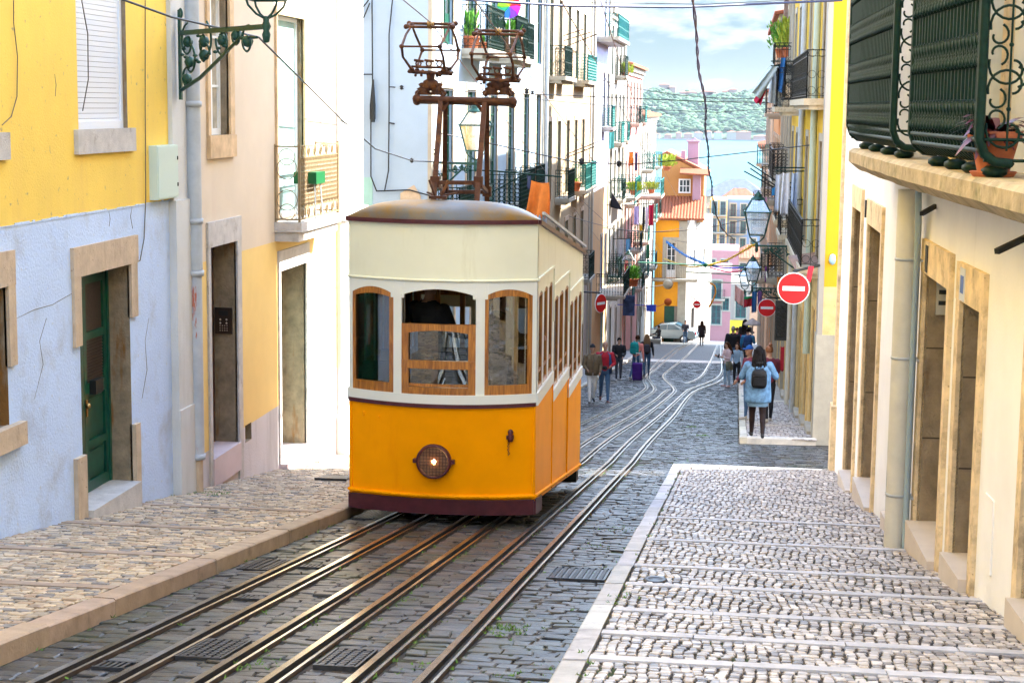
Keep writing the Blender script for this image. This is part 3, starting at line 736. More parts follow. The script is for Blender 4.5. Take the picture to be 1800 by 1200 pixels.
# small loose mortar repairs and the horizontal crack ledge
m_shut = mat('white roller shutter', (.72, .75, .80), .4)
window(B1, f1, sh[0], sh[1], sh[2], sh[3], .095, m_shut, 'shutter'); window(B1, f1, lw2[0], lw2[1], lw2[2], lw2[3], .095, m_shut, 'shutter')
window(B1, f1, lw[0], lw[1], lw[2], lw[3], .21, m_greenpaint, 'casement')
def panel_door(parent, fr, a0, a1, z0, z1, dp, m, glazed=True, louv=True, name='door', handle=True, leaves=2):
    mb = MB(); d0 = -dp+.003
    fr.box(mb, a0, a1, z0, z1, d0, d0+.03); w = (a1-a0)/leaves; gl = MB()
    fr.box(mb, a0, a0+.05, z0, z1, d0+.03, d0+.075); fr.box(mb, a1-.05, a1, z0, z1, d0+.03, d0+.075); fr.box(mb, a0+.05, a1-.05, z1-.06, z1, d0+.03, d0+.075)
    for i in range(leaves):
        b0, b1 = a0+w*i+(.05 if i == 0 else .005), a0+w*(i+1)-(.05 if i == leaves-1 else .005); H = z1-.06-z0; st = .075
        fr.box(mb, b0, b0+st, z0, z1-.062, d0+.03, d0+.06); fr.box(mb, b1-st, b1, z0, z1-.062, d0+.03, d0+.06)
        for (ra, rb) in ((0, .05), (.20, .235), (.44, .50), (.70, .735), (.955, 1)): fr.box(mb, b0+st, b1-st, z0+H*ra, z0+H*rb-.002, d0+.03, d0+.058)
        for (ra, rb) in ((.055, .195), (.24, .435)):
            fr.box(mb, b0+st+.03, b1-st-.03, z0+H*ra+.03, z0+H*rb-.03, d0+.03, d0+.045)
        if glazed:
            for (ra, rb) in ((.50, .70), (.735, .955)):
                fr.box(gl, b0+st, b1-st, z0+H*ra, z0+H*rb-.002, d0+.031, d0+.036)
                if louv and ra < .6:
                    for k in range(14): zz = z0+H*ra+(H*(rb-ra))*(k+.3)/14; fr.box(gl, b0+st+.003, b1-st-.003, zz, zz+.012, d0+.037, d0+.048)
    d = mb.build(name, m, parent)
    if gl.v: gl.build('grille', mat('dark bronze mesh', (.05, .035, .028), .5, var=.3, vscale=30), d)
    return d
gd = panel_door(B1, f1, aL0, aL1, zB+.01, zT, .30, m_greenpaint)
mb = MB(); am = (aL0+aL1)/2+.24; zz = f1.px(172, 675, -.3)[1]; f1.box(mb, am-.10, am+.10, zz-.04, zz+.10, -.24, -.17); mb.build('mailbox', m_ironblk, gd)
mb = MB(); mb.sphere(f1.P((aL0+aL1)/2+.03, zz-.14, -.215), .03); f1.box(mb, (aL0+aL1)/2+.015, (aL0+aL1)/2+.05, zz-.25, zz-.08, -.235, -.225); mb.build('handle', mat('brass', (.45, .30, .12), .35, 1), gd)
# cracks as thin dark tubes, and a ragged render edge
for pth in ([(28, 560), (60, 545), (92, 536), (118, 520), (146, 506)], [(192, 372), (193, 385), (191, 398)], [(232, 362), (229, 380), (232, 402)], [(60, 700), (75, 640), (70, 600), (82, 560)], [(262, 560), (255, 600), (259, 650), (250, 700)], [(95, 130), (99, 150), (96, 170)]):
    mb = MB(); P_ = [f1.P(*f1.px(u+random.uniform(-1, 1), v+random.uniform(-1, 1)), .001) for u, v in pth]; mb.tube(P_, [.0015]+[random.uniform(.002, .004) for _ in P_[1:]], 4); mb.build('crack', mat('dark crack line', (.16, .15, .14), .95), B1)
mb = MB(); a_ = 0.0
while a_ < aEnd-.3:
    w_ = random.uniform(.05, .22); h_ = random.uniform(.004, .022); f1.box(mb, a_, a_+w_, zd-h_*.3, zd+h_, -.01, .004+random.uniform(0, .004)); a_ += w_+.002
mb.build('render_edge', m_blueish, B1)
# corner pilaster
m_pil = plaster('grey white pilaster', (.60, .60, .58), stain=(.40, .38, .34), stain_pos=(.5, .8), bump=.6)
a_p0, a_p1 = f1.px(299, 500)[0], aEnd
zs = f1.px(315, 350)[1]
mb = MB(); f1.box(mb, a_p0+.02, a_p1-.05, zs, 12, -.05, .05); f1.box(mb, a_p0, a_p1-.02, -7, zs, -.05, .085); f1.box(mb, a_p0-.01, a_p1-.01, -7, G(16.5)+.85, -.03, .10)
mb.build('pilaster', m_pil, B1)
b = bx(f1, 263, 352, 298, 254)
mb = MB(); f1.box(mb, b[0], b[1], b[2], b[3], 0, .09); f1.box(mb, b[0]+.015, b[1]-.015, b[2]+.015, b[3]-.015, .09, .10)
for k in (.25, .75): f1.box(mb, b[1]-.05, b[1]-.03, b[2]+(b[3]-b[2])*k-.02, b[2]+(b[3]-b[2])*k+.02, .10, .108, 1)
mb.build('meter_box', [mat('pale green enamel', (.55, .66, .60), .4, stain=(.35, .42, .36), stain_pos=(.6, .8)), m_ironblk], B1)
# small wires on the yellow wall
mb = MB()
def wpath(fr, pix, d=.02, jitter=0): return [fr.P(*fr.px(u, v), d) for u, v in pix]
mb.tube(wpath(f1, [(252, 0), (252, 180), (253, 350), (250, 420), (243, 458), (226, 463)]), .006, 4)
mb.build('wire', mat('old wire', (.10, .09, .08), .6), B1); mb = MB(); mb.tube(wpath(f1, [(20, 0), (20, 40), (27, 100), (26, 170), (16, 205), (0, 220)]), .005, 4)
mb.build('wire', mat('old wire', (.10, .09, .08), .6), B1); mb = MB(); mb.tube(wpath(f1, [(138, 0), (149, 60), (150, 140), (140, 195)], .03), .006, 4)
mb.build('wire', mat('old wire', (.10, .09, .08), .6), B1)

# ================================================================== LEFT 2: beige and yellow house
YB = f1.o.y+aEnd
f2 = FL(YB, 27.6)
aE2 = 27.6-YB
m_beige = plaster('beige plaster', (.64, .53, .40), stain=(.60, .46, .35), stain_pos=(.6, .9), bump=.15)
m_yel2 = plaster('pale yellow plaster', (.78, .55, .20), stain=(.66, .48, .22), stain_pos=(.6, .9), bump=.15)
m_dado = plaster('stone dado', (.58, .54, .54), stain=(.36, .32, .30), stain_scale=2.5, stain_pos=(.5, .75), bump=.6)
B2 = thing('house', 'beige and pale yellow house with white iron balcony and dark door behind the drainpipe', 'house', (XWL, 20, G(20)))
A = lambda u, v=500: f2.px(u, v)[0]
Zf = lambda u, v: f2.px(u, v)[1]
zsplit = Zf(440, 437); zdado = Zf(450, 738)
dA = (A(368), A(415), G(17.6)+.16, Zf(395, 428), .38)
w1 = (A(367, 200), A(402, 200), Zf(380, 238), Zf(380, 238)+1.75, .16)
w2 = (A(486, 200), A(533, 200), Zf(487, 388), Zf(500, 28), .14)
dB = (A(492, 600), A(537, 600), G(22)+.10, Zf(510, 470), .42)
vent = (A(431, 755), A(442, 755), Zf(436, 775), Zf(436, 745), .1)
wall_with_openings(f2, 0, aE2, -9, 12, [dA, w1, w2, dB, vent], .2, 9, [zsplit, zdado], lambda s, z: 0 if z > zsplit else (1 if z > zdado else 2), 'wall', [m_beige, m_yel2, m_dado, m_reveal, m_dark], B2, jamb_mi=3)
mb = MB()
for d_, sw, top in ((dA, .17, .30), (dB, .16, .28)):
    mb = MB(); f2.box(mb, d_[0]-sw*.6, d_[1]+sw, d_[3], d_[3]+top, -.02, .03); f2.box(mb, d_[0]-sw*.6, d_[0], d_[2]-.5, d_[3]+.0, -.02, .026); f2.box(mb, d_[1], d_[1]+sw, d_[2]-.5, d_[3]+.0, -.02, .026)
    mb.build('surround', m_stoneG, B2)
mb = MB()
f2.box(mb, w1[0]-.10, w1[1]+.17, w1[2]-.27, w1[2], -.02, .05); f2.box(mb, w1[1], w1[1]+.17, w1[2]+.003, w1[3], -.02, .03); f2.box(mb, w1[0]-.10, w1[0], w1[2]+.003, w1[3], -.02, .03)
m_otrim = mat('orange stone trim', (.60, .42, .24), .8, var=.2, vscale=6, stain=(.42, .28, .16), stain_pos=(.5, .75), bump=.4); mb.build('surround', m_otrim, B2); mb = MB()
f2.box(mb, w2[1], w2[1]+.10, w2[2], w2[3]+.1, -.02, .03); f2.box(mb, w2[0]-.08, w2[0], w2[2], w2[3]+.1, -.02, .03); f2.box(mb, w2[0], w2[1], w2[3], w2[3]+.1, -.02, .03)
mb.build('surround', m_otrim, B2)
m_greenish = mat('pale green glass', (.30, .46, .44), .12, spec=.7, var=.25, vscale=1.3)
window(B2, f2, w1[0], w1[1], w1[2], w1[3], .15, m_whitepaint, 'casement', pane_m=mat('curtained glass', (.45, .40, .30), .2, var=.3, vscale=6, spec=.8))
window(B2, f2, w2[0], w2[1], w2[2], w2[3], .13, m_whitepaint, 'plain', pane_m=m_greenish)
m_brownd = mat('dark brown wood', (.07, .03, .018), .4, var=.3, vscale=8)
panel_door(B2, f2, dA[0], dA[1], dA[2], dA[3], .37, m_brownd, glazed=False)
mb = MB(); f2.box(mb, dB[0], dB[1], dB[2], dB[3], -.41, -.37); f2.box(mb, dB[0]+.12, dB[1]-.12, dB[2]+.9, dB[3]-.1, -.37, -.365, 1); mb.build('door', [mat('pale mint paint', (.45, .62, .58), .4), m_greenish], B2)
mb = MB(); f2.box(mb, dA[0]-.02, dA[1]+.02, dA[2]-.35, dA[2]+.005, -.38, .04); mb.build('threshold', mat('pinkish marble step', (.58, .47, .47), .5, var=.1), B2); mb = MB(); f2.box(mb, dB[0]-.1, dB[1]+.02, dB[2]-.35, dB[2]+.005, -.42, .12); mb.build('threshold', mat('pinkish marble step', (.58, .47, .47), .5, var=.1), B2)
# intercom on the far jamb of the dark door
mb = MB(); ic = f2.P(dA[1]-.001, 0, 0); zi = Zf(395, 573)
y_ = f2.o.y+dA[1]
mb.box(XWL-.27, XWL-.05, y_-.035, y_-.002, zi-.16, zi+.17)
for i in range(2):
    for j in range(2): mb.sphere((XWL-.20+.08*i, y_-.037, zi+.02-.045*j), .014, 1, 6, 4)
for i in range(4):
    for j in range(3): mb.box(XWL-.21+.03*i, XWL-.195+.03*i, y_-.038, y_-.036, zi-.125+.03*j, zi-.11+.03*j, 1)
mb.box(XWL-.22, XWL-.10, y_-.037, y_-.0355, zi+.07, zi+.13, 2)
mb.build('intercom', [mat('dark brown enamel', (.03, .018, .012), .4), mat('steel button', (.5, .45, .38), .3, .8), m_ironblk], B2)
# end pilaster and dado ledge
mb = MB(); ap = A(592, 500); f2.box(mb, ap, aE2+.01, -9, 12, -.05, .07); zb_ = Zf(600, 760)+.35; f2.box(mb, ap-.06, aE2+.05, -9, zb_, -.04, .15)
zc = Zf(600, 368); f2.box(mb, ap-.03, aE2+.06, zc-.16, zc, -.04, .14)
mb.build('pilaster', plaster('white plaster', (.72, .70, .66), stain_pos=(.65, .9)), B2)
# iron balcony, painted cream
bz = Zf(478, 402); ba0, ba1 = A(479, 400)-.05, 0
pr = .38
a_near = f2.px(482, 390, .0)[0]; a_far = a_near+2.3
zsl = f2.px(478, 392, 0)[1]
sb = MB(); f2.box(sb, a_near, a_far, zsl-.13, zsl, 0, pr); f2.box(sb, a_near+.03, a_far-.03, zsl-.26, zsl-.13, 0, pr-.05)
bal = sb.build('balcony', m_stoneG, B2)
rb = MB(); m_cream = mat('cream painted iron', (.24, .17, .09), .5, var=.15, vscale=20)
h = 1.02; e = .04; up = Vector((0, 0, 1))
c0, c1, c2, c3 = f2.P(a_near+e, 0, .0), f2.P(a_near+e, 0, pr-e), f2.P(a_far-e, 0, pr-e), f2.P(a_far-e, 0, 0)
for a, b in ((c0, c1), (c1, c2), (c2, c3)):
    for zz in (.04, h): rb.bar(a+up*(zsl+zz), b+up*(zsl+zz), .028, .02)
for c in (c1, c2, c0, c3): rb.bar(c+up*zsl, c+up*(zsl+h+.03), .03)
dX = Vector((1, 0, 0))
for zz in (.14, .30, .72, .88):   # rings in the end panels
    for c in ((c0+c1)/2, (c2+c3)/2):
        rb.ring(c+up*(zsl+zz), .14 if zz in (.30, .72) else .11, .006, dX, up, 16, 4)
n = 26; Ls = (c2-c1).length; dd = (c2-c1).normalized()
for i in range(1, n):
    p = c1+dd*(Ls*i/n)
    if i % 2 == 0: rb.bar(p+up*(zsl+.04), p+up*(zsl+h), .010)
    else: rb.bar(p+up*(zsl+.22), p+up*(zsl+h-.16), .010)
    for k in range(9): rb.ring(p+up*(zsl+.28+k*.062), .034, .007, dd, up, 6, 3)
    rb.ring(p+up*(zsl+h-.19), .045, .008, dd, up, 8, 3); rb.ring(p+up*(zsl+.22), .045, .008, dd, up, 8, 3)
for i in range(0, n, 4):
    p = c1+dd*(Ls*(i+2)/n); rb.ring(p+up*(zsl+h-.075), .06, .009, dd, up, 12, 4); rb.ring(p+up*(zsl+.11), .065, .009, dd, up, 12, 4)
for zz in (.19, h-.15): rb.bar(c1+up*(zsl+zz), c2+up*(zsl+zz), .014)
rb.build('railing', m_cream, bal)
# green crate table on that balcony
t = thing('plastic_crate', 'green plastic tray on thin metal legs behind the cream balcony railing', 'crate', tuple(f2.P(a_near+.75, zsl, .3)))
mb = MB(); mb.box(-.16, .16, -.25, .25, .50, .66)
mb.build('tray', mat('green plastic', (.003, .10, .03), .4), t, local=True)
mb = MB()
for x in (-.14, .14):
    for y in (-.2, .2): mb.bar((x, y, 0), (x*.8, y*.8, .5), .015)
mb.build('stand', m_zinc, t, local=True)
# drainpipe between the two houses
ax = f2.px(343, 500, .1)[0]
D = lambda z: f2.P(ax, z, .10)
pb = pipe_run(B2, [D(12), D(Zf(343, 470))], .088, m_zinc, collars=[D(Zf(343, 183)), D(Zf(343, 385)), D(Zf(343, 475))])
m_pr = mat('flaking grey pipe', (.42, .45, .49), .6, var=.15, vscale=4, stain=(.42, .12, .06), stain_scale=6, stain_pos=(.60, .64), streak=True)
pipe_run(B2, [D(Zf(343, 472)), D(Zf(343, 795))], .078, m_pr, collars=[D(Zf(343, 795))])
pipe_run(B2, [D(Zf(343, 795)), D(Zf(343, 880))], .06, m_stoneL)

# ================================================================== RIGHT 1: long white house with stone doorways
R1 = thing('house', 'white house with a row of stone doorways along the right pavement', 'house', (1.8, 15, G(15)))
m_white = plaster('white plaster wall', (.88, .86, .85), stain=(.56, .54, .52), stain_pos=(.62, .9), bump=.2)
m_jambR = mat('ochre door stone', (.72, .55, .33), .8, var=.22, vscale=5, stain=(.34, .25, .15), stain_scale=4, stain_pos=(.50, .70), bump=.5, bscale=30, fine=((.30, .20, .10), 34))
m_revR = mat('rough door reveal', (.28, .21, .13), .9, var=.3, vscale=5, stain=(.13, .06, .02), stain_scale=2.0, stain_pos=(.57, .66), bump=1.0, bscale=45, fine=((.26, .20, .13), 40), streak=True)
segs = []
yy = [0]+RWY[1:6]+[27.2]
xx = [XWR(10.5)+.04*10.5]+[XWR(y) for y in yy[1:]]
for k in range(len(yy)-1): segs.append(Frame((xx[k], yy[k]), (xx[k+1], yy[k+1]), -1))
def rfr(u, v=700):
    """facade piece seen at pixel column u"""
    for f in segs:
        a, z = f.px(u, v)
        if 0 <= a <= f.len+1e-6: return f
    return segs[-1]
def rop(u0, u1, vt, ut, dp=.42, step=.16):
    """doorway: reveal spans u0 (far edge) .. u1 (near edge); vt = top at column ut"""
    f = rfr((u0+u1)/2); a0 = f.px(u1, 700)[0]; a1 = f.px(u0, 700)[0]; zt = f.px(ut, vt)[1]; y = f.P((a0+a1)/2, 0).y
    return f, (max(a0, .02), min(a1, f.len-.02), G(y)+.10+step, zt, dp)
doors = [rop(1484, 1505, 352, 1488, .45), rop(1518, 1541, 385, 1520), rop(1557, 1596, 420, 1562), rop(1620, 1668, 475, 1625), rop(1686, 1722, 525, 1690), rop(1786, 1880, 560, 1790)]
jb = MB(); stp = MB(); drs = MB()
for f in segs:
    ops = [o for g, o in doors if g is f]
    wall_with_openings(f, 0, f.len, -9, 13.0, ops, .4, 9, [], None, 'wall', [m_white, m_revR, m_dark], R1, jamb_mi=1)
for g, o in doors:
    sw = .15; k = .035; jb = MB(); stp = MB(); drs = MB()
    g.box(jb, o[0]-sw, o[0], o[2]-.6, o[3]+.0, -.02, k); g.box(jb, o[1], o[1]+sw, o[2]-.6, o[3]+.0, -.02, k); g.box(jb, o[0]-sw, o[1]+sw, o[3], o[3]+.30, -.02, k+.004)
    g.box(stp, o[0]-.01, o[1]+.01, o[2]-.6, o[2]+.006, -o[4], .10)
    g.box(drs, o[0], o[1], o[2], o[3], -o[4]+.004, -o[4]+.06); m_ = (o[0]+o[1])/2
    for q0, q1 in ((o[0]+.08, m_-.05), (m_+.05, o[1]-.08)):
        for z0, z1 in ((o[2]+.15, o[2]+.8), (o[2]+.95, o[3]-.15)): g.box(drs, q0, q1, z0, z1, -o[4]+.06, -o[4]+.075)
    for zz_ in (o[2]+(o[3]-o[2])*.34, o[2]+(o[3]-o[2])*.70): jt = MB(); g.box(jt, o[1]-.004, o[1]+.02, zz_-.006, zz_+.006, -o[4]+.08, -.02); jt.build('joint', mat('dark stone joint', (.06, .045, .03), .95), R1)
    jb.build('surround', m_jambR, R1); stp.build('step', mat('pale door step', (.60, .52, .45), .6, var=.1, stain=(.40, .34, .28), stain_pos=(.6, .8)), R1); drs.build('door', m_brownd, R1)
# big vertical socle pieces and corner stones at the far end
fE = segs[-1]; mb = MB(); fE.box(mb, fE.len-.22, fE.len+.02, -8.5, 13, -.03, .05); fE.box(mb, fE.len-.40, fE.len+.03, -8.5, G(27)+1.15, -.03, .085)
mb.build('corner_stone', m_jambR, R1)
# drainpipe
fp = rfr(1585); ap_ = fp.px(1588, 700, .14)[0]; zt_ = -1.05
DP = lambda z: fp.P(ap_, z, .16)
m_creampipe = mat('cream painted pipe', (.60, .57, .49), .6, var=.08, vscale=5, stain=(.16, .19, .15), stain_scale=3, stain_pos=(.60, .63), streak=True)
yb_ = DP(0).y
zt_ = ony(1590, 333, yb_).z
pipe_run(R1, [DP(zt_), DP(G(yb_)+.05)], .108, m_creampipe, collars=[])
mb = MB()
for vv in (455, 628, 868):
    zc_ = ony(1580, vv, yb_).z; mb.lathe([(.109, -.012), (.114, -.012), (.114, .012), (.109, .012)], DP(zc_), 18); fp.box(mb, ap_-.20, ap_, zc_-.008, zc_+.008, .0, .06)
mb.build('pipe_bracket', m_zinc, R1)
g_ = [fp.P(ap_-.16, z, .09+(0 if z < zt_-.5 else .0)) for z in (G(yb_)+.1, zt_-.55)]+[fp.P(ap_-.22, zt_-.3, .10), fp.P(ap_-.28, zt_+.02, .12)]
mb = MB(); mb.tube(g_, .03, 8); mb.build('conduit', mat('blue grey conduit', (.30, .38, .42), .5), R1)
# number tile, street tile, letter slot, hatch outline, doorbell
mb = MB(); f = rfr(1701); a, z = f.px(1701, 500); f.box(mb, a-.10, a+.10, z-.13, z+.13, .0, .045); f.box(mb, a-.06, a+.06, z-.07, z+.07, .045, .048, 1); mb.build('number_tile', [mat('white tile', (.7, .72, .75), .2), mat('blue glaze', (.12, .18, .45), .2)], R1)
mb = MB(); f = rfr(1638); a, z = f.px(1637, 455); f.box(mb, a-.07, a+.07, z-.12, z+.12, .0, .047); mb.build('plaque', m_ironblk, R1)
mb = MB(); f = rfr(1527); a, z = f.px(1527, 367); f.box(mb, a-.03, a+.03, z-.11, z+.11, .0, .047); mb.build('plaque', m_ironblk, R1)
mb = MB(); f = rfr(1655, 520); 
g, o = doors[3]; y_ = g.P(o[1], 0).y; pz = ony(1655, 520, y_).z; px_ = ony(1655, 520, y_).x
mb.box(px_-.05, px_+.06, y_-.05, y_-.004, pz-.17, pz+.17); mb.box(px_-.03, px_+.04, y_-.052, y_-.05, pz+.02, pz+.06, 1); mb.box(px_-.03, px_+.04, y_-.052, y_-.05, pz-.08, pz-.04, 1); mb.build('letterbox', [mat('pale metal box', (.5, .48, .42), .4, .3), m_ironblk], R1)
mb = MB(); f = rfr(1745); b = bx(f, 1738, 1005, 1748, 880); f.box(mb, b[0]-.02, b[1]+.20, b[2], b[3], 0, .012); mb.build('hatch', m_white, R1)
# iron rods sticking out of the wall
mb = MB()
for (u0, v0, u1, v1) in ((1752, 442, 1830, 405), (1620, 376, 1645, 362)):
    f = rfr(u1); a, z = f.px(u1, v1); q = f.P(a, z); p = ony(u0, v0, q.y-.35); mb = MB(); mb.bar(q, p, .035); mb.build('bracket', m_ironblk, R1)
# balcony slab (one long weathered stone shelf) with two dark green bombe railings
zsl = -.42
m_slab = mat('mossy balcony stone', (.46, .36, .22), .9, var=.25, vscale=5, stain=(.20, .19, .08), stain_scale=3.5, stain_pos=(.52, .7), bump=1.2, bscale=12, fine=((.24, .19, .10), 22))
sb = MB(); ysl = np.arange(9.2, 19.3, .35); top = []; prof = []
for y in ysl: top.append((XWR(y)-.50+random.uniform(-.012, .012), y))
for i in range(len(top)-1):
    (xa, ya), (xb, yb) = top[i], top[i+1]; j0, j1 = random.uniform(-.01, .01), random.uniform(-.01, .01)
    def ringp(x, y): return [(x, y, zsl-.14), (x-.0, y, zsl-.03), (x+.04, y, zsl), (XWR(y)+.05, y, zsl), (XWR(y)+.05, y, zsl-.24), (x+.10, y, zsl-.22)]
    va, vb = ringp(xa, ya), ringp(xb, yb); n6 = 6
    sb.add(va+vb, [(k, (k+1) % n6, n6+(k+1) % n6, n6+k) for k in range(n6)]+([tuple(range(6))[::-1]] if i == 0 else [])+([tuple(range(6, 12))] if i == len(top)-2 else []), 0)
slab = sb.build('balcony', m_slab, R1)
def bombe(parent, ya, yb, xo, z0, h, label=None):
    """street-side panel of dense pressed bars bulging at the foot, plus two open scroll end panels"""
    mb = MB(); n = int((yb-ya)/.125); 
    def xo_(y): return XWR(y)-xo
    prof = [(.20, .02), (.10, .03), (.035, .08), (.0, .17), (.0, h)]      # (inward, z)
    m = n
    for i in range(n+1):
        y = ya+(yb-ya)*i/n; x = xo_(y)
        pts = [Vector((x+a, y, z0+b)) for a, b in prof]
        mb.tube(pts, .017 if 0 < i < n else .034, 5)
        if i < n:
            yc = y+(yb-ya)/n*.5; xc = xo_(yc)
            for k in range(int(h/.42)+1):
                zz = z0+.30+.42*k
                # pressed leaf ornaments: a pair of petals up and down from a collar
                for sg, hh in ((1, .115), (-1, .10)):
                    for sy in (-1, 1):
                        mb.tube([Vector((xc, yc+sy*.012, zz+sg*.01)), Vector((xc-.012, yc+sy*.030, zz+sg*hh*.5)), Vector((xc-.022, yc+sy*.036, zz+sg*hh)), Vector((xc-.030, yc+sy*.030, zz+sg*(hh-.02)))], [.013, .019, .016, .008], 5)
                mb.sphere((xc, yc, zz), .018, 0, 6, 4)
    for zz in (.17, h-.02): mb.tube([Vector((xo_(ya), ya, z0+zz)), Vector((xo_(yb), yb, z0+zz))], .020, 5)
    for k in range(int(h/.42)+1): mb.tube([Vector((xo_(ya), ya, z0+.30+.42*k)), Vector((xo_(yb), yb, z0+.30+.42*k))], .006, 4)
    mb.tube([Vector((xo_(ya)+.2, ya, z0+.02)), Vector((xo_(yb)+.2, yb, z0+.02))], .022, 5)
    mb.tube([Vector((xo_(ya)+.02, ya, z0+.10)), Vector((xo_(yb)+.02, yb, z0+.10))], .022, 5)
    # end panels
    for y, full in ((ya, 1), (yb, 0)):
        x0 = xo_(y)+.03; x1 = XWR(y); dx = Vector((1, 0, 0)); upv = Vector((0, 0, 1)); W = x1-x0
        for zz in (.04, .17, h): mb.tube([Vector((x0, y, z0+zz)), Vector((x1, y, z0+zz))], .011, 5)
        mb.tube([Vector((x0+W*.30, y, z0+.1)), Vector((x0+W*.30, y, z0+h))], .008, 5)
        k = 0; zz = z0+.36
        while zz < z0+h-.05:
            c = Vector((x0+W*.62, y, zz)); mb.ring(c, W*.36, .009, dx, upv, 18, 4, a0=-2.2, a1=2.2)
            for sg in (-1, 1):
                mb.spiral(Vector((x0+W*.30, y, zz+sg*W*.30)), W*.30, W*.10, sg*3.5, -sg*1.2, .0085, dx, upv, 14)
                mb.spiral(Vector((x0+W*.12, y, zz+sg*W*.12)), W*.16, W*.06, sg*1.2, -sg*3.4, .008, dx, upv, 12)
            mb.sphere(Vector((x0+W*.30, y, zz)), .016, 0, 6, 4); zz += W*.86
    # little ball feet under the rail
    for i in range(4):
        y = ya+(yb-ya)*(i+.3)/4; mb.sphere((xo_(y)+.14, y, z0-.035), .075, 0, 8, 5, (1.2, 1.6, .6))
    return mb.build('railing', m_dgreen, parent)
bombe(slab, 11.05, 13.75, .49, zsl+.07, 1.75)
bombe(slab, 15.0, 19.4, .47, zsl+.07, 1.95)
# pale door surrounds behind the railings (first floor french doors)
fr_ = segs[2]; mb = MB(); 
for f, a0, a1 in ((segs[3], .2, 1.3), (segs[2], 1.2, 2.4)):
    mb = MB(); f.box(mb, a0-.16, a0, zsl+.02, 3.2, -.01, .05); f.box(mb, a1, a1+.16, zsl+.02, 3.2, -.01, .05); f.box(mb, a0, a1, zsl+.03, 3.2, -.01, .015, 1); mb.build('window', [m_jambR, m_curtain], R1)
# ================================================================== ROW HOUSES down the street
def tiles_roof(name, fr, a0, a1, z, over, depth, rise, parent, m=m_terr):
    """mono-pitch roof of barrel tiles: rows of half-round tiles running down the slope"""
    mb = MB(); n = max(3, int((a1-a0)/.22)); d0 = over; d1 = -depth
    for i in range(n):
        b0 = a0+(a1-a0)*i/n; w = (a1-a0)/n; cs = []
        for k in range(5):
            t = math.pi*k/4; cs.append((b0+w*.5-math.cos(t)*w*.5, math.sin(t)*w*.42))
        va = [fr.P(s, z+h, d0) for s, h in cs]; vb = [fr.P(s, z+rise+h, d1) for s, h in cs]
        va += [fr.P(cs[-1][0], z-.06, d0), fr.P(cs[0][0], z-.06, d0)]; vb += [fr.P(cs[-1][0], z+rise-.06, d1), fr.P(cs[0][0], z+rise-.06, d1)]
        m_ = 7; c = random.uniform(.8, 1.2)
        mb.add(va+vb, [(k, (k+1) % m_, m_+(k+1) % m_, m_+k) for k in range(m_)]+[tuple(range(m_))[::-1], tuple(range(m_, 2*m_))], 0, col=(c, c, c))
    return mb.build(name, m, parent)
def row_house(label, fr, base_y, zt, mats, slabs, wins, wmat, sur, doors=(), bal=(), wh=2.5, split=None, cornice=True, pil=True, kind='french', back=9, curtain=False, roof=None, name='house'):
    """slabs: floor levels; wins: centres along the facade with widths; doors on the street level; bal: (floor index, a0, a1, proj, style, iron)"""
    yb = base_y; B = thing(name, label, 'house', tuple(fr.P(fr.len/2, G(yb))))
    zb = G(yb)-6; ops = []; wl = []
    for z in slabs:
        for (c, w) in wins:
            o = (c-w/2, c+w/2, z+.02, min(z+wh, zt-.2), .12)
            if o[0] > .05 and o[1] < fr.len-.05 and o[3]-o[2] > .8: ops.append(o); wl.append(o)
    dl = []
    for (c, w, h) in doors:
        y = fr.P(c, 0).y; o = (c-w/2, c+w/2, G(y)+.12, G(y)+.12+h, .25); ops.append(o); dl.append(o)
    sp = split if split is not None else -99
    wall_with_openings(fr, 0, fr.len, zb, zt, ops, .15, back, [sp] if sp > -99 else [], lambda s, z: 1 if z < sp else 0, 'wall', [mats[0], mats[1], m_dark], B)
    for o in wl: window(B, fr, o[0], o[1], o[2], o[3], .115, wmat, kind, sur=sur, sw=.13, sill=None, curtain=curtain)
    for k, o in enumerate(dl):
        mb = MB(); fr.box(mb, o[0], o[1], o[2], o[3], -.245, -.20); m_ = (o[0]+o[1])/2
        for q0, q1 in ((o[0]+.07, m_-.03), (m_+.03, o[1]-.07)):
            fr.box(mb, q0, q1, o[2]+.15, o[2]+.9, -.20, -.185); fr.box(mb, q0, q1, o[2]+1.05, o[3]-.2, -.20, -.185)
        mb.build('door', [m_greenpaint, m_brownd, m_dark][k % 3], B)
        mb = MB(); fr.box(mb, o[0]-.14, o[0], o[2]-.5, o[3]+.0, -.02, .03); fr.box(mb, o[1], o[1]+.14, o[2]-.5, o[3]+.0, -.02, .03); fr.box(mb, o[0]-.14, o[1]+.14, o[3], o[3]+.2, -.02, .034); mb.build('surround', sur, B)
    if cornice:
        mb = MB(); fr.box(mb, -.05, fr.len+.05, zt-.28, zt+.02, -.1, .22); fr.box(mb, -.02, fr.len+.02, zt-.5, zt-.28, -.1, .10); mb.build('cornice', m_whstone, B)
    if pil:
        for a in (0.0, fr.len-.38):
            mb = MB(); fr.box(mb, a-.005+(.01 if a else 0), a+.38-(0 if a else -.0), zb, zt-.5, -.03, .05); mb.build('pilaster', m_whstone, B)
    if roof is not None: tiles_roof('roof', fr, -.2, fr.len+.2, zt+.03, .4, 5, roof, B)
    for (fi, a0, a1, pr, st, im) in bal: balcony(B, fr, a0, a1, slabs[fi], pr, rm=im, style=st, sm=m_whstone)
    return B
m_whstone = mat('pale limestone trim', (.38, .34, .27), .8, var=.12, vscale=4, stain=(.50, .42, .30), stain_pos=(.55, .8), bump=.3)
m_w1 = plaster('white wall A', (.33, .42, .52), stain=(.27, .34, .42)); m_w2 = plaster('cream wall', (.38, .29, .18)); m_w3 = plaster('white wall B', (.34, .305, .26))
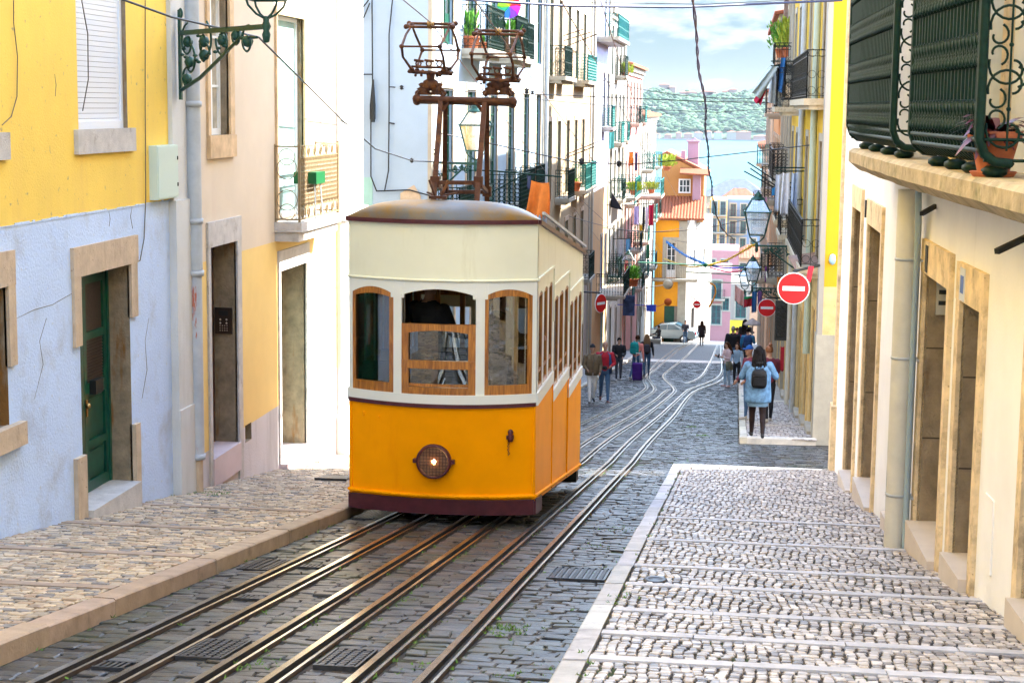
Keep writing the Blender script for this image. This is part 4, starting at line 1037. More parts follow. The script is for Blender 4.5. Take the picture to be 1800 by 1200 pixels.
m_pink = plaster('pink wall', (.58, .26, .22)); m_ochr = plaster('ochre stone wall', (.56, .36, .17), stain=(.48, .34, .2), stain_pos=(.5, .75)); m_tealwall = plaster('sea green dado', (.30, .50, .46))
m_tgreen = mat('turquoise painted wood', (.006, .16, .13), .45, var=.2, vscale=9)
m_tblue = mat('turquoise iron', (.008, .14, .125), .45, var=.2, vscale=12)

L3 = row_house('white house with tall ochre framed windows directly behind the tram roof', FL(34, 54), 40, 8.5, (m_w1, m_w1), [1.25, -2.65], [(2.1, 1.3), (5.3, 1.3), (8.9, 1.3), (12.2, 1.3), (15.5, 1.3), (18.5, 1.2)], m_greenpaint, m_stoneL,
   doors=[(2.5, 1.1, 2.6), (6, 1.1, 2.6), (9.5, 1.2, 2.6), (13, 1.1, 2.6), (16.5, 1.1, 2.6)], bal=[(0, 3.9, 6.7, .62, 'scroll', m_dgreen), (0, 8.0, 10.4, .72, 'scroll', m_dgreen), (0, 11.2, 13.6, .5, 'scroll', m_dgreen), (1, 1.0, 3.4, .5, 'dense', m_dgreen), (1, 8.1, 10.2, .85, 'dense', m_dgreen), (1, 11.2, 13.4, .6, 'scroll', m_dgreen), (1, 14.4, 16.6, .5, 'scroll', m_dgreen)], wh=3.0)
# end wall dressing of L3: sea green dado patch, stone panel, cables
mb = MB(); q = ony(655, 312, 34); q0 = ony(655, 360, 34)
mb.box(-12, q.x, 33.985, 34.0, -9, q.z); mb.build('dado', m_tealwall, L3)
mb = MB()
for pth in ([(654, 0), (655, 150), (652, 200), (652, 310), (662, 336), (676, 336), (683, 300), (684, 200), (684, 60), (690, 0)], [(615, 131), (655, 131)], [(662, 336), (720, 334), (760, 345)], [(615, 24), (630, 22), (645, 5), (648, 0)], [(622, 47), (640, 30), (650, 6)]):
    mb2 = MB(); mb2.tube([ony(u, v, 33.93) for u, v in pth], .014, 5); mb2.build('cable', m_ironblk, L3)
mb = MB(); a, b, c, d = ony(704, 365, 33.98), ony(704, 340, 33.98), ony(728, 325, 33.98), ony(740, 345, 33.98); mb.prism([a, b, c, d, ony(740, 365, 33.98)], (0, -.02, 0)); mb.build('bare_patch', m_stoneL, L3)
mb = MB(); mb.lathe([(.10, 0), (.10, .3), (.06, .4)], ony(655, 210, 33.9), 8, sx=.6, sy=.6); mb.tube([ony(655, 215, 33.88), ony(655, 185, 33.88), ony(656, 140, 33.88)], [.05, .06, .02], 6); mb.build('cable_joint', m_ironblk, L3)
pipe_run(L3, [L3_P for L3_P in (FL(34, 54).P(19.8, 8, .1), FL(34, 54).P(19.8, -9, .1))], .07, m_zinc)
pipe_run(L3, [FL(34, 54).P(7.2, 8, .08), FL(34, 54).P(7.2, -8, .08)], .05, m_w1)

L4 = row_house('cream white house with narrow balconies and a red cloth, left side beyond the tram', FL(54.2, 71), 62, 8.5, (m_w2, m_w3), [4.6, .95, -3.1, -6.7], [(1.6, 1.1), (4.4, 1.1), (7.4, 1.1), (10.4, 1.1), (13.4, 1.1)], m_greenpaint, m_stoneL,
   doors=[(2, 1.1, 2.4), (6, 1.1, 2.4), (10, 1.2, 2.4), (14, 1.1, 2.4)], bal=[(1, .5, 3.0, .62, 'scroll', m_dgreen), (1, 3.6, 5.4, .5, 'dense', m_stoneL), (1, 9.5, 13.5, .55, 'dense', m_tblue), (2, 3.4, 5.6, .5, 'scroll', m_dgreen), (2, 9.2, 11.6, .55, 'scroll', m_tblue), (2, 12.4, 14.6, .5, 'dense', m_tblue), (3, 6, 8.5, .5, 'dense', m_dgreen), (3, 12, 14.4, .5, 'scroll', m_dgreen)], wh=2.6, split=-6.9)
L5 = row_house('lilac house with projecting top cornice and lower walls of beige stone', FL(71.2, 80, -6.15), 75, 6.2, (m_lilac, m_ochr), [2.9, -.9, -8.2], [(5.4, 1.0), (7.6, 1.0)], m_greenpaint, m_whstone,
   doors=[(6.2, 1.2, 2.5)], bal=[(0, 1.0, 7.8, .95, 'scroll', m_tblue), (1, 4.6, 6.2, .5, 'dense', m_tblue), (2, 3.0, 8.2, 1.25, 'scroll', m_dgreen)], wh=2.4, split=-3.6, cornice=True)
L6 = row_house('white house with turquoise shutters and crowded flower balconies', FL(80.2, 91, -6.2), 85, 4.6, (m_w3, m_w3), [1.5, -1.7, -4.4, -8.1], [(1.6, 1.0), (4.4, 1.0), (7.2, 1.0), (9.6, 1.0)], m_tgreen, m_whstone,
   doors=[(3, 1.1, 2.4), (7, 1.1, 2.4)], bal=[(0, 3.4, 5.4, .55, 'dense', m_dgreen), (1, .8, 3.0, .6, 'dense', m_tblue), (1, 6.4, 8.6, .5, 'scroll', m_tblue), (2, .8, 2.8, .7, 'scroll', m_dgreen), (2, 3.2, 7.6, 1.15, 'scroll', m_tblue), (3, .6, 3.2, .6, 'dense', m_dgreen), (3, 6, 8.6, .6, 'dense', m_tblue)], wh=2.3)
L7 = row_house('pink house with red tiled eaves halfway down the left side', FL(91.2, 106, -6.2), 98, 2.2, (m_pink, m_pink), [-.9, -5.2, -7.9, -10.7], [(1.6, 1.0), (4.6, 1.0), (7.6, 1.0), (10.6, 1.0), (13.2, 1.0)], m_tgreen, m_whstone,
   doors=[(3, 1.1, 2.4), (9, 1.1, 2.4)], bal=[(0, 3.4, 5.8, .6, 'scroll', m_dgreen), (0, 9.6, 11.6, .6, 'dense', m_tblue), (1, .8, 2.8, .6, 'scroll', m_tblue), (1, 9.6, 13.8, 1.6, 'scroll', m_tblue), (2, 3.4, 5.8, .8, 'dense', m_dgreen), (2, 9.4, 11.8, .9, 'scroll', m_tblue), (3, .8, 2.8, .6, 'dense', m_tblue), (3, 9.6, 12, .6, 'scroll', m_dgreen)], wh=2.3, roof=1.0)
L8 = row_house('white house with red tiled roof at the far end of the left row', FL(106.2, 124, -6.2), 112, -.6, (m_w3, m_w2), [-3.9, -7.2, -10.5, -13.6], [(1.6, 1.0), (4.6, 1.0), (7.6, 1.0), (10.6, 1.0)], m_tgreen, m_whstone,
   doors=[(3, 1.1, 2.4), (9, 1.1, 2.4)], bal=[(0, .8, 2.8, .8, 'scroll', m_tblue), (0, 6.6, 8.6, 1.0, 'scroll', m_tblue), (1, 3.6, 5.6, .9, 'dense', m_tblue), (1, 8.6, 11.2, .9, 'scroll', m_dgreen), (2, .8, 2.8, .6, 'dense', m_tblue), (2, 6, 8.6, .8, 'scroll', m_dgreen)], wh=2.3, roof=1.2)

# ---------------- yellow gabled house closing the view
ye = 124
YH = thing('house', 'orange yellow house with red tile roof, white balcony and dark green door facing uphill', 'house', tuple(ong(1205, 598)))
m_or = plaster('orange yellow wall', (.80, .33, .02), stain=(.74, .40, .08)); m_or2 = plaster('pale orange wall', (.44, .20, .06)); 
xa, xb, xc = ony(1150, 500, ye).x, ony(1205, 500, ye).x, ony(1222, 500, ye).x
class FF(Frame): pass
fy = Frame((xb+.001, ye), (xa, ye), 1)   # faces -y
def facing(x0, x1, y):
    """frame of a wall that faces the camera end of the street"""
    f = Frame.__new__(Frame); f.o = Vector((x0, y, 0)); f.t = Vector((1, 0, 0)); f.len = x1-x0; f.side = -1; f.n = Vector((0, -1, 0)); return f
def fpx(f, u, v): p = ony(u, v, f.o.y); return p.x-f.o.x, p.z
xr = ony(1250, 500, ye).x; xB = ony(1250, 500, ye+9).x
fy = facing(xa, xb, ye); fR = facing(xa, xr, ye); fs = Frame((xb, ye), (xB, ye+9), 1); zt = ony(1200, 388, ye).z; zb = G(ye)-2
mb_ops = []
for (u0, v0, u1, v1) in ((1171, 426, 1189, 464+24), (1167, 566, 1191, 538)):
    a0, z0 = fpx(fy, u0, max(v0, v1)); a1, z1 = fpx(fy, u1, min(v0, v1)); mb_ops.append((a0, a1, z0 if v0 < 500 else G(ye)-.2, z1, .2))
wo = wall_with_openings(fy, 0, fy.len, zb, zt, mb_ops, .2, 9, [], None, 'wall', [m_or, m_dark], YH)
so_ = [(2.2, 3.0, ony(1225, 470, ye+3).z, ony(1225, 438, ye+3).z, .12), (5.6, 6.4, ony(1238, 470, ye+6).z, ony(1238, 438, ye+6).z, .12), (2.2, 3.2, G(ye+3)+.1, G(ye+3)+2.6, .2)]
wall_with_openings(fs, .003, fs.len, zb, zt, so_, .15, 2, [], None, 'wall', [plaster('sunlit white wall', (.27, .235, .20)), m_dark], YH)
for o in so_[:2]: window(YH, fs, o[0], o[1], o[2], o[3], .11, m_whitepaint, 'casement', sur=m_whstone)
mb = MB(); fy.box(mb, fy.len-.55, fy.len+.04, zb, zt-.02, -.02, .06); mb.build('corner_stone', m_whstone, YH)
o = mb_ops[0]; window(YH, fy, o[0], o[1], o[2], o[3], .19, m_whitepaint, 'french', sur=m_whstone, sw=.3)
o = mb_ops[1]; mb = MB(); fy.box(mb, o[0], o[1], o[2], o[3], -.19, -.15); mb.build('door', m_greenpaint, YH)
balcony(YH, fy, mb_ops[0][0]-1.0, mb_ops[0][1]+1.6, mb_ops[0][2]-.02, .7, rm=m_ironblk, sm=m_whstone, style='bars')
# tile roof falling towards us, then upper storey
up_y = ye+3.2; zr0 = ony(1200, 385, ye).z; zr1 = ony(1190, 345, up_y).z
tiles_roof('roof', fR, -.3, fR.len*.86, zr0, .35, 3.3, zr1-zr0, YH)
fu = facing(ony(1163, 300, up_y).x, ony(1238, 300, up_y).x, up_y)
za = ony(1200, 390, up_y).z
pts = [(0, za), (fu.len, za), (fu.len, ony(1238, 304, up_y).z), (fu.len*.12, ony(1172, 272, up_y).z), (0, ony(1163, 280, up_y).z)]
mb = MB(); mb.prism([fu.P(a, z, 0) for a, z in pts], (0, 7, 0)); mb.build('upper_storey', m_or2, YH)
a0, z0 = fpx(fu, 1195, 337); a1, z1 = fpx(fu, 1212, 317); mb = MB(); fu.box(mb, a0-.1, a1+.1, z0-.1, z1+.1, 0, .03); fu.box(mb, a0, a1, z0, z1, .03, .04, 1)
for k in (1, 2): fu.box(mb, a0+(a1-a0)*k/3-.03, a0+(a1-a0)*k/3+.03, z0, z1, .04, .06)
fu.box(mb, a0, a1, (z0+z1)/2-.03, (z0+z1)/2+.03, .04, .06); mb.build('window', [m_whitepaint, m_glass], YH)
mb = MB(); 
rl = [fu.P(-.2, ony(1160, 276, up_y).z+.0, .1), fu.P(fu.len*.12, pts[3][1]+.05, .1), fu.P(fu.len+.15, pts[2][1]-.02, .1), fu.P(fu.len+.15, pts[2][1]+.16, .1), fu.P(fu.len*.12, pts[3][1]+.25, .1), fu.P(-.2, ony(1160, 272, up_y).z, .1)]
mb.prism(rl, (0, 7.4, 0)); mb.build('roof', m_terr, YH)
c0, c1 = ony(1208, 300, up_y+2), ony(1228, 250, up_y+2); mb = MB(); mb.box(c0.x, c1.x, up_y+2, up_y+3, c0.z-1.2, c1.z); mb.box(c0.x-.12, c1.x+.12, up_y+1.9, up_y+3.1, c1.z, c1.z+.12)
mb.tube([Vector((c0.x+.2, up_y+2.5, c1.z+.1)), Vector((c0.x+.5, up_y+2.5, c1.z+.3)), Vector((c1.x, up_y+2.5, c1.z))], .05, 5); mb.build('chimney', plaster('pale pink render', (.36, .22, .26)), YH)
c0, c1 = ony(1197, 285, up_y+1), ony(1205, 265, up_y+1); mb = MB(); mb.box(c0.x, c1.x, up_y+1, up_y+1.6, c0.z-.5, c1.z); mb.build('chimney', plaster('pale pink render', (.36, .22, .26)), YH)
c0, c1 = ony(1216, 388, up_y-.6), ony(1232, 306, up_y-.6); mb = MB(); mb.box(c0.x, c1.x, up_y-.6, up_y, c0.z, c1.z); mb.build('buttress', plaster('pale pink render', (.36, .22, .26)), YH)
mb = MB(); c = ony(1222, 303, up_y-.6); mb.prism([c+Vector((-1.1, -.5, -.15)), c+Vector((1.1, -.5, -.25)), c+Vector((1.1, .4, .1)), c+Vector((-1.1, .4, .2))], (0, 0, .12)); mb.build('roof', m_terr, YH)


# ---------------- houses around and beyond the crest
def simple_house(label, x0, x1, y, zt, m, wins, sur, wm=m_tblue, depth=10, roof=None, zb=None, bal=(), name='house'):
    f = facing(x0, x1, y); zb = zb if zb is not None else zt-16
    B = thing(name, label, 'house', (x0, y, max(zb, terrain_z(y)))); ops = [(a, a+w_, z, z+h_, .15) for a, z, w_, h_ in wins]
    wall_with_openings(f, 0, f.len, zb, zt, ops, .15, depth, [], None, 'wall', [m, m_dark], B)
    for o in ops: window(B, f, o[0], o[1], o[2], o[3], .14, wm, 'casement', sur=sur, sw=.15)
    for (a0, a1, z) in bal: balcony(B, f, a0, a1, z, .7, rm=m_ironblk, sm=m_whstone, style='bars')
    if roof:
        mb = MB(); e = .5
        ap = Vector(((x0+x1)/2, y+depth/2, zt+roof)); q = [Vector((x0-e, y-e, zt)), Vector((x1+e, y-e, zt)), Vector((x1+e, y+depth+e, zt)), Vector((x0-e, y+depth+e, zt))]
        r0 = Vector((x0+(x1-x0)*.35, y+depth/2, zt+roof)); r1 = Vector((x0+(x1-x0)*.65, y+depth/2, zt+roof))
        mb.add(q+[r0, r1], [(0, 1, 5, 4), (1, 2, 5), (2, 3, 4, 5), (3, 0, 4), (3, 2, 1, 0)]); mb.build('roof', roof_m, B)
    return B
def roof_mat(name, c):
    m = mat(name, c, .85, var=.25, vscale=1.5, bump=.2); t = m.node_tree; b = t.nodes['Principled BSDF']
    wv = N(t, 'ShaderNodeTexWave'); wv.inputs['Scale'].default_value = 1.6; g = N(t, 'ShaderNodeNewGeometry'); t.links.new(g.outputs['Position'], wv.inputs['Vector'])
    bp = N(t, 'ShaderNodeBump'); bp.inputs['Strength'].default_value = .8; bp.inputs['Distance'].default_value = .1; t.links.new(wv.outputs['Fac'], bp.inputs['Height']); t.links.new(bp.outputs[0], b.inputs['Normal']); return m
m_rred = roof_mat('red tile roof', (.24, .08, .035)); m_rgrey = roof_mat('grey slate roof', (.075, .09, .13)); roof_m = m_rred
def hx(u, y): return ony(u, 400, y).x
def hz(v, y): return ony(1270, v, y).z
m_sky = plaster('pale blue wall', (.17, .25, .36)); m_ora = plaster('orange wall', (.60, .32, .06)); m_pk2 = plaster('rose pink wall', (.42, .20, .20))
y = 172; simple_house('narrow rose pink house in the gap where the street drops away', hx(1246, y), hx(1288, y), y, hz(478, y), m_pk2, [(.5, hz(570, y), .9, 1.9), (.5, hz(525, y), .9, 1.8), (1.6, hz(545, y), .6, 1.2)], m_whstone, bal=[(.2, 1.8, hz(525, y))], zb=-30)
y = 150; H_ = simple_house('small white building with blue arched gate and yellow base', hx(1288, y), hx(1322, y), y, hz(498, y), m_w3, [(.45, hz(558, y), .9, 2.4)], m_whstone, zb=-24)
f_ = facing(hx(1288, y), hx(1322, y), y); mb = MB(); f_.box(mb, -.01, f_.len+.01, hz(592, y), hz(562, y), 0, .03); mb.build('dado', mat('bright yellow base', (.80, .62, .05), .7), H_)
y = 215; simple_house('tall pink and cream house below the crest behind the green span rods', hx(1238, y), hx(1300, y), y, hz(440, y), m_pk2, [(a, z, .9, 1.7) for a in (.6, 2.2) for z in (hz(480, y), hz(520, y))], m_whstone, zb=-40)
y = 245; simple_house('orange yellow house with turquoise windows far down the hill', hx(1247, y), hx(1277, y), y, hz(352, y), m_ora, [(.3+a, z, .7, 1.9) for a in (0, 1.2) for z in (hz(378, y), hz(408, y), hz(436, y))], m_whstone, zb=-42, bal=[(.1, 2.3, hz(408, y)), (.1, 2.3, hz(378, y))])
y = 250; simple_house('long pale blue apartment house far down the hill, right of the orange one', hx(1277, y), hx(1350, y), y, hz(350, y), m_sky, [(.5+a, z, .8, 1.8) for a in (0, 1.5, 3, 4.5) for z in (hz(380, y), hz(410, y), hz(440, y))], m_whstone, zb=-42, bal=[(.3, 2.6, hz(380, y)), (.3, 2.6, hz(410, y))])
roof_m = m_rgrey; y = 300; simple_house('building with wide grey hipped roof by the river', hx(1238, y), hx(1345, y), y, hz(345, y), m_w2, [(1, hz(362, y), 1, 1.2), (4, hz(362, y), 1, 1.2)], m_whstone, roof=abs(hz(317, y)-hz(345, y)), zb=-42, depth=14)
roof_m = m_rred; y = 275; simple_house('low house with orange tiled roof in front of the grey roof', hx(1262, y), hx(1335, y), y, hz(357, y), m_w1, [(1, hz(368, y), .8, .7), (3, hz(368, y), .8, .7)], m_whstone, roof=2.2, zb=-42, depth=9)
y = 262; simple_house('flat roofed house with glazed terrace and orange roof edge', hx(1243, y), hx(1290, y), y, hz(366, y), m_w3, [(.5, hz(380, y), 1.2, .9), (2.2, hz(380, y), 1.2, .9)], m_whstone, roof=1.0, zb=-42)
y = 230; simple_house('cream house with many small windows behind the right hand lamps', hx(1296, y), hx(1352, y), y, hz(452, y), m_w2, [(.5+a, z, .8, 1.4) for a in (0, 1.6) for z in (hz(480, y), hz(510, y))], m_whstone, roof=1.4, zb=-42)
# side streets' houses so that gaps do not open onto nothing
simple_house('plain house up the left hand side street', -19, -16, 28, 4, m_w2, [(1, -4, 1, 1.6)], m_whstone, zb=-12)

# ================================================================== RIGHT ROW beyond the side street
m_yr = plaster('lemon yellow wall', (.60, .36, .015), stain=(.54, .31, .02)); m_yst = m_jambR
def RF(y0, y1): return Frame((XWR(y0), y0), (XWR(y1), y1), -1)
R2 = thing('house', 'lemon yellow house with dark iron balconies at the far corner of the right side street', 'house', (XWR(34), 34, G(34)))
fr2 = RF(33.8, 52); sl2 = [.2, -3.15]; ops = []; wl = []
for z in sl2:
    for c in (1.6, 4.6, 7.6, 10.6, 13.6, 16.6): o = (c-.55, c+.55, z+.02, z+2.5, .12); ops.append(o); wl.append(o)
dl = []
for c in (1.8, 4.4, 7.4, 10.6, 13.8, 16.6): yv = fr2.P(c, 0).y; o = (c-.55, c+.55, G(yv)+.25, G(yv)+2.75, .35); ops.append(o); dl.append(o)
m_goldst = mat('golden door stone', (.64, .46, .20), .8, var=.2, vscale=4, stain=(.42, .30, .14), stain_pos=(.5, .75), bump=.5, fine=((.30, .20, .10), 30))
wall_with_openings(fr2, 0, fr2.len, -14, 6.3, ops, .2, 9, [-3.45], lambda s, z: 0 if z > -3.45 else 1, 'wall', [m_yr, m_goldst, m_revR, m_dark], R2, jamb_mi=2)
for o in wl: window(R2, fr2, o[0], o[1], o[2], o[3], .115, m_greenpaint, 'french', sur=m_whstone, sw=.13)
for o in dl:
    mb = MB(); fr2.box(mb, o[0], o[1], o[2], o[3], -.345, -.29); mb.build('door', m_brownd, R2)
    mb = MB(); fr2.box(mb, o[0]-.16, o[0], o[2]-.5, o[3]+.0, -.02, .04); fr2.box(mb, o[1], o[1]+.16, o[2]-.5, o[3]+.0, -.02, .04); fr2.box(mb, o[0]-.16, o[1]+.16, o[3], o[3]+.25, -.02, .044); mb.build('surround', m_goldst, R2)
    mb = MB(); fr2.box(mb, o[0]-.05, o[1]+.05, o[2]-.6, o[2]+.005, -.34, .12); mb.build('step', m_whstone, R2)
for z in sl2:
    balcony(R2, fr2, .8, 8.6, z, .42, rm=m_ironblk, sm=m_stone, style='scroll', sp=.14); balcony(R2, fr2, 9.6, 12.2, z, .55, rm=m_ironblk, sm=m_stone, style='scroll'); balcony(R2, fr2, 15.4, 17.8, z, .5, rm=m_ironblk, sm=m_stone, style='scroll')
mb = MB(); fr2.box(mb, -.03, .5, -4.4+.0, 6.3, -.05, .05); mb.build('corner_stone', m_w3, R2)
mb = MB(); fr2.box(mb, -.05, .55, -14, -4.4, -.6, .07); mb.build('corner_stone', m_whstone, R2)
pipe_run(R2, [fr2.P(4.0-1.0, 6, .1), fr2.P(4.0-1.0, -5.2, .1)], .075, mat('grey green pipe', (.36, .44, .38), .5, var=.1)); pipe_run(R2, [fr2.P(9.2, 6, .1), fr2.P(9.2, -8.2, .1)], .07, m_zinc); pipe_run(R2, [fr2.P(12.6, -3, .1), fr2.P(12.6, -8.6, .1)], .07, m_creampipe)
mb = MB(); p = ony(1463, 466, 33.75); mb.lathe([(.0, 0), (.05, .03), (.07, .10), (.05, .20), (.0, .22)], p, 10); mb.build('wall_lamp', mat('pale blue plastic', (.35, .55, .70), .4), R2)
R3 = row_house('beige house with crowded iron balconies, second past the right side street', RF(52.2, 64), 58, 5.4, (m_w2, m_goldst), [1.0, -2.2, -5.4], [(1.5, 1.0), (4.2, 1.0), (7, 1.0), (10, 1.0)], m_greenpaint, m_whstone, doors=[(2, 1, 2.4), (6, 1, 2.4), (10, 1, 2.4)], bal=[(0, .5, 3, .6, 'scroll', m_ironblk), (1, .5, 5.4, .55, 'dense', m_ironblk), (1, 8.6, 11, .5, 'scroll', m_ironblk), (2, 3, 5.4, .55, 'dense', m_ironblk)], wh=2.3, split=-5.6)
R4 = row_house('ochre house with brick chimney stack and orange eaves on the right row', RF(64.2, 82), 70, 3.4, (m_or2, m_goldst), [-.2, -3.4, -6.6, -9.6], [(1.5, 1.0), (4.6, 1.0), (7.8, 1.0), (11, 1.0), (14.4, 1.0)], m_greenpaint, m_whstone, doors=[(3, 1, 2.4), (9, 1, 2.4), (14, 1, 2.4)], bal=[(0, 3.2, 6, .6, 'scroll', m_ironblk), (1, .5, 3, .6, 'dense', m_ironblk), (1, 9.6, 12, .6, 'scroll', m_dgreen), (2, 3.2, 6, .6, 'scroll', m_dgreen)], wh=2.2, roof=1.0)
R5 = row_house('cream house with tall windows near the crest on the right row', RF(87, 104), 95, .8, (m_w2, m_ochr), [-2.8, -6, -9.2], [(1.5, 1.0), (4.6, 1.0), (7.8, 1.0), (11, 1.0), (14.4, 1.0)], m_greenpaint, m_whstone, doors=[(3, 1, 2.4), (9, 1, 2.4)], bal=[(0, .5, 3, .7, 'scroll', m_tblue), (1, .5, 3, .8, 'dense', m_dgreen), (2, 6, 9, .7, 'scroll', m_dgreen)], wh=2.2, roof=1.0)
R6 = row_house('last pale house of the right row before the crest', RF(104.3, 119), 115, -2.4, (m_w3, m_w2), [-6, -9.4, -12.6], [(1.5+3.2*k, 1.0) for k in range(4)], m_greenpaint, m_whstone, doors=[(3, 1, 2.4), (9, 1, 2.4)], bal=[(0, .5, 3, .7, 'scroll', m_ironblk)], wh=2.2, roof=1.0)
mb = MB(); p0 = ony(1384, 95, 60); mb.box(p0.x-.15, p0.x+.6, 60, 60.8, 1, 5.4+2.0)
mb.build('chimney', mat('brown brick stack', (.26, .17, .13), .9, var=.3, vscale=8, bump=.8, bscale=14), R3)
# brown rusty hood above the no-entry sign
mb = MB(); a, b = ony(1385, 450, 36.5), ony(1445, 470, 35.5); mb.add([(a.x, 36.5, a.z), (XWR(36.5), 36.5, a.z+.1), (XWR(34.6), 34.6, a.z-.05), (a.x+.25, 34.6, a.z-.35), (a.x, 36.5, a.z-.02), (XWR(36.5), 36.5, a.z+.08), (XWR(34.6), 34.6, a.z-.07), (a.x+.25, 34.6, a.z-.37)], [(0, 1, 2, 3), (7, 6, 5, 4), (0, 3, 7, 4), (3, 2, 6, 7), (0, 4, 5, 1)])
mb.build('canopy', mat('brown painted metal', (.22, .12, .08), .6, var=.2), R2)

# ================================================================== RIVER, HILLS
WZ = -40.0
mb = MB(); mb.add([(-2500, 290, WZ), (3500, 290, WZ), (3500, 4200, WZ), (-2500, 4200, WZ)], [(0, 1, 2, 3)])
mw_ = mat('river water', (.055, .125, .135), .5, ior=1.06, spec=.5, var=.08, vscale=.01, bump=.25, bscale=.25)
mb.build('water', mw_, kind='structure')
hillV = []; nx_, ny_ = 220, 70
X = np.linspace(-900, 700, nx_); Y = np.linspace(2120, 3300, ny_)
def hillz(x, y):
    t = (y-2150)/170.0; sh_ = max(0, min(1, t)); 
    ridge = 58+14*noise.noise(Vector((x*.006, 3, 0)))+8*noise.noise(Vector((x*.02, 9, 0)))+5*noise.noise(Vector((x*.05, y*.02, 4)))
    left = 1/(1+math.exp(-(x+330)/40))
    base = 2+(ridge-2)*(sh_**.8)
    return WZ+max(-1, base*(.3+.7*left)+6*noise.noise(Vector((x*.03, y*.03, 0)))*sh_ if t > 0 else t*30)
V = np.array([(x, y, hillz(x, y)) for y in Y for x in X])
m_hill = mat('distant wooded hill', (.07, .11, .06), .95, var=.55, vscale=.045, stain=(.34, .28, .19), stain_scale=.012, stain_pos=(.55, .68))
fast_mesh('hills', V, [np.array([(i*nx_+j, i*nx_+j+1, (i+1)*nx_+j+1, (i+1)*nx_+j) for i in range(ny_-1) for j in range(nx_-1)])], m_hill, kind='structure', smooth=True)
# woods on the hill: lumpy crowns
n = 15000; xs_ = rng.uniform(-400, 140, n); ys_ = rng.uniform(2165, 2400, n); V = []; F = []; 
ico = bmesh.new(); bmesh.ops.create_icosphere(ico, subdivisions=1, radius=1); iv = np.array([v.co[:] for v in ico.verts]); ifc = np.array([[v.index for v in f.verts] for f in ico.faces]); ico.free()
VV = []; FF_ = []; CC = []
for i in range(n):
    r = rng.uniform(1.2, 3.6)*(1.5 if i % 9 == 0 else 1); z = hillz(xs_[i], ys_[i]); q = iv*(1+rng.normal(0, .18, (len(iv), 1)))*np.array([r*1.3, r, r*.7])+np.array([xs_[i], ys_[i], z+r*.4]); VV.append(q); FF_.append(ifc+i*len(iv)); CC.append(np.tile(np.array([.045, .080, .035])*rng.uniform(.35, 1.9), (len(iv), 1)))
tag(fast_mesh('woodland', np.concatenate(VV), [np.concatenate(FF_)], mat('distant tree crowns', (.07, .12, .05), .95, attr='Col', var=.3, vscale=.2), col=np.concatenate(CC), smooth=True), 'dark green woods covering the hill across the river', 'woods', kind='stuff')
# quay town along the far bank
mb = MB(); x = -420
while x < 320:
    w_ = random.uniform(6, 26); h_ = random.uniform(4, 10); c = random.choice([(.32, .27, .24), (.30, .32, .33), (.30, .19, .15), (.28, .25, .2)])
    mb.box(x, x+w_, 2135, 2150, WZ+1, WZ+1+h_, 0, col=c)
    mb.prism([(x-.5, 2134, WZ+1+h_), (x+w_+.5, 2134, WZ+1+h_), (x+w_*.5, 2142, WZ+2.6+h_)], (0, 12, 0), 1); x += w_+random.uniform(0, 8)
mb.box(-500, 400, 2125, 2133, WZ-1, WZ+1.6, 0, col=(.2, .18, .17))
tag(mb.build('far_waterfront', [mat('far walls', (.6, .6, .6), .9, attr='Col'), m_rred]), 'row of tiny pale warehouses along the far river bank', 'buildings', kind='stuff')
mb = MB()
for i in range(9):
    x = -130+i*14+random.uniform(-4, 4); yy_ = 2330; z = hillz(x, yy_); w_ = random.uniform(8, 16); mb.box(x, x+w_, yy_, yy_+10, z-3, z+7, 0, col=(.26, .17, .14)); mb.prism([(x-.5, yy_-1, z+7), (x+w_+.5, yy_-1, z+7), (x+w_/2, yy_+5, z+9.5)], (0, 10, 0), 1)
tag(mb.build('hilltop_village', [MATS['far walls'], m_rred]), 'tiny cluster of red roofed houses on top of the far hill', 'buildings', kind='stuff')

# house added out of view: bounces sun onto the tram, shows in its windows
TH = thing('house', 'unseen cream house added uphill to bounce sunlight onto the tram, mirrored in its windows', 'house', (-2, -14, G(-14)))
ft = Frame.__new__(Frame); ft.o = Vector((9, -14, 0)); ft.t = Vector((-1, 0, 0)); ft.len = 22; ft.side = -1; ft.n = Vector((0, 1, 0))
ops = [(a, a+1.1, z, z+2.1, .15) for a in (1.5, 4.5, 7.5, 10.5, 13.5, 16.5) for z in (1.2, 4.6)]
wall_with_openings(ft, 0, 22, G(-14)-1, 8.0, ops, .15, 6, [], None, 'wall', [plaster('warm cream render', (.78, .68, .50)), m_dark], TH)
for o in ops: window(TH, ft, o[0], o[1], o[2], o[3], .14, m_whitepaint, 'casement', sur=m_whstone)
# river and street air: one even haze box
xs0, xs1, ys0, ys1, zs0, zs1 = -2600, 3600, -60, 4300, -44, 60
mb = MB(); mb.box(xs0, xs1, ys0, ys1, zs0, zs1); hz_o = mb.build('haze', [], kind='stuff'); 
hm_ = bpy.data.materials.new('haze air'); hm_.use_nodes = True; t_ = hm_.node_tree; t_.nodes.clear(); o_ = N(t_, 'ShaderNodeOutputMaterial'); pv = N(t_, 'ShaderNodeVolumePrincipled'); pv.inputs['Color'].default_value = (.80, .90, 1, 1); pv.inputs['Density'].default_value = .00004; pv.inputs['Anisotropy'].default_value = .0
t_.links.new(pv.outputs[0], o_.inputs['Volume']); hz_o.data.materials.append(hm_); tag(hz_o, 'thin bluish air that softens the far river bank', 'haze', kind='stuff')
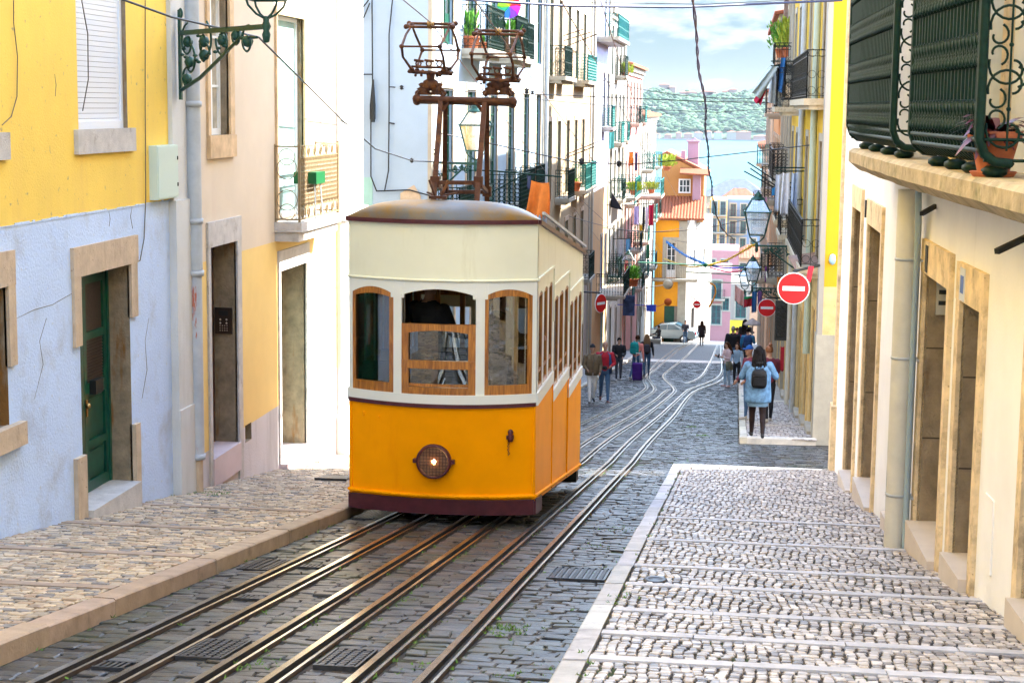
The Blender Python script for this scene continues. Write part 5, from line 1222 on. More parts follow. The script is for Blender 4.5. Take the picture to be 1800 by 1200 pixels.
# ================================================================== FUNICULAR TRAM
YF = 17.5; TXL, TXR = -4.06, -2.06; TXC = (TXL+TXR)/2; THW = (TXR-TXL)/2; g0 = G(YF); YS = [17.5, 19.05, 20.85, 22.65]; YR = YS[-1]
m_ty = mat('yellow tram enamel', (.97, .35, .001), .42, ior=1.12, spec=.5, var=.05, vscale=2.5, stain=(.82, .24, .002), stain_scale=2.2, stain_pos=(.58, .85), streak=True)
m_tc = mat('cream tram enamel', (.74, .75, .60), .35, var=.04, vscale=2, stain=(.58, .56, .38), stain_scale=3, stain_pos=(.56, .8), coat=.1, streak=True)
m_tw = mat('white tram trim', (.72, .74, .70), .35, var=.04)
m_tm = mat('maroon tram paint', (.075, .018, .025), .4, var=.25, vscale=10)
m_wood = bpy.data.materials.new('varnished wood'); m_wood.use_nodes = True
def _wood():
    t = m_wood.node_tree; b = t.nodes['Principled BSDF']; l = t.links.new; g = N(t, 'ShaderNodeNewGeometry'); mp_ = N(t, 'ShaderNodeMapping'); mp_.inputs['Scale'].default_value = (14, 14, 1.6); l(g.outputs['Position'], mp_.inputs[0])
    n = N(t, 'ShaderNodeTexNoise'); n.inputs['Scale'].default_value = 2.2; n.inputs['Detail'].default_value = 6; n.inputs['Distortion'].default_value = 1.2; l(mp_.outputs[0], n.inputs['Vector'])
    r = N(t, 'ShaderNodeValToRGB'); r.color_ramp.elements[0].position = .35; r.color_ramp.elements[0].color = (.22, .075, .012, 1); r.color_ramp.elements[1].position = .68; r.color_ramp.elements[1].color = (.50, .20, .03, 1)
    l(n.outputs['Fac'], r.inputs[0]); l(r.outputs[0], b.inputs['Base Color']); b.inputs['Roughness'].default_value = .35; b.inputs['Coat Weight'].default_value = .4; b.inputs['Coat Roughness'].default_value = .15
_wood(); MATS['varnished wood'] = m_wood
m_roof = mat('weathered tram roof', (.12, .13, .145), .45, .3, var=.2, vscale=2, stain=(.22, .13, .03), stain_scale=1.3, stain_pos=(.44, .60), fine=((.20, .13, .08), 24))
m_tglass = glass('tram window glass', (.62, .66, .64), .015, .06)
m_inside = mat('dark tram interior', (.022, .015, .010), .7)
m_rustframe = mat('rusty trolley iron', (.07, .026, .014), .65, .2, var=.4, vscale=14, stain=(.18, .07, .02), stain_scale=6, stain_pos=(.5, .7), bump=.5, bscale=40)
T = thing('tram', 'yellow and cream funicular tram with wooden window frames climbing the steep street', 'tram', (TXC, YF, g0))
def bowf(z):   # bow of the nose at a height above the rail
    return float(np.interp(z, [.1, .35, 1.3, 3.3], [.15, .18, .30, .30]))
def TF(t, z, d=0):
    x = TXC+THW*t; y = YF-bowf(z)*(1-t*t)+d
    # side taper towards the foot
    k = 1-.012*max(0, (1.2-z)); return Vector((TXC+(x-TXC)*k, y, g0+z))
def fpan(mb, t0, t1, z0, z1, d0=0, d1=.03, mi=0, n=None, arch0=0, arch1=0, tm=None, th=None, nz=1):
    """curved front panel between t0..t1, optionally arched lower/upper edge, from depth d0 (outer) to d1"""
    n = n or max(2, int((t1-t0)*18)); tm = (t0+t1)/2 if tm is None else tm; th = (t1-t0)/2 if th is None else th
    def zz(t, z, a): return z + a*(1-((t-tm)/th)**2)
    vs = []
    for i in range(n+1):
        t = t0+(t1-t0)*i/n
        for d in (d0, d1):
            for k in range(nz+1):
                za, zb_ = zz(t, z0, arch0), zz(t, z1, arch1); vs.append(TF(t, za+(zb_-za)*k/nz, d))
    m_ = 2*(nz+1); fs = []
    for i in range(n):
        a, b = i*m_, (i+1)*m_
        for k in range(nz):
            fs.append((a+k, b+k, b+k+1, a+k+1)); fs.append((a+nz+1+k, a+nz+2+k, b+nz+2+k, b+nz+1+k))
        fs.append((a, a+nz+1, b+nz+1, b)); fs.append((a+nz, b+nz, b+2*nz+1, a+2*nz+1))
    e = n*m_
    fs.append(tuple([k for k in range(nz+1)]+[nz+1+k for k in range(nz, -1, -1)])); fs.append(tuple([e+k for k in range(nz+1)]+[e+nz+1+k for k in range(nz, -1, -1)])[::-1])
    mb.add(vs, fs, mi, True if nz > 1 else False)
def smooth_by_angle(o, a=40):
    o.data.polygons.foreach_set('use_smooth', [True]*len(o.data.polygons))
    try: o.data.set_sharp_from_angle(angle=R_(a))
    except Exception: pass
    return o
PT = [(-.955, -.475), (-.385, .395), (.485, .955)]   # window openings in t
ZW0, ZW1 = 1.43, 2.46
dz = lambda y: -SL*(y-YF)
# --- body shell: lower yellow
mb = MB(); fpan(mb, -1, 1, .28, 1.30, 0, .04, 0, n=36, nz=6)
for k in range(3):
    ya, yb = YS[k], YS[k+1]; zt_ = 1.30+dz(ya)   # level sill per section
    for x0, x1 in ((TXR-.03, TXR), (TXL, TXL+.03)):
        e = .006 if k % 2 else 0
        zb0, zb1 = .28+dz(ya), .28+dz(yb)
        sx = (x0+(e if x0 < TXC else 0), x1-(e if x0 > TXC else 0))
        a = (.02 if k == 0 else .006)
        vs = [(x, y, g0+z) for x in sx for y, z in ((ya+a-(.02 if k == 0 else 0), zb0), (yb-.006, zb1), (yb-.006, zt_), (ya+a-(.02 if k == 0 else 0), zt_))]
        mb.add(vs, [(3, 2, 1, 0), (4, 5, 6, 7), (0, 1, 5, 4), (1, 2, 6, 5), (2, 3, 7, 6), (3, 0, 4, 7)], 0)
mb.box(TXL, TXR, YR-.03, YR, g0+.28+dz(YR), g0+1.3+dz(YS[2]), 0)
for i in range(19):
    t = -.95+1.9*i/18; mb.sphere(TF(t, .345, -.034), .009, 0, 6, 4)
for (t, z) in ((-.82, 1.16), (-.64, 1.16), (-.82, 1.19)): mb.sphere(TF(t, z, -.004), .014, 0, 6, 4)
for t in (-.62, .0, .62): 
    for i in range(9): mb.sphere(TF(t, .40+.1*i, -.001), .0055, 0, 5, 4)
body = mb.build('body', m_ty, T); smooth_by_angle(body, 30)
# vertical seams / corner beads, foot moulding
mb = MB()
for k in range(1, 3):
    mb.box(TXR, TXR+.012, YS[k]-.012, YS[k]+.012, g0+.30+dz(YS[k]), g0+1.28+dz(YS[k-1]), 0)
pts = [TF(-1+2*i/40, .335, -.012) for i in range(41)]
mb.tube(pts, .024, 6); mb.tube([Vector((TXR+.004, YF, g0+.335)), Vector((TXR+.004, YR, g0+.335+dz(YR)))], .02, 6); mb.tube([Vector((TXL-.004, YF, g0+.335)), Vector((TXL-.004, YR, g0+.335+dz(YR)))], .02, 6)
mb.tube([TF(.985, .30, -.008), TF(.985, 1.29, -.008)], .014, 5); mb.tube([TF(-.985, .30, -.008), TF(-.985, 1.29, -.008)], .014, 5)
mb.build('moulding', m_ty, body)
# --- upper cream shell
mb = MB()
TOPZ = 3.20; BEL = 2.62
posts = [(-1, PT[0][0]), (PT[0][1], PT[1][0]), (PT[1][1], PT[2][0]), (PT[2][1], 1)]
for a, b in posts: fpan(mb, a, b, 1.33, 2.50, 0, .06, 1, n=3)
# header with arched bottoms over each window
for a, b in PT: fpan(mb, a, b, ZW1, BEL, 0, .06, 1, arch0=.07, n=14)
for a, b in posts: fpan(mb, a, b, 2.50, BEL, 0, .06, 1, n=3)
fpan(mb, -1, 1, BEL, TOPZ, .006, .05, 0, n=36)
for a, b in posts[1:3]: fpan(mb, a-.03, b+.03, 2.43, 2.60, -.006, .0, 1, n=3)
fpan(mb, -1, 1, 1.335, 1.43, -.015, .08, 1, n=36)
for a, b in posts[1:3]:
    for q in (a, b):
        for z in (2.46, 2.50, 2.54, 1.39): mb.sphere(TF(q, z, -.008), .005, 0, 5, 4)
shell = mb.build('upper_body', [m_tc, m_tw], T); smooth_by_angle(shell, 30)
mb = MB(); mb.tube([TF(-1+2*i/40, BEL, -.004) for i in range(41)], .016, 6)
mb.build('moulding', m_tc, shell)
mb = MB(); fpan(mb, -1, 1, 1.295, 1.335, -.028, .05, 0, n=36); mb.build('belt', m_tm, T)
mb = MB(); fpan(mb, -1.004, 1.004, TOPZ, TOPZ+.045, -.035, .08, 0, n=36)
for x0, x1 in ((TXR-.02, TXR+.035), (TXL-.035, TXL+.02)): mb.box(x0, x1, YF, YR+.1, g0+TOPZ, g0+TOPZ+.045, 0, shear=-SL)
mb.build('roof_edge', m_tm, T)
# --- side upper: per section, three windows with arched tops stepping with the street
def side_x(x, s): return x
mb = MB(); wf = []
for side, X in ((1, TXR), (-1, TXL)):
    xi = X-.05*side
    for k in range(3):
        ya, yb = YS[k], YS[k+1]; zk = dz(ya); L_ = yb-ya; W0 = ya+.10+(.04 if k == 0 else 0); W1 = yb-.05; n = 3; gap = .07
        ww = (W1-W0-gap*(n-1))/n; z0, z1 = 1.43+zk, 2.42+zk
        X0, X1 = sorted((xi, X))
        mb.box(X0, X1, ya+.001, W0, g0+z0, g0+z1+.05, 1); mb.box(X0, X1, W1, yb-.001, g0+z0, g0+z1+.05, 1)
        for j in range(n-1): a = W0+ww*(j+1)+gap*j; mb.box(X0, X1, a, a+gap, g0+z0, g0+z1+.05, 1)
        # header: polygon with arches below, street-parallel top
        for j in range(n):
            a = W0+(ww+gap)*j; N_ = 8; prev = None
            for i in range(N_):
                y0, y1 = a+ww*i/N_, a+ww*(i+1)/N_; h0, h1 = z1+.05*math.sin(math.pi*i/N_), z1+.05*math.sin(math.pi*(i+1)/N_)
                vs = [(x, y, g0+z) for x in (X0, X1) for y, z in ((y0, h0), (y1, h1), (y1, TOPZ+dz(y1)), (y0, TOPZ+dz(y0)))]
                mb.add(vs, [(3, 2, 1, 0), (4, 5, 6, 7), (0, 1, 5, 4)], 0)
        for (y0, y1) in [(ya+.001, W0)]+[(W0+ww*(j+1)+gap*j, W0+ww*(j+1)+gap*(j+1)) for j in range(n-1)]+[(W1, yb-.001)]:
            vs = [(x, y, g0+z) for x in (X0, X1) for y, z in ((y0, z1+.05), (y1, z1+.05), (y1, TOPZ+dz(y1)), (y0, TOPZ+dz(y0)))]
            mb.add(vs, [(3, 2, 1, 0), (4, 5, 6, 7), (0, 1, 5, 4)], 0)
        # sill and raised diagonal moulding
        mb.box(*sorted((xi, X+.02*side)), ya, yb-.012, g0+1.30+zk, g0+1.43+zk, 1)
        mb.box(*sorted((X, X+.018*side)), ya+.02, yb-.02, g0+BEL+zk-.015, g0+BEL+zk+.015, 0)
        mb.box(*sorted((X, X+.015*side)), yb-.03, yb-.0, g0+2.0+zk, g0+BEL+zk, 0)
        # step panel between the sill and the next section's sill
        if k < 2: mb.box(X0, X1, yb-.004, yb, g0+1.30+dz(yb), g0+1.43+zk, 1)
        wf.append((side, X, xi, W0, ww, gap, z0, z1, n))
mb.box(TXL+.05, TXR-.05, YR-.05, YR-.01, g0+2.45+dz(YR), g0+TOPZ+dz(YR), 0); mb.box(TXL+.05, TXR-.05, YR-.05, YR-.01, g0+1.2+dz(YR), g0+1.5+dz(YR), 0)
for a, b in ((TXL+.05, TXL+.2), (TXC-.5, TXC-.4), (TXC+.4, TXC+.5), (TXR-.2, TXR-.05)): mb.box(a, b, YR-.05, YR-.01, g0+1.5+dz(YR), g0+2.45+dz(YR), 0)
mb.build('side_panel', [m_tc, m_tw], T)
for side, X, xi, W0, ww, gap, z0, z1, n in wf:
    for j in range(n):
        a = W0+(ww+gap)*j; fr_w = .032; f = MB(); xa, xb = sorted((xi+.006*side, X-.008*side))
        f.box(xa, xb, a, a+fr_w, g0+z0, g0+z1); f.box(xa, xb, a+ww-fr_w, a+ww, g0+z0, g0+z1); f.box(xa, xb, a+fr_w, a+ww-fr_w, g0+z0, g0+z0+.05)
        f.box(xa+.006, xb-.006, a+fr_w, a+ww-fr_w, g0+z0+.17, g0+z0+.205); f.box(xa, xb, a, a+ww, g0+z1, g0+z1+.03)
        wo_ = f.build('window', m_wood, T); p_ = MB(); p_.box((xa+xb)/2-.003, (xa+xb)/2+.003, a+.02, a+ww-.02, g0+z0+.02, g0+z1)
        if not (side == 1 and j == 1 and W0 > 19 and W0 < 20): p_.build('pane', m_tglass, wo_)
# --- front windows
def win_front(t0, t1, panes):
    w_ = .032/THW; f = MB(); d0, d1 = .004, .055
    if panes == 'full':
        fpan(f, t0, t0+w_*1.1, ZW0, ZW1+.0, d0, d1, n=2); fpan(f, t1-w_*1.5, t1, ZW0, ZW1, d0, d1, n=2)
        fpan(f, t0+w_*1.1, t1-w_*1.5, ZW0, ZW0+.10, d0, d1); fpan(f, t0, t1, ZW1-.045, ZW1+.0, d0, d1, arch1=.07, arch0=.045, n=14)
    else:
        zt_ = 2.165; w2 = .085/THW*.9
        fpan(f, t0, t0+w2, ZW0, zt_, d0, d1, n=2); fpan(f, t1-w2, t1, ZW0, zt_, d0, d1, n=2)
        fpan(f, t0+w2, t1-w2, zt_-.095, zt_, d0, d1, n=10, arch0=.03); fpan(f, t0-.0, t1+.0, 1.70, 1.785, d0-.008, d1, n=10); fpan(f, t0+w2, t1-w2, ZW0, ZW0+.075, d0-.004, d1, n=10)
        fpan(f, t0+w2, t1-w2, ZW0+.08, ZW0+.11, d0+.02, d1, n=10)
    o = f.build('window', m_wood, T); p_ = MB()
    if panes == 'full': fpan(p_, t0+w_*.5, t1-w_*.5, ZW0+.05, ZW1+.03, .028, .032)
    else: fpan(p_, t0+.03, t1-.03, ZW0+.05, 2.12, .028, .032, n=10)
    p_.build('pane', m_tglass, o)
win_front(*PT[0], 'full'); win_front(*PT[1], 'sash'); win_front(*PT[2], 'full')
# --- skirt, underframe, wheels
mb = MB(); fpan(mb, -1.0, 1.0, .135, .30, -.02, .03, 0, n=36)
for x0, x1 in ((TXR-.02, TXR+.012), (TXL-.012, TXL+.02)): mb.box(x0, x1, YF, YF+.55, g0+.135, g0+.30, 0, shear=-SL)
mb.build('skirt', m_tm, T)
mb = MB(); mb.box(TXL+.1, TXR-.1, YF+.05, YR-.05, g0+.22, g0+.32, 0, shear=-SL); mb.box(-3.55, -2.95, YF+.3, YR-.3, g0+.10, g0+.22, 0, shear=-SL); mb.box(TXR-.25, TXR-.02, YR-.25, YR+.02, g0+.14+dz(YR), g0+.30+dz(YR), 0)
mb.build('underframe', m_ironblk, T)
for yw in (18.6, 21.6):
    for xw in (-3.65, -2.84):
        mb = MB(); mb.lathe([(.0, -.05), (.24, -.05), (.26, .0), (.24, .02), (.24, .05), (0, .05)], (xw, yw, G(yw)+.27), 20, axis='X'); mb.build('wheel', m_iron, T)
# floor steps, benches, bulkheads
mb = MB()
for k in range(3):
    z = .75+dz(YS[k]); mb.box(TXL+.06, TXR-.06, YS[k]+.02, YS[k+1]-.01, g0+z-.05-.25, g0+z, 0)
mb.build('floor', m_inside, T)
for k in range(3):
    z = .75+dz(YS[k])
    for ys_ in (YS[k]+.35, YS[k+1]-.28):
        mb = MB(); mb.box(TXL+.12, TXR-.62, ys_-.2, ys_+.2, g0+z+.38, g0+z+.43); mb.box(TXL+.12, TXR-.62, ys_-.22, ys_-.19, g0+z+.43, g0+z+.95); mb.build('bench', m_inside, T)
for k in (1, 2):
    y = YS[k]; z = dz(y); mb = MB(); 
    for x0, x1 in ((TXL+.06, TXL+.14), (TXC-.36, TXC-.30), (TXC+.30, TXC+.36), (TXR-.14, TXR-.06)): mb.box(x0, x1, y-.03, y+.03, g0+.3+z, g0+TOPZ+z-.02)
    mb.box(TXL+.14, TXC-.36, y-.025, y+.025, g0+.3+z, g0+1.35+z); mb.box(TXC+.36, TXR-.14, y-.025, y+.025, g0+.3+z, g0+1.35+z); mb.box(TXL+.14, TXR-.14, y-.025, y+.025, g0+2.55+z, g0+TOPZ+z-.02)
    mb.build('bulkhead', m_wood, T)
mb = MB(); a = TF(.05, 1.0, .35); mb.box(a.x-.28, a.x-.02, a.y, a.y+.25, g0+.75, g0+1.30); mb.lathe([(.03, 0), (.03, .16), (.14, .17), (.14, .19), (0, .2)], (a.x-.15, a.y+.1, g0+1.35), 12); mb.build('control_stand', m_inside, T)
# --- roof dome
mb = MB(); nx_, ny_ = 28, 26; Vr = []
def roofz(t, y):
    dome = .23*(1-abs(t)**2.6)
    return dome
for j in range(ny_+1):
    if j <= 10: s = j/10; d = (1-math.cos(s*math.pi/2))*.55; rise = math.sin(s*math.pi/2)**.6
    else: s = (j-10)/(ny_-10); d = .62+s*(YR+.12-YF-.62); rise = 1
    for i in range(nx_+1):
        t = -1.02+2.04*i/nx_; tc = max(-1, min(1, t)); y0 = YF-bowf(3.3)*(1-tc*tc)-.03; y = y0+(YR+.12-y0)*(d/(YR+.12-YF))
        edge = max(0, 1-abs(t)/1.02); up_ = .20*(1-abs(t/1.02)**4.5)
        Vr.append((TXC+THW*t, y, g0+TOPZ+.045+dz(y)*1.0*(1 if y > YF else 0)+up_*rise))
mb.add(Vr, [(j*(nx_+1)+i, j*(nx_+1)+i+1, (j+1)*(nx_+1)+i+1, (j+1)*(nx_+1)+i) for j in range(ny_) for i in range(nx_)], 0, True)
mb.box(TXL-.02, TXR+.02, YF+.05, YR+.1, g0+TOPZ+.0, g0+TOPZ+.03, 0, shear=-SL)
roof = mb.build('roof', m_roof, T)
mb = MB(); c = TF(-.06, 3.2, 0)+Vector((0, .35, .27)); mb.box(c.x-.09, c.x+.09, c.y-.05, c.y+.05, c.z-.03, c.z+.0)
for s in (-1, 1): mb.bar(c+Vector((s*.03, 0, 0)), c+Vector((s*.10, .05, .16)), .022); mb.bar(c+Vector((s*.03, .03, 0)), c+Vector((s*.16, .25, .02)), .018)
mb.build('cable_hook', m_rustframe, roof)
for side in (1,):
    mb = MB(); mb.bar(Vector((TXR+.03, YF+.2, g0+TOPZ+.10)), Vector((TXR+.03, YR, g0+TOPZ+.10+dz(YR))), .03); mb.build('gutter', m_zinc, roof)
# --- headlight, lamp socket
hp = TF((765-778)/164+.04, .72, 0); hz_ = g0+.735
hl = MB(); prof = [(.0, .02), (.14, .02), (.15, -.03), (.155, -.07), (.178, -.075), (.185, -.055), (.185, .02)]
hl.lathe(prof[::-1], hp, 32, axis='Y', mi=0)
for s in (-1, 1): hl.box(hp.x+s*.19-.03, hp.x+s*.19+.03, hp.y-.05, hp.y+.02, hp.z-.02, hp.z+.02)
H = hl.build('headlight', m_tm, T)
mb = MB()
for i in range(-4, 5):
    k = i*.034; L_ = math.sqrt(max(0, .155**2-k*k)); mb.bar(hp+Vector((k, -.085, -L_)), hp+Vector((k, -.085, L_)), .006); mb.bar(hp+Vector((-L_, -.083, k)), hp+Vector((L_, -.083, k)), .006)
mb.build('grille', mat('dark bronze wire', (.09, .05, .035), .5, .5), H)
mb = MB(); mb.lathe([(.0, -.012), (.06, -.015), (.10, -.025), (.14, -.04), (.15, -.05)], hp, 24, axis='Y'); mb.build('reflector', mat('dull headlight mirror', (.40, .22, .14), .35, .8, var=.3, vscale=20), H)
mb = MB(); mb.sphere(hp+Vector((.005, -.045, 0)), .022, 0, 10, 8); mb.build('bulb', mat('lit bulb', (1, .7, .35), .4, emit=((1, .55, .2), 9)), H)
sp = TF((897-778)/164+.03, .98, -.01); mb = MB(); mb.lathe([(.0, -.07), (.028, -.07), (.034, -.03), (.024, .0), (.03, .03), (.014, .055), (0, .06)], sp+Vector((0, -.03, .03)), 10); mb.box(sp.x-.045, sp.x+.03, sp.y-.03, sp.y+.02, sp.z-.02, sp.z+.02)
for i in range(9): mb.ring(sp+Vector((-.02+.004*math.sin(i*2), -.03, -.04-.018*i)), .010, .0035, Vector((1, 0, 0)) if i % 2 else Vector((0, 1, 0)), Vector((0, 0, 1)), 8, 3)
mb.build('lamp_socket', m_tm, T)
# --- trolley stand and two pantographs
fy_, by_, ty_ = 18.75, 20.2, 19.35
def q(u, v, y): return ony(u, v, y)
st = MB()
tl, tr = q(775, 176, ty_), q(852, 178, ty_); bl, br_ = q(762, 358, fy_), q(838, 358, fy_)
bl2, br2 = q(781, 362, by_), q(856, 362, by_); tl2, tr2 = q(783, 180, ty_+.12), q(856, 182, ty_+.12)
for a, b in ((tl, bl), (tr, br_), (tl2, bl2), (tr2, br2)): st.bar(a, b, .055)
st.tube([q(731, 174, ty_), q(903, 179, ty_)], .04, 8); st.tube([q(731, 177, ty_+.12), q(903, 182, ty_+.12)], .036, 8)
for a, b in ((q(733, 174, ty_), q(733, 178, ty_+.12)), (q(901, 179, ty_), q(901, 183, ty_+.12))): st.sphere(a, .055, 0); st.sphere(b, .05, 0)
def lerp(a, b, t): return a+(b-a)*t
l1, r1 = lerp(tl, bl, .80), lerp(tr, br_, .80); l2, r2 = lerp(tl2, bl2, .86), lerp(tr2, br2, .86)
st.bar(l1, r1, .045); st.bar(l2, r2, .045); st.bar(l1, l2, .04); st.bar(r1, r2, .04)
for a, b, s in ((tl, bl, 1), (tr, br_, -1)): st.bar(lerp(a, b, .12), lerp(tl, tr, .5+(-.28 if s == 1 else .28)), .03)
for p in (l1, r1, l2, r2): st.obox(p-Vector((.05, .03, .05)), Vector((.1, 0, 0)), Vector((0, .06, 0)), Vector((0, 0, .12)))
stand = st.build('trolley_stand', m_rustframe, T)
def pantograph(u, vt, name='pantograph'):
    mb = MB(); c = q(u, 172, ty_+.06); sc = 155.0; Z = lambda v: (172-v)/sc
    P = lambda x, y, v: c+Vector((x, y, Z(v)))
    # insulators
    for s in (-1, 1):
        mb.lathe([(.075, .03), (.085, .05), (.06, .07), (.09, .10), (.05, .12), (.07, .15), (.04, .17)], c+Vector((s*.075, 0, 0)), 10)
    mb.lathe([(.05, .08), (.10, .12), (.085, .19), (.045, .21), (.05, .26), (.03, .28)], c, 12)
    for s in (-1, 1): mb.bar(c+Vector((s*.15, -.05, .02)), c+Vector((s*.05, 0, .18)), .035); mb.sphere(c+Vector((s*.15, 0, .05)), .035)
    vb = vt+84
    # base frame with springs
    for y in (-.12, .12): mb.tube([P(-.23, y, vb), P(.23, y, vb+3)], .022, 6); mb.tube([P(-.2, y, vb-9), P(.22, y, vb-7)], .013, 5)
    for x in (-.23, -.12, .0, .12, .23): mb.tube([P(x, -.13, vb), P(x, .13, vb)], .018, 6)
    for x in (-.12, .0, .12): mb.ring(P(x, -.12, vb-14), .03, .009, Vector((1, 0, 0)), Vector((0, 0, 1)), 10, 4); mb.tube([P(x-.05, -.12, vb-20), P(x+.06, -.12, vb-18)], .016, 6)
    for i in range(14): mb.sphere(P(-.22+.034*i, random.choice((-.13, .13)), vb+random.uniform(-3, 8)), random.uniform(.014, .026), 0, 6, 4)
    # rhombic arms
    vm = vt+43
    for x in (-.21, .21):
        top = P(x*1.05, 0, vt+3)
        for y in (-.62, .62):
            jn = P(x*1.02, y, vm+(4 if y > 0 else 0)*0); mb.tube([top, lerp(top, jn, .5)+Vector((x*.05, 0, .012)), jn], [.013, .015, .017], 6)
            lo = P(x*.9, y*.25, vb-3); mb.tube([jn, lerp(jn, lo, .45)+Vector((x*.12, y*.12, 0)), lo], [.016, .014, .018], 6)
            mb.sphere(jn, .028, 0); mb.sphere(lo, .03, 0)
        mb.sphere(top, .03, 0)
    for y in (-.62, .62): mb.tube([P(-.24, y, vm), P(.24, y, vm)], .012, 6)
    for y, v in ((-.09, vt+6), (.09, vt-1)):
        mb.tube([P(-.26, y, v), P(.27, y, v+1)], .017, 7)
        for x in (-.27, .27): mb.sphere(P(x, y, v), .03, 0)
    for x in (-.25, .25): mb.tube([P(x, -.1, vt+5), P(x, .1, vt)], .02, 6)
    o = mb.build(name, m_rustframe, stand)
    ws = []
    for y in (-.09, .09): w = MB(); w.lathe([(.0, -.02), (.05, -.02), (.035, -.005), (.035, .005), (.05, .02), (0, .02)], P(0, y, vt+2), 14, axis='X'); ws.append(w)
    return o, ws
for (u, vt) in ((757, 43), (876, 56)):
    o, ws = pantograph(u, vt)
    for w in ws: w.build('pulley', mat('brass pulley', (.30, .18, .07), .4, .9), stand)
# red and yellow plate on the kerb side left as plain paint
# ================================================================== PEOPLE
def _skin(nm, c): return mat(nm, c, .55, var=.06)
SK1 = _skin('light skin', (.52, .30, .21)); SK2 = _skin('tan skin', (.38, .20, .13)); SK3 = _skin('brown skin', (.14, .07, .045))
def cloth(nm, c, r=.85, v=.15): return mat(nm, c, r, var=v, vscale=9, bump=.4, bscale=60)
def human(label, loc, Ht, rz, skin, top, bottom, shoes, hair=None, hair_style='short', hair_mat=None, legs=(0, 0), arms=((0, 8, 10), (0, 8, 10)), bulk=1.0, sleeve=1.0, leg_bulk=1.0, hip_w=1.0, head_turn=0, sit=False, fingers=True, voxel=.011, lean=0, group=None, bare_leg=None, head_pitch=0, sh_w=1.0):
    """legs: forward swing (deg) per side; arms: (forward, outward, elbow bend) per side; faces -y before rz"""
    s = Ht/1.75; root = thing('person', label, 'person', loc, group, rz)
    el = MB(); bones = []    # bones: (p,q,tag)
    def cap(p, q, r0, r1, tag_, n=12):
        p, q = Vector(p), Vector(q); d = q-p; L_ = d.length; d.normalize(); k = 5
        pts = [p-d*r0*.7]+[p-d*r0*.35]+[p+(q-p)*i/4 for i in range(5)]+[q+d*r1*.35]+[q+d*r1*.7]
        rs = [r0*.45, r0*.85]+[r0+(r1-r0)*i/4 for i in range(5)]+[r1*.85, r1*.45]
        el.tube(pts, rs, n); bones.append((p, q, tag_))
    def stack(rings, tag_):
        n = 16; vs = []
        for (cx, cy, z, rx, ry) in rings:
            for j in range(n): t = 2*math.pi*j/n; vs.append((cx+rx*math.cos(t), cy+ry*math.sin(t), z))
        el.add(vs, [(i*n+j, i*n+(j+1) % n, (i+1)*n+(j+1) % n, (i+1)*n+j) for i in range(len(rings)-1) for j in range(n)]+[tuple(range(n))[::-1], tuple(range((len(rings)-1)*n, len(rings)*n))])
    B = bulk; hz = .91*s if not sit else .42*s; ln = math.tan(R_(lean)); 
    def ty(z): return -ln*(z-hz)
    z_ = lambda k: hz+(k-.91)*s
    stack([(0, ty(z_(k)), z_(k), rx*s*(B if k > .98 else 1)*w_, ry*s*(B if k > .98 else 1)) for k, rx, ry, w_ in ((.80, .10, .09, hip_w), (.86, .155, .11, hip_w), (.93, .165, .115, hip_w), (1.02, .145, .10, 1), (1.10, .14, .098, 1), (1.20, .155, .108, 1), (1.32, .175, .112, sh_w), (1.40, .170, .095, sh_w), (1.45, .12, .075, sh_w), (1.48, .065, .06, 1))], 'top')
    bones.append((Vector((0, ty(z_(.99)), z_(1.0))), Vector((0, ty(z_(1.4)), z_(1.40))), 'top')); bones.append((Vector((-.08*s, 0, z_(.86))), Vector((.08*s, 0, z_(.86))), 'bottom')); bones.append((Vector((-.08*s, 0, z_(.92))), Vector((.08*s, 0, z_(.92))), 'bottom'))
    for sx in (-1, 1): bones.append((Vector((sx*.05*s, ty(z_(1.40)), z_(1.40))), Vector((sx*.19*s*sh_w, ty(z_(1.42)), z_(1.41))), 'top'))
    # neck and head
    hy = ty(z_(1.6))-.012*s; nk0 = Vector((0, ty(z_(1.44)), z_(1.44))); hc = Vector((0, hy-.012*s, z_(1.635)))
    cap(nk0, hc-Vector((0, -.01*s, .06*s)), .055*s, .05*s, 'skin')
    ht, hp_ = R_(head_turn), R_(head_pitch); Hm = Matrix.Rotation(ht, 3, 'Z') @ Matrix.Rotation(hp_, 3, 'X')
    n = 14; vs = []; rings = [(-.118, .030, .035, -.030), (-.105, .045, .055, -.022), (-.07, .062, .076, -.012), (-.03, .070, .088, -.004), (.02, .075, .094, .004), (.06, .072, .090, .008), (.095, .055, .066, .010), (.115, .025, .03, .010)]
    for (z, rx, ry, cy) in rings:
        for j in range(n): t = 2*math.pi*j/n; vs.append(hc+Hm @ (Vector((rx*math.cos(t), cy+ry*math.sin(t), z))*s))
    el.add(vs, [(i*n+j, i*n+(j+1) % n, (i+1)*n+(j+1) % n, (i+1)*n+j) for i in range(len(rings)-1) for j in range(n)]+[tuple(range(n))[::-1], tuple(range((len(rings)-1)*n, len(rings)*n))])
    hv = lambda x, y, z: hc+Hm @ (Vector((x, y, z))*s)
    el.tube([hv(0, -.085, .012), hv(0, -.100, -.012), hv(0, -.108, -.028)], [.010*s, .013*s, .016*s], 6)
    for sx in (-1, 1): el.sphere(hv(sx*.076, .012, -.005), .020*s, 0, 8, 6, (.5, .9, 1.4)); el.sphere(hv(sx*.028, -.078, .022), .016*s, 0, 6, 5, (1.4, .6, .5))
    el.sphere(hv(0, -.085, -.052), .018*s, 0, 8, 5, (1.5, .6, .6)); el.sphere(hv(0, -.070, -.098), .024*s, 0, 8, 5)
    bones.append((hv(0, 0, -.08), hv(0, 0, .10), 'skin'))
    # legs
    feet = []
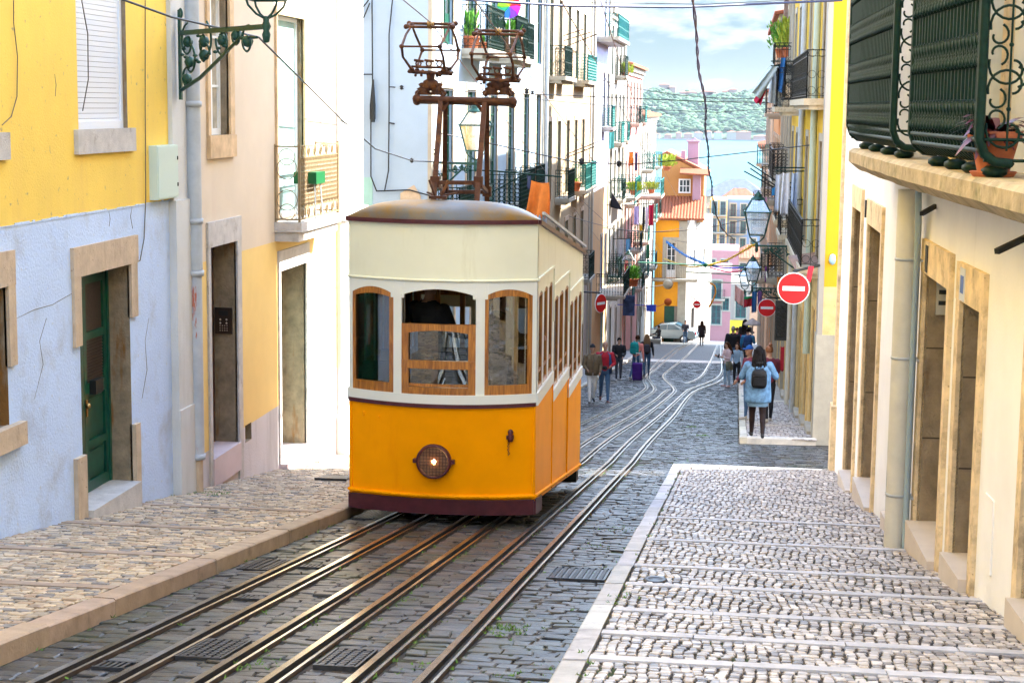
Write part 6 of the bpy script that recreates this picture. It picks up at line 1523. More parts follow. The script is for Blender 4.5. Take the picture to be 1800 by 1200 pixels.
    for i, sx in enumerate((-1, 1)):
        a = R_(legs[i]); h0 = Vector((sx*.085*s*hip_w, 0, z_(.86)))
        if sit:
            kn = h0+Vector((sx*.05*s, -.42*s, .05*s)); an = kn+Vector((0, -.02*s-.1*s*math.sin(a), -.40*s))
        else:
            kn = h0+Vector((sx*.005*s, -math.sin(a)*.40*s, -math.cos(a)*.40*s)); bk = R_(max(4, -legs[i]*1.3)) if legs[i] < 0 else R_(3)
            an = kn+Vector((sx*.0, -math.sin(a-bk)*.39*s, -math.cos(a-bk)*.39*s))
        lt = 'skinleg' if bare_leg else 'bottom'
        cap(h0, kn, .088*s*leg_bulk, .058*s*leg_bulk, 'bottom'); cap(kn, lerp(kn, an, .45)+Vector((0, .012*s, 0)), .055*s*leg_bulk, .052*s*leg_bulk, 'bottom'); cap(lerp(kn, an, .4)+Vector((0, .012*s, 0)), an, .050*s*leg_bulk, .036*s*(leg_bulk if leg_bulk < 1.2 else 1.3), 'bottom')
        heel = an+Vector((0, .02*s, -.045*s)); toe = an+Vector((sx*.02*s, -.15*s, -.052*s)); 
        if not sit and legs[i] < -8: toe = an+Vector((sx*.01*s, -.13*s, -.085*s))
        cap(heel, toe, .036*s, .034*s, 'shoe'); cap(an, heel, .034*s, .036*s, 'shoe'); feet.append(min(heel.z, toe.z)-.036*s)
    # arms + hands
    hands = []
    for i, sx in enumerate((-1, 1)):
        fa, oa, eb = [R_(v) for v in arms[i][:3]]; sh = Vector((sx*.185*s*sh_w*(1+(B-1)*.4), ty(z_(1.40)), z_(1.395)))
        d = Vector((sx*math.sin(oa), -math.sin(fa)*math.cos(oa), -math.cos(fa)*math.cos(oa))).normalized(); elb = sh+d*.285*s
        f2_ = fa+eb; inw = R_(arms[i][3]) if len(arms[i]) > 3 else 0
        d2 = Vector((sx*(math.sin(oa)*.6-math.sin(inw)), -math.sin(f2_), -math.cos(f2_))).normalized(); wr = elb+d2*.25*s
        cap(sh, elb, .058*s*B*sleeve, .044*s*B*sleeve, 'top'); cap(elb, wr, .044*s*B*sleeve, .030*s*(B*sleeve if sleeve > 1 else 1), 'top')
        # palm
        side = d2.cross(Vector((sx, 0, 0))); side = side.normalized() if side.length > .1 else Vector((0, 1, 0)); pn = d2.cross(side).normalized()
        pc = wr+d2*.055*s; cap(wr+d2*.01*s, wr+d2*.075*s, .026*s, .030*s, 'skin'); 
        if fingers:
            for k, (o_, L_) in enumerate(((-1.5, .062), (-.5, .074), (.5, .070), (1.5, .056))):
                b0 = wr+d2*.08*s+side*o_*.0195*s; m1 = b0+d2*L_*.55*s-pn*sx*.006*s; t1 = m1+d2*L_*.42*s-pn*sx*(-.018)*s
                el.tube([b0-d2*.02*s, b0, m1, t1, t1+d2*.005*s], [.0095*s, .0095*s, .009*s, .008*s, .005*s], 6); bones.append((b0, t1, 'skin'))
            tb = wr+d2*.03*s-side*.024*s; tt = tb-side*.026*s+d2*.045*s; el.tube([tb, lerp(tb, tt, .5), tt, tt+d2*.008*s], [.012*s, .0105*s, .009*s, .006*s], 6); bones.append((tb, tt, 'skin'))
        hands.append((wr, pc, d2))
    ob = el.build('tmp', [skin], None); md = ob.modifiers.new('r', 'REMESH'); md.mode = 'VOXEL'; md.voxel_size = voxel*s; md.use_smooth_shade = True
    m2 = ob.modifiers.new('s', 'SMOOTH'); m2.factor = .5; m2.iterations = 2
    dg = bpy.context.evaluated_depsgraph_get(); dg.update(); me = bpy.data.meshes.new_from_object(ob.evaluated_get(dg)); old = ob.data; bpy.data.objects.remove(ob); bpy.data.meshes.remove(old)
    me.materials.clear()
    for m in (skin, top, bottom, shoes): me.materials.append(m)
    nv = len(me.vertices); co = np.empty(nv*3, np.float32); me.vertices.foreach_get('co', co); co = co.reshape(-1, 3)
    best = np.full(nv, 9e9); tg = np.zeros(nv, int); idx = {'skin': 0, 'top': 1, 'bottom': 2, 'shoe': 3}
    for p, q_, t_ in bones:
        p, q_ = np.array(p), np.array(q_); d = q_-p; tt = np.clip(((co-p)@d)/max(1e-9, d@d), 0, 1); dist = np.linalg.norm(co-(p+tt[:, None]*d), axis=1)
        if t_ == 'top': dist = dist*.8
        m = dist < best; best[m] = dist[m]; tg[m] = idx[t_]
    npol = len(me.polygons); mi = np.empty(npol, np.int32)
    lv = np.empty(len(me.loops), np.int32); me.loops.foreach_get('vertex_index', lv); ls = np.empty(npol, np.int32); me.polygons.foreach_get('loop_start', ls)
    mi[:] = tg[lv[ls]]; me.polygons.foreach_set('material_index', mi); me.polygons.foreach_set('use_smooth', np.ones(npol, bool)); me.update(); me.name = 'body'
    me.transform(Matrix.Translation((0, 0, -min(feet)))) if not sit else None
    dzf = -min(feet) if not sit else 0
    bo = bpy.data.objects.new('body', me); COL.objects.link(bo); bo.parent = root
    hc = hc+Vector((0, 0, dzf)); hv = lambda x, y, z: hc+Hm @ (Vector((x, y, z))*s)
    # eyes
    mb = MB()
    for sx in (-1, 1): mb.sphere(hv(sx*.028, -.088, .012), .0095*s, 0, 6, 4, (1.3, .6, .7))
    mb.build('eyes', m_ironblk, root, local=True)
    # hair
    if hair:
        mb = MB(); n = 14; vs = []; rr = []
        if hair_style in ('short', 'cap', 'beanie', 'bun', 'long', 'bob'):
            low = {'short': -.03, 'cap': .035, 'beanie': .03, 'bun': -.03, 'long': -.10, 'bob': -.12}[hair_style]; levels = 9; g_ = .012
            for k in range(levels):
                f = k/(levels-1); z = low+(.128-low)*f
                zz = min(z, .118); rx = math.sqrt(max(0, 1-((zz-.02)/.105)**2)) if zz > .02 else 1.0
                rx_, ry_ = (.075+g_)*max(rx, .12), (.092+g_)*max(rx, .12)
                for j in range(n):
                    t = 2*math.pi*j/n; front = max(0, -math.sin(t)); cut = 1
                    y_ = .010+ry_*math.sin(t); x_ = rx_*math.cos(t)
                    if hair_style not in ('cap', 'beanie') and z < .055 and front > .15: y_ = max(y_, -.02-.045*max(0, (z+.03)/.085)); x_ = x_*(1 if front < .6 else 1.0)
                    wob = 1+.04*math.sin(j*5+k*3) if hair_style not in ('cap', 'beanie') else 1
                    vs.append(hv(x_*wob, y_*wob if y_ > 0 else y_, z))
            mb.add(vs, [(i*n+j, i*n+(j+1) % n, (i+1)*n+(j+1) % n, (i+1)*n+j) for i in range(levels-1) for j in range(n)]+[tuple(range(n))[::-1], tuple(range((levels-1)*n, levels*n))], 0, True)
        if hair_style == 'cap':
            mb.add([hv(x, y, z) for z in (.035, .047) for x, y in ((-.07, -.075), (-.055, -.15), (0, -.17), (.055, -.15), (.07, -.075))], [(0, 1, 2, 3, 4)[::-1], (5, 6, 7, 8, 9), (0, 1, 6, 5), (1, 2, 7, 6), (2, 3, 8, 7), (3, 4, 9, 8)], 0)
        if hair_style == 'bun': mb.sphere(hv(.0, .06, .135), .045*s, 0, 10, 8)
        if hair_style == 'long':
            rings = [(-.02, .088, .075, .03), (-.10, .105, .06, .055), (-.20, .115, .055, .085), (-.30, .11, .05, .095), (-.38, .085, .035, .10), (-.44, .04, .02, .10)]; vs = []; n2 = 18
            for k, (z, rx, ry, cy) in enumerate(rings):
                for j in range(n2): t = 2*math.pi*j/n2; wv = 1+.09*math.sin(j*4.1+k*1.7); vs.append(hv(rx*math.cos(t)*wv, cy+ry*math.sin(t)*wv, z))
            mb.add(vs, [(i*n2+j, i*n2+(j+1) % n2, (i+1)*n2+(j+1) % n2, (i+1)*n2+j) for i in range(len(rings)-1) for j in range(n2)]+[tuple(range(n2)), tuple(range((len(rings)-1)*n2, len(rings)*n2))[::-1]], 0, True)
            for i in range(46):
                a0 = random.uniform(.1, math.pi-.1); pts = []
                for k in range(6): z = .06-.095*k; rad = .092+.035*min(1, k/3); pts.append(hv(rad*math.cos(a0)*(1+.1*math.sin(k+i)), .02+.085*min(1, k/2.5)+.045*math.sin(a0)+.01*math.sin(k*2+i), z))
                mb.tube(pts, [.010*s, .013*s, .013*s, .012*s, .009*s, .004*s], 4)
        mb.build('hair' if hair_style not in ('cap', 'beanie') else 'hat', hair_mat, root, local=True)
    return root, s, dzf, [(a+Vector((0, 0, dzf)), b+Vector((0, 0, dzf)), c) for a, b, c in hands], z_
def coat(root, m, rings, name='jacket', open_front=0, n=22, wob=.03):
    """garment around the body: rings (z, rx, ry, cy); optional opening at the front"""
    mb = MB(); vs = []; th = .012
    for off in (0, th):
        for k, (z, rx, ry, cy) in enumerate(rings):
            for j in range(n+1):
                t = -math.pi/2+open_front+(2*math.pi-2*open_front)*j/n; w_ = 1+wob*math.sin(j*2.3+k*.9)+wob*.6*math.sin(j*5.1-k); vs.append(((rx-off)*math.cos(t)*w_, cy+(ry-off)*math.sin(t)*w_, z))
    K = len(rings); O = K*(n+1); fs = []
    for i in range(K-1):
        for j in range(n): a = i*(n+1)+j; fs.append((a, a+1, a+n+2, a+n+1)); fs.append((O+a, O+a+n+1, O+a+n+2, O+a+1))
    for j in range(n): fs.append((j, O+j, O+j+1, j+1)); a = (K-1)*(n+1)+j; fs.append((a, a+1, O+a+1, O+a))
    for i in range(K-1):
        a = i*(n+1); fs.append((a, a+n+1, O+a+n+1, O+a)); a += n; fs.append((a, O+a, O+a+n+1, a+n+1))
    if rings[0][0] > rings[-1][0]: fs = [f[::-1] for f in fs]
    mb.add(vs, fs, 0, True); return mb.build(name, m, root, local=True)
def backpack(root, s, z, m, w_=.28, h=.42, d=.15, y=.12, pocket=True, straps=True):
    mb = MB(); n = 5; 
    prof = [(.0, .7), (.08, .92), (.25, 1), (.7, .98), (.9, .85), (1.0, .55)]; vs = []; nn = 16
    for f, k in prof:
        for j in range(nn):
            t = 2*math.pi*j/nn; cx = math.copysign(abs(math.cos(t))**.55, math.cos(t)); cy = math.copysign(abs(math.sin(t))**.55, math.sin(t)); vs.append((cx*w_/2*s*k, (y+d/2)*s+cy*d/2*s*k, z+h*s*f))
    mb.add(vs, [(i*nn+j, i*nn+(j+1) % nn, (i+1)*nn+(j+1) % nn, (i+1)*nn+j) for i in range(len(prof)-1) for j in range(nn)]+[tuple(range(nn))[::-1], tuple(range(5*nn, 6*nn))], 0, True)
    if pocket: mb.box(-w_*.36*s, w_*.36*s, (y+d-.01)*s, (y+d+.035)*s, z+.06*s, z+.20*s); mb.box(-w_*.38*s, w_*.38*s, (y+d-.02)*s, (y+d+.02)*s, z+h*s*.62, z+h*s*.68)
    mb.ring((0, (y+.03)*s, z+h*s+.01), .03*s, .006*s, (1, 0, 0), (0, 0, 1), 10, 4)
    if straps:
        for sx in (-1, 1): mb.tube([Vector((sx*.06*s, (y+.02)*s, z+h*s*.98)), Vector((sx*.10*s, .05*s, z+h*s*1.08)), Vector((sx*.12*s, -.08*s, z+h*s*.95)), Vector((sx*.13*s, -.12*s, z+h*s*.6)), Vector((sx*.15*s, -.02*s, z+h*s*.15)), Vector((sx*.11*s, (y+.02)*s, z+h*s*.05))], .016*s, 5)
    return mb.build('backpack', m, root, local=True)
def foot(u, v, off=0):
    p = ong(u, v, off); return Vector((p.x, p.y, G(p.y)+off))
def hgt(p, vt, vf): return (vf-vt)*p.y/FPX*1.01
jeans = cloth('blue denim', (.06, .12, .22)); ljeans = cloth('pale denim', (.30, .42, .54)); blk = cloth('black cloth', (.018, .018, .022)); dgrey = cloth('charcoal cloth', (.06, .06, .075)); wht = cloth('off white cloth', (.62, .60, .60))
shoe_b = mat('dark shoes', (.02, .02, .022), .5); shoe_br = mat('brown leather shoes', (.13, .035, .018), .45); shoe_w = mat('beige shoes', (.45, .40, .34), .6); shoe_p = mat('pink shoes', (.60, .36, .33), .6)
hb = mat('black hair', (.008, .006, .006), .6, spec=.12, var=.3, vscale=40); hbr = mat('brown hair', (.055, .022, .010), .6, spec=.15, var=.3, vscale=40); hau = mat('auburn hair', (.22, .08, .03), .5, var=.3, vscale=40)
red = cloth('crimson knit', (.36, .015, .03)); navy = cloth('blue jacket cloth', (.02, .06, .17)); olive = cloth('olive brown jacket', (.12, .085, .05)); olive2 = cloth('olive green jacket', (.16, .17, .12)); pinkc = cloth('salmon shirt', (.78, .25, .20)); tealc = cloth('teal backpack cloth', (.01, .28, .27)); purp = cloth('dark purple fabric', (.06, .012, .17)); maroonc = cloth('maroon cloth', (.16, .03, .05)); lpink = cloth('pale pink top', (.66, .48, .48)); denimj = cloth('washed denim jacket', (.11, .21, .33), v=.5); blu = cloth('bright blue jacket cloth', (.03, .20, .42))
PEOPLE = []
p = foot(1040, 708); h_ = hgt(p, 603, 708)
r, s, dz_, hd, z_ = human('person in dark beanie and olive jacket with white trousers beside the man in red', p, h_, R_(14), SK2, olive, wht, shoe_b, True, 'beanie', blk, legs=(14, -12), arms=((12, 14, 55, 25), (5, 12, 40, 20)), bulk=1.12, sleeve=1.15, voxel=.010)
coat(r, olive, [(1.42*s, .15*s, .12*s, 0), (1.30*s, .215*s, .155*s, 0), (1.1*s, .20*s, .15*s, 0), (.93*s, .21*s, .16*s, 0), (.84*s, .205*s, .15*s, 0)], open_front=.05)
p = foot(1062, 706); h_ = hgt(p, 598, 706)
r, s, dz_, hd, z_ = human('bald man in open blue jacket over red sweater and jeans, holding a camera', p, h_, R_(8), SK2, red, jeans, shoe_br, False, legs=(-14, 16), arms=((4, 16, 62, 30), (8, 16, 70, 40)), bulk=1.08, sleeve=1.2, voxel=.010)
coat(r, navy, [(1.43*s, .13*s, .11*s, .01), (1.36*s, .205*s, .15*s, .01), (1.15*s, .205*s, .16*s, .01), (.95*s, .215*s, .165*s, .01), (.82*s, .215*s, .155*s, .01)], open_front=.62)
mb = MB()
for (w1_, p1_, d1_) in hd: pass
# sleeves of the open jacket as cuffs over the arms
p0 = (hd[0][1]+hd[1][1])/2+Vector((0, -.03, .0)); cm = thing('camera', 'small black camera held by the bald man in red', 'camera', tuple(p+Matrix.Rotation(R_(8), 3, 'Z') @ p0)); mb = MB(); mb.box(-.065, .065, -.035, .035, -.04, .045); mb.box(-.03, .03, -.03, .03, .045, .06); mb.build('camera_body', m_ironblk, cm, local=True); mb = MB(); mb.lathe([(.034, -.10), (.036, -.04), (.036, 0)], (0, 0, 0), 14, axis='Y'); mb.build('lens', m_dark, cm, local=True)
p = foot(1087, 669); h_ = hgt(p, 593, 669)
r, s, *_ = human('man in short black jacket and dark grey trousers standing behind the man in red', p, h_, R_(10), SK1, blk, dgrey, shoe_w, True, 'short', hb, legs=(4, -4), arms=((6, 10, 70, 35), (4, 10, 55, 30)), bulk=1.15, sleeve=1.2, head_pitch=18)
p = foot(1118, 667); h_ = hgt(p, 587, 667)
r, s, dz_, hd, z_ = human('person in salmon shirt and jeans with teal backpack pulling a purple suitcase', p, h_, R_(160), SK1, pinkc, jeans, shoe_w, True, 'short', hbr, legs=(22, -18), arms=((-10, 14, 8), (20, 12, 30)), bulk=1.05, sleeve=1.1, lean=6)
backpack(r, s, 1.02*s, tealc, .34, .46, .22, .10)
sc_ = foot(1121, 669)+Vector((0, -.35, 0)); sc_.z = G(sc_.y); su = thing('suitcase', 'dark purple wheeled suitcase standing behind the person in the salmon shirt', 'suitcase', tuple(sc_), None, R_(-5)); W_ = .36; Hs = .62
mb = MB(); n_ = 20; vs = []
for z, k in ((.05, .9), (.08, 1), (.6, 1), (.66, .93)):
    for j in range(n_): t = 2*math.pi*j/n_; vs.append((math.copysign(abs(math.cos(t))**.4, math.cos(t))*W_/2*k, math.copysign(abs(math.sin(t))**.4, math.sin(t))*.13*k, z))
mb.add(vs, [(i*n_+j, i*n_+(j+1) % n_, (i+1)*n_+(j+1) % n_, (i+1)*n_+j) for i in range(3) for j in range(n_)]+[tuple(range(n_))[::-1], tuple(range(3*n_, 4*n_))], 0, True); mb.box(-.13, .13, -.145, -.12, .12, .34); mb.build('shell', purp, su, local=True)
mb = MB(); mb.bar((-.07, .08, .62), (-.07, .10, 1.0), .016); mb.bar((.07, .08, .62), (.07, .10, 1.0), .016); mb.bar((-.08, .10, 1.0), (.08, .10, 1.0), .028); mb.build('handle', m_whitepaint, su, local=True)
for sx in (-1, 1): mb = MB(); mb.lathe([(0, -.015), (.035, -.015), (.035, .015), (0, .015)], (sx*.14, .08, .035), 12, axis='X'); mb.build('wheel', m_ironblk, su, local=True)
p = foot(1136, 661); h_ = hgt(p, 587, 661)
r, s, *_ = human('woman with long light brown hair, black leather jacket and small dark backpack, back turned', p, h_, R_(185), SK1, blk, jeans, shoe_b, True, 'long', mat('light brown hair', (.20, .11, .05), .5, var=.3, vscale=40), legs=(8, -8), arms=((4, 12, 12), (10, 14, 14)), bulk=1.02, sleeve=1.1, hip_w=1.05)
backpack(r, s, 1.0*s, dgrey, .26, .36, .14, .10)
def far(label, u, vf, vt, rz, skin, top, bottom, shoes, hs, hm, off=0, **k):
    p = foot(u, vf, off); return human(label, p, hgt(p, vt, vf), R_(rz), skin, top, bottom, shoes, True, hs, hm, fingers=True, voxel=.016, **k)+(p,)
far('man in dark jacket and blue jeans at the crest in front of the silver car', 1204, 604, 563, 5, SK2, dgrey, jeans, shoe_b, 'short', hb, legs=(14, -10), arms=((10, 12, 50, 30), (10, 12, 50, 30)), bulk=1.15, sleeve=1.2)
far('tall person in navy hooded top standing behind the man in jeans', 1213, 600, 557, 20, SK2, navy, jeans, shoe_b, 'short', hb, arms=((20, 12, 60), (8, 10, 40)), bulk=1.15, sleeve=1.2, head_pitch=15)
far('person in black with white badge on the chest, near the pink wall at the crest', 1226, 596, 559, -10, SK1, blk, blk, shoe_b, 'short', hb, legs=(10, -16), arms=((5, 14, 60, 20), (5, 10, 20)), bulk=1.1, sleeve=1.2)
r, s, *q_ = far('woman in long dark brown coat seen from behind, alone in the middle of the street', 1233, 608, 564, 185, SK1, cloth('dark brown coat', (.035, .022, .02)), blk, shoe_br, 'long', hbr, legs=(6, -6), arms=((5, 10, 10), (0, 12, 12)), bulk=1.1, sleeve=1.15)
coat(r, cloth('dark brown coat', (.035, .022, .02)), [(1.42*s, .15*s, .12*s, 0), (1.30*s, .215*s, .15*s, 0), (1.08*s, .19*s, .14*s, 0), (.9*s, .22*s, .16*s, 0), (.62*s, .24*s, .18*s, 0)], name='coat', open_front=.05)
r, s, dz_, hd, z_, p = far('woman with ginger hair, pale top and black skirt carrying a black handbag', 1242, 596, 568, 0, SK1, wht, blk, shoe_b, 'long', mat('ginger hair', (.45, .16, .05), .5, var=.2), legs=(3, -3), arms=((4, 10, 60, 20), (4, 8, 12)), bulk=1.0)
coat(r, blk, [(1.0*s, .155*s, .115*s, 0), (.85*s, .19*s, .14*s, 0), (.6*s, .20*s, .15*s, 0)], name='skirt')
hb_ = thing('handbag', 'black handbag hanging at the side of the woman in the black skirt', 'handbag', tuple(p+Vector((.30, -.05, .55)))); mb = MB(); mb.prism([(-.14, 0, 0), (.14, 0, 0), (.17, 0, .22), (-.17, 0, .22)], (0, .1, 0)); mb.build('bag', blk, hb_, local=True); mb = MB(); mb.ring((0, .05, .22), .12, .01, (1, 0, 0), (0, 0, 1), 12, 4, a0=0, a1=math.pi); mb.build('handle', blk, hb_, local=True)
# seated person on the left pavement
p = foot(1158, 603, .05)
r = human('person in black sitting on a doorstep at the left kerb before the silver car', p+Vector((0, 0, .0)), 1.7, R_(-60), SK2, blk, dgrey, shoe_b, True, 'short', hb, sit=True, legs=(0, 0), arms=((30, 10, 50, 10), (30, 10, 50, 10)), bulk=1.1, sleeve=1.2, voxel=.016, head_pitch=20)[0]
mb = MB(); mb.box(-6.25, p.x+.15, p.y-.7, p.y+.7, G(p.y)-.2, p.z+.33); tag(mb.build('doorstep', m_whstone), 'pale stone doorstep under the seated person in black', 'step')
# right hand group
r, s, *_ = far('heavy set man in black jacket seen from behind, walking down beyond the two young women', 1287, 651, 574, 180, SK1, blk, jeans, shoe_b, 'short', mat('grey hair', (.25, .22, .2), .6), off=0, legs=(8, -8), arms=((10, 14, 30), (-5, 14, 15)), bulk=1.25, sleeve=1.3)
far('person in bright red top further down beside the right kerb', 1294, 636, 576, 170, SK1, red, blk, shoe_b, 'short', hbr, off=0, legs=(6, -6), bulk=1.1)
r, s, *_ = far('woman in black with long dark hair on the far right pavement, under the laundry', 1308, 634, 562, 175, SK1, blk, blk, shoe_b, 'long', hb, off=.1, legs=(6, -6), arms=((30, 20, 60), (0, 10, 10)), bulk=1.1, sleeve=1.2)
r, s, *_ = far('person in bright blue jacket with big navy backpack on the right pavement', 1313, 653, 577, 178, SK1, blu, blk, shoe_b, 'short', hb, off=.1, legs=(6, -6), arms=((30, 10, 50), (8, 12, 30)), bulk=1.15, sleeve=1.2)
backpack(r, s, 1.02*s, navy, .34, .46, .22, .10)
p = foot(1277, 680); h_ = hgt(p, 601, 680)
r, s, dz_, hd, z_ = human('young woman in pale pink top and light jeans looking down at her phone', p, h_, R_(-55), SK1, lpink, ljeans, shoe_p, True, 'long', hbr, legs=(3, -3), arms=((20, 6, 85, 10), (10, 8, 95, 15)), bulk=.98, hip_w=1.05, head_pitch=15)
coat(r, olive2, [(1.02*s, .165*s, .13*s, 0), (.92*s, .20*s, .16*s, .01), (.78*s, .20*s, .17*s, .03), (.66*s, .17*s, .16*s, .05)], name='tied_jacket', open_front=.5, wob=.08)
rm = Matrix.Rotation(R_(-55), 3, 'Z'); ph_ = p+rm @ ((hd[0][1]+hd[1][1])/2+Vector((0, -.06, .02))); o_ = MB().obox(Vector((-.04, -.004, -.07)), Vector((.08, 0, 0)), Vector((0, .01, 0)), Vector((0, .05, .13))).build('phone', m_ironblk); o_.location = ph_; o_.rotation_euler = (0, 0, R_(-55)); tag(o_, 'dark phone held up by the young woman in pale pink', 'phone')
p = foot(1288, 679)+Vector((.12, .35, 0)); h_ = hgt(p, 605, 678)
r, s, *_ = human('young woman in denim shirt and black trousers beside the one in pale pink', p, h_, R_(-20), SK1, ljeans, blk, shoe_w, True, 'long', hbr, legs=(4, -4), arms=((10, 8, 40, 10), (5, 10, 20)), bulk=1.0)
coat(r, cloth('grey bag cloth', (.16, .18, .22)), [(.86*s, .03, .03, 0), (.82*s, .10, .07, 0), (.6*s, .13, .09, 0), (.55*s, .10, .06, 0)], name='tote_bag').location = (.24, 0, 0)
p = foot(1349, 742, .12); h_ = hgt(p, 606, 742)
human('woman with hair in a bun and maroon top behind the denim jacket woman', p, min(h_, 1.74), R_(200), SK1, maroonc, blk, shoe_w, True, 'bun', hau, legs=(6, -8), arms=((20, 12, 50), (6, 12, 40)), bulk=1.1, sleeve=1.1)
p = foot(1316, 752, .0); p.y += 1.0; p.z = G(p.y)+.12; p.x = .32
human('man in blue cap and maroon sweater looking left, partly hidden by the denim jacket woman', p, 1.72, R_(-60), SK2, maroonc, jeans, shoe_w, True, 'cap', mat('blue cap cloth', (.01, .08, .32), .8), legs=(3, -3), arms=((6, 8, 30), (10, 8, 45)), bulk=1.05, sleeve=1.1)
p = foot(1330, 769, .12); h_ = min(hgt(p, 606, 769), 1.80)
tights = mat('black sheer tights', (.018, .009, .008), .6, spec=.2)
r, s, dz_, hd, z_ = human('woman in oversized denim jacket, black backpack and black tights, walking away', p, h_, R_(183), SK3, denimj, tights, shoe_b, True, 'long', hb, legs=(-10, 10), arms=((18, 30, 85, 35), (20, 24, 60, 30)), bulk=1.12, sleeve=1.35, leg_bulk=1.08, hip_w=1.05, voxel=.008)
coat(r, denimj, [(1.45*s, .12*s, .10*s, 0), (1.38*s, .205*s, .14*s, 0), (1.25*s, .235*s, .165*s, .01), (1.05*s, .235*s, .17*s, .01), (.88*s, .25*s, .185*s, .01), (.74*s, .255*s, .19*s, .01), (.70*s, .25*s, .185*s, .01)], open_front=.25, n=30, wob=.035)
coat(r, cloth('ripped denim shorts', (.22, .36, .50)), [(.86*s, .19*s, .13*s, 0), (.70*s, .195*s, .14*s, 0), (.62*s, .20*s, .145*s, 0)], name='shorts', wob=.05)
backpack(r, s, 1.0*s, mat('black leather', (.008, .008, .009), .45, spec=.25), .30, .36, .14, .15)
mb = MB(); mb.ring((0, .005, 1.47*s), .10*s, .035*s, (1, 0, 0), (0, 1, 0), 16, 6); mb.build('scarf', blk, r, local=True)
# people inside the tram
p = Vector((-3.38, 18.45, g0+.75)); human('passenger with short black hair standing inside the tram behind the open front window', p, 1.78, R_(150), SK2, blk, dgrey, shoe_b, True, 'short', hb, legs=(4, -4), arms=((25, 10, 50, 10), (25, 10, 50, 10)), bulk=1.2, sleeve=1.2, voxel=.014, head_turn=20)
p = Vector((-2.55, 18.15, g0+.75)); human('standing tram passenger in dark green behind the right front window', p, 1.72, R_(80), SK1, cloth('dark green sweater', (.03, .06, .03)), wht, shoe_b, True, 'short', hb, legs=(4, -4), arms=((25, 10, 70, 20), (25, 10, 70, 20)), bulk=1.15, sleeve=1.2, voxel=.014)
# ================================================================== STREET LAMPS
m_lampg = mat('lamp green iron', (.012, .06, .05), .4, .2, var=.3, vscale=30)
m_lglass = glass('lantern glass', (.86, .88, .86), .08, .25)
def wall_lamp(label, tip, wall, hL=.95, wL=.50, drop=.75, group=None):
    """ornate bracket from wall point to tip, four sided lantern above the tip. tip/wall are 3D; bracket in the vertical plane between them"""
    tip, wall = Vector(tip), Vector(wall); t = thing('street_lamp', label, 'street lamp', tuple(wall), group); d = tip-wall; d.z = 0; L_ = d.length; d.normalize(); up = Vector((0, 0, 1)); B = Vector((0, 0, tip.z-wall.z))
    br = MB(); P = lambda a, z: wall+B+d*a+up*z
    br.bar(P(0, .0), P(L_, .0), .045, .05); br.bar(P(-.0, .25), P(0, -drop-.1), .03, .05)
    # big brace arc and scrolls
    br.tube([P(0, -drop), P(L_*.25, -drop*.78), P(L_*.5, -drop*.45), P(L_*.72, -drop*.15), P(L_*.9, -.10)], [.022, .022, .020, .018, .016], 6)
    k = L_/1.0
    for (a, z, R0, R1, a0, a1) in ((.10, -.12, .09, .02, 1.57, 8), (.30, -.13, .10, .02, 1.2, -5.5), (.12, -.38, .10, .02, 2.5, -3.5), (.30, -.30, .07, .015, 0, 6), (.52, -.13, .08, .02, 3.0, 9.5), (.80, -.16, .075, .02, 1.0, 7.5), (.68, -.08, .05, .015, 3.14, 9), (.08, -.60, .06, .015, 1, 7)):
        br.spiral(P(a*L_, z*drop/.75), R0*k, R1*k, a0, a1, .014, d, up, 18)
        br.sphere(P(a*L_, z*drop/.75), .028*k, 0, 6, 4)
    for i in range(16):
        a = random.random()*.6; z = -random.random()*(1-a)*.7; br.sphere(P(a*L_, z*drop), .022, 0, 5, 4, (1.4, 1, .8))
    br.spiral(P(.02, .22), .06, .02, -1.5, 4.5, .014, d, up, 12)
    br.build('bracket', m_lampg, t)
    c = tip+up*.0; pm = MB(); pm.lathe([(.0, -.16), (.03, -.15), (.045, -.08), (.03, -.04), (.05, 0), (.03, .05), (.035, .09), (.02, .10)], c, 10)
    w0, w1 = wL*.30, wL*.5; zb, zt = .26, .26+hL*.50
    for sx, sy in ((-1, -1), (1, -1), (-1, 1), (1, 1)): pm.tube([c+up*.07, c+Vector((sx*w0*.5, sy*w0*.5, .12)), c+Vector((sx*w0*.9, sy*w0*.9, .20)), c+Vector((sx*w0, sy*w0, zb))], .012, 5)
    pm.build('stem', m_lampg, t)
    fr = MB(); gl = MB(); q0 = [c+Vector((sx*w0, sy*w0, zb)) for sx, sy in ((-1, -1), (1, -1), (1, 1), (-1, 1))]; q1 = [c+Vector((sx*w1, sy*w1, zt)) for sx, sy in ((-1, -1), (1, -1), (1, 1), (-1, 1))]; zr = zt+hL*.27
    q2 = [c+Vector((sx*w1*.45, sy*w1*.45, zr)) for sx, sy in ((-1, -1), (1, -1), (1, 1), (-1, 1))]
    for i in range(4):
        j = (i+1) % 4
        fr.bar(q0[i], q1[i], .024); fr.bar(q0[i], q0[j], .024); fr.bar(q1[i], q1[j], .045, .03); fr.bar(q1[i], q2[i], .022); fr.bar(q2[i], q2[j], .022); gl.add([q0[i], q0[j], q1[j], q1[i]], [(0, 1, 2, 3)]); gl.add([q1[i], q1[j], q2[j], q2[i]], [(0, 1, 2, 3)], 1)
        fr.bar(q1[i]-Vector((0, 0, .0)), q1[i]+(q1[i]-c-Vector((0, 0, zt))).normalized()*.05+up*.03, .02)
    fr.lathe([(w1*.62, zr), (w1*.55, zr+.03), (w1*.30, zr+.07), (w1*.34, zr+.10), (w1*.18, zr+.14), (w1*.10, zr+.17), (.0, zr+.22)], c, 10)
    f = fr.build('lantern', m_lampg, t); gl.build('lantern_glass', [m_lglass, m_lglass], f)
    return t
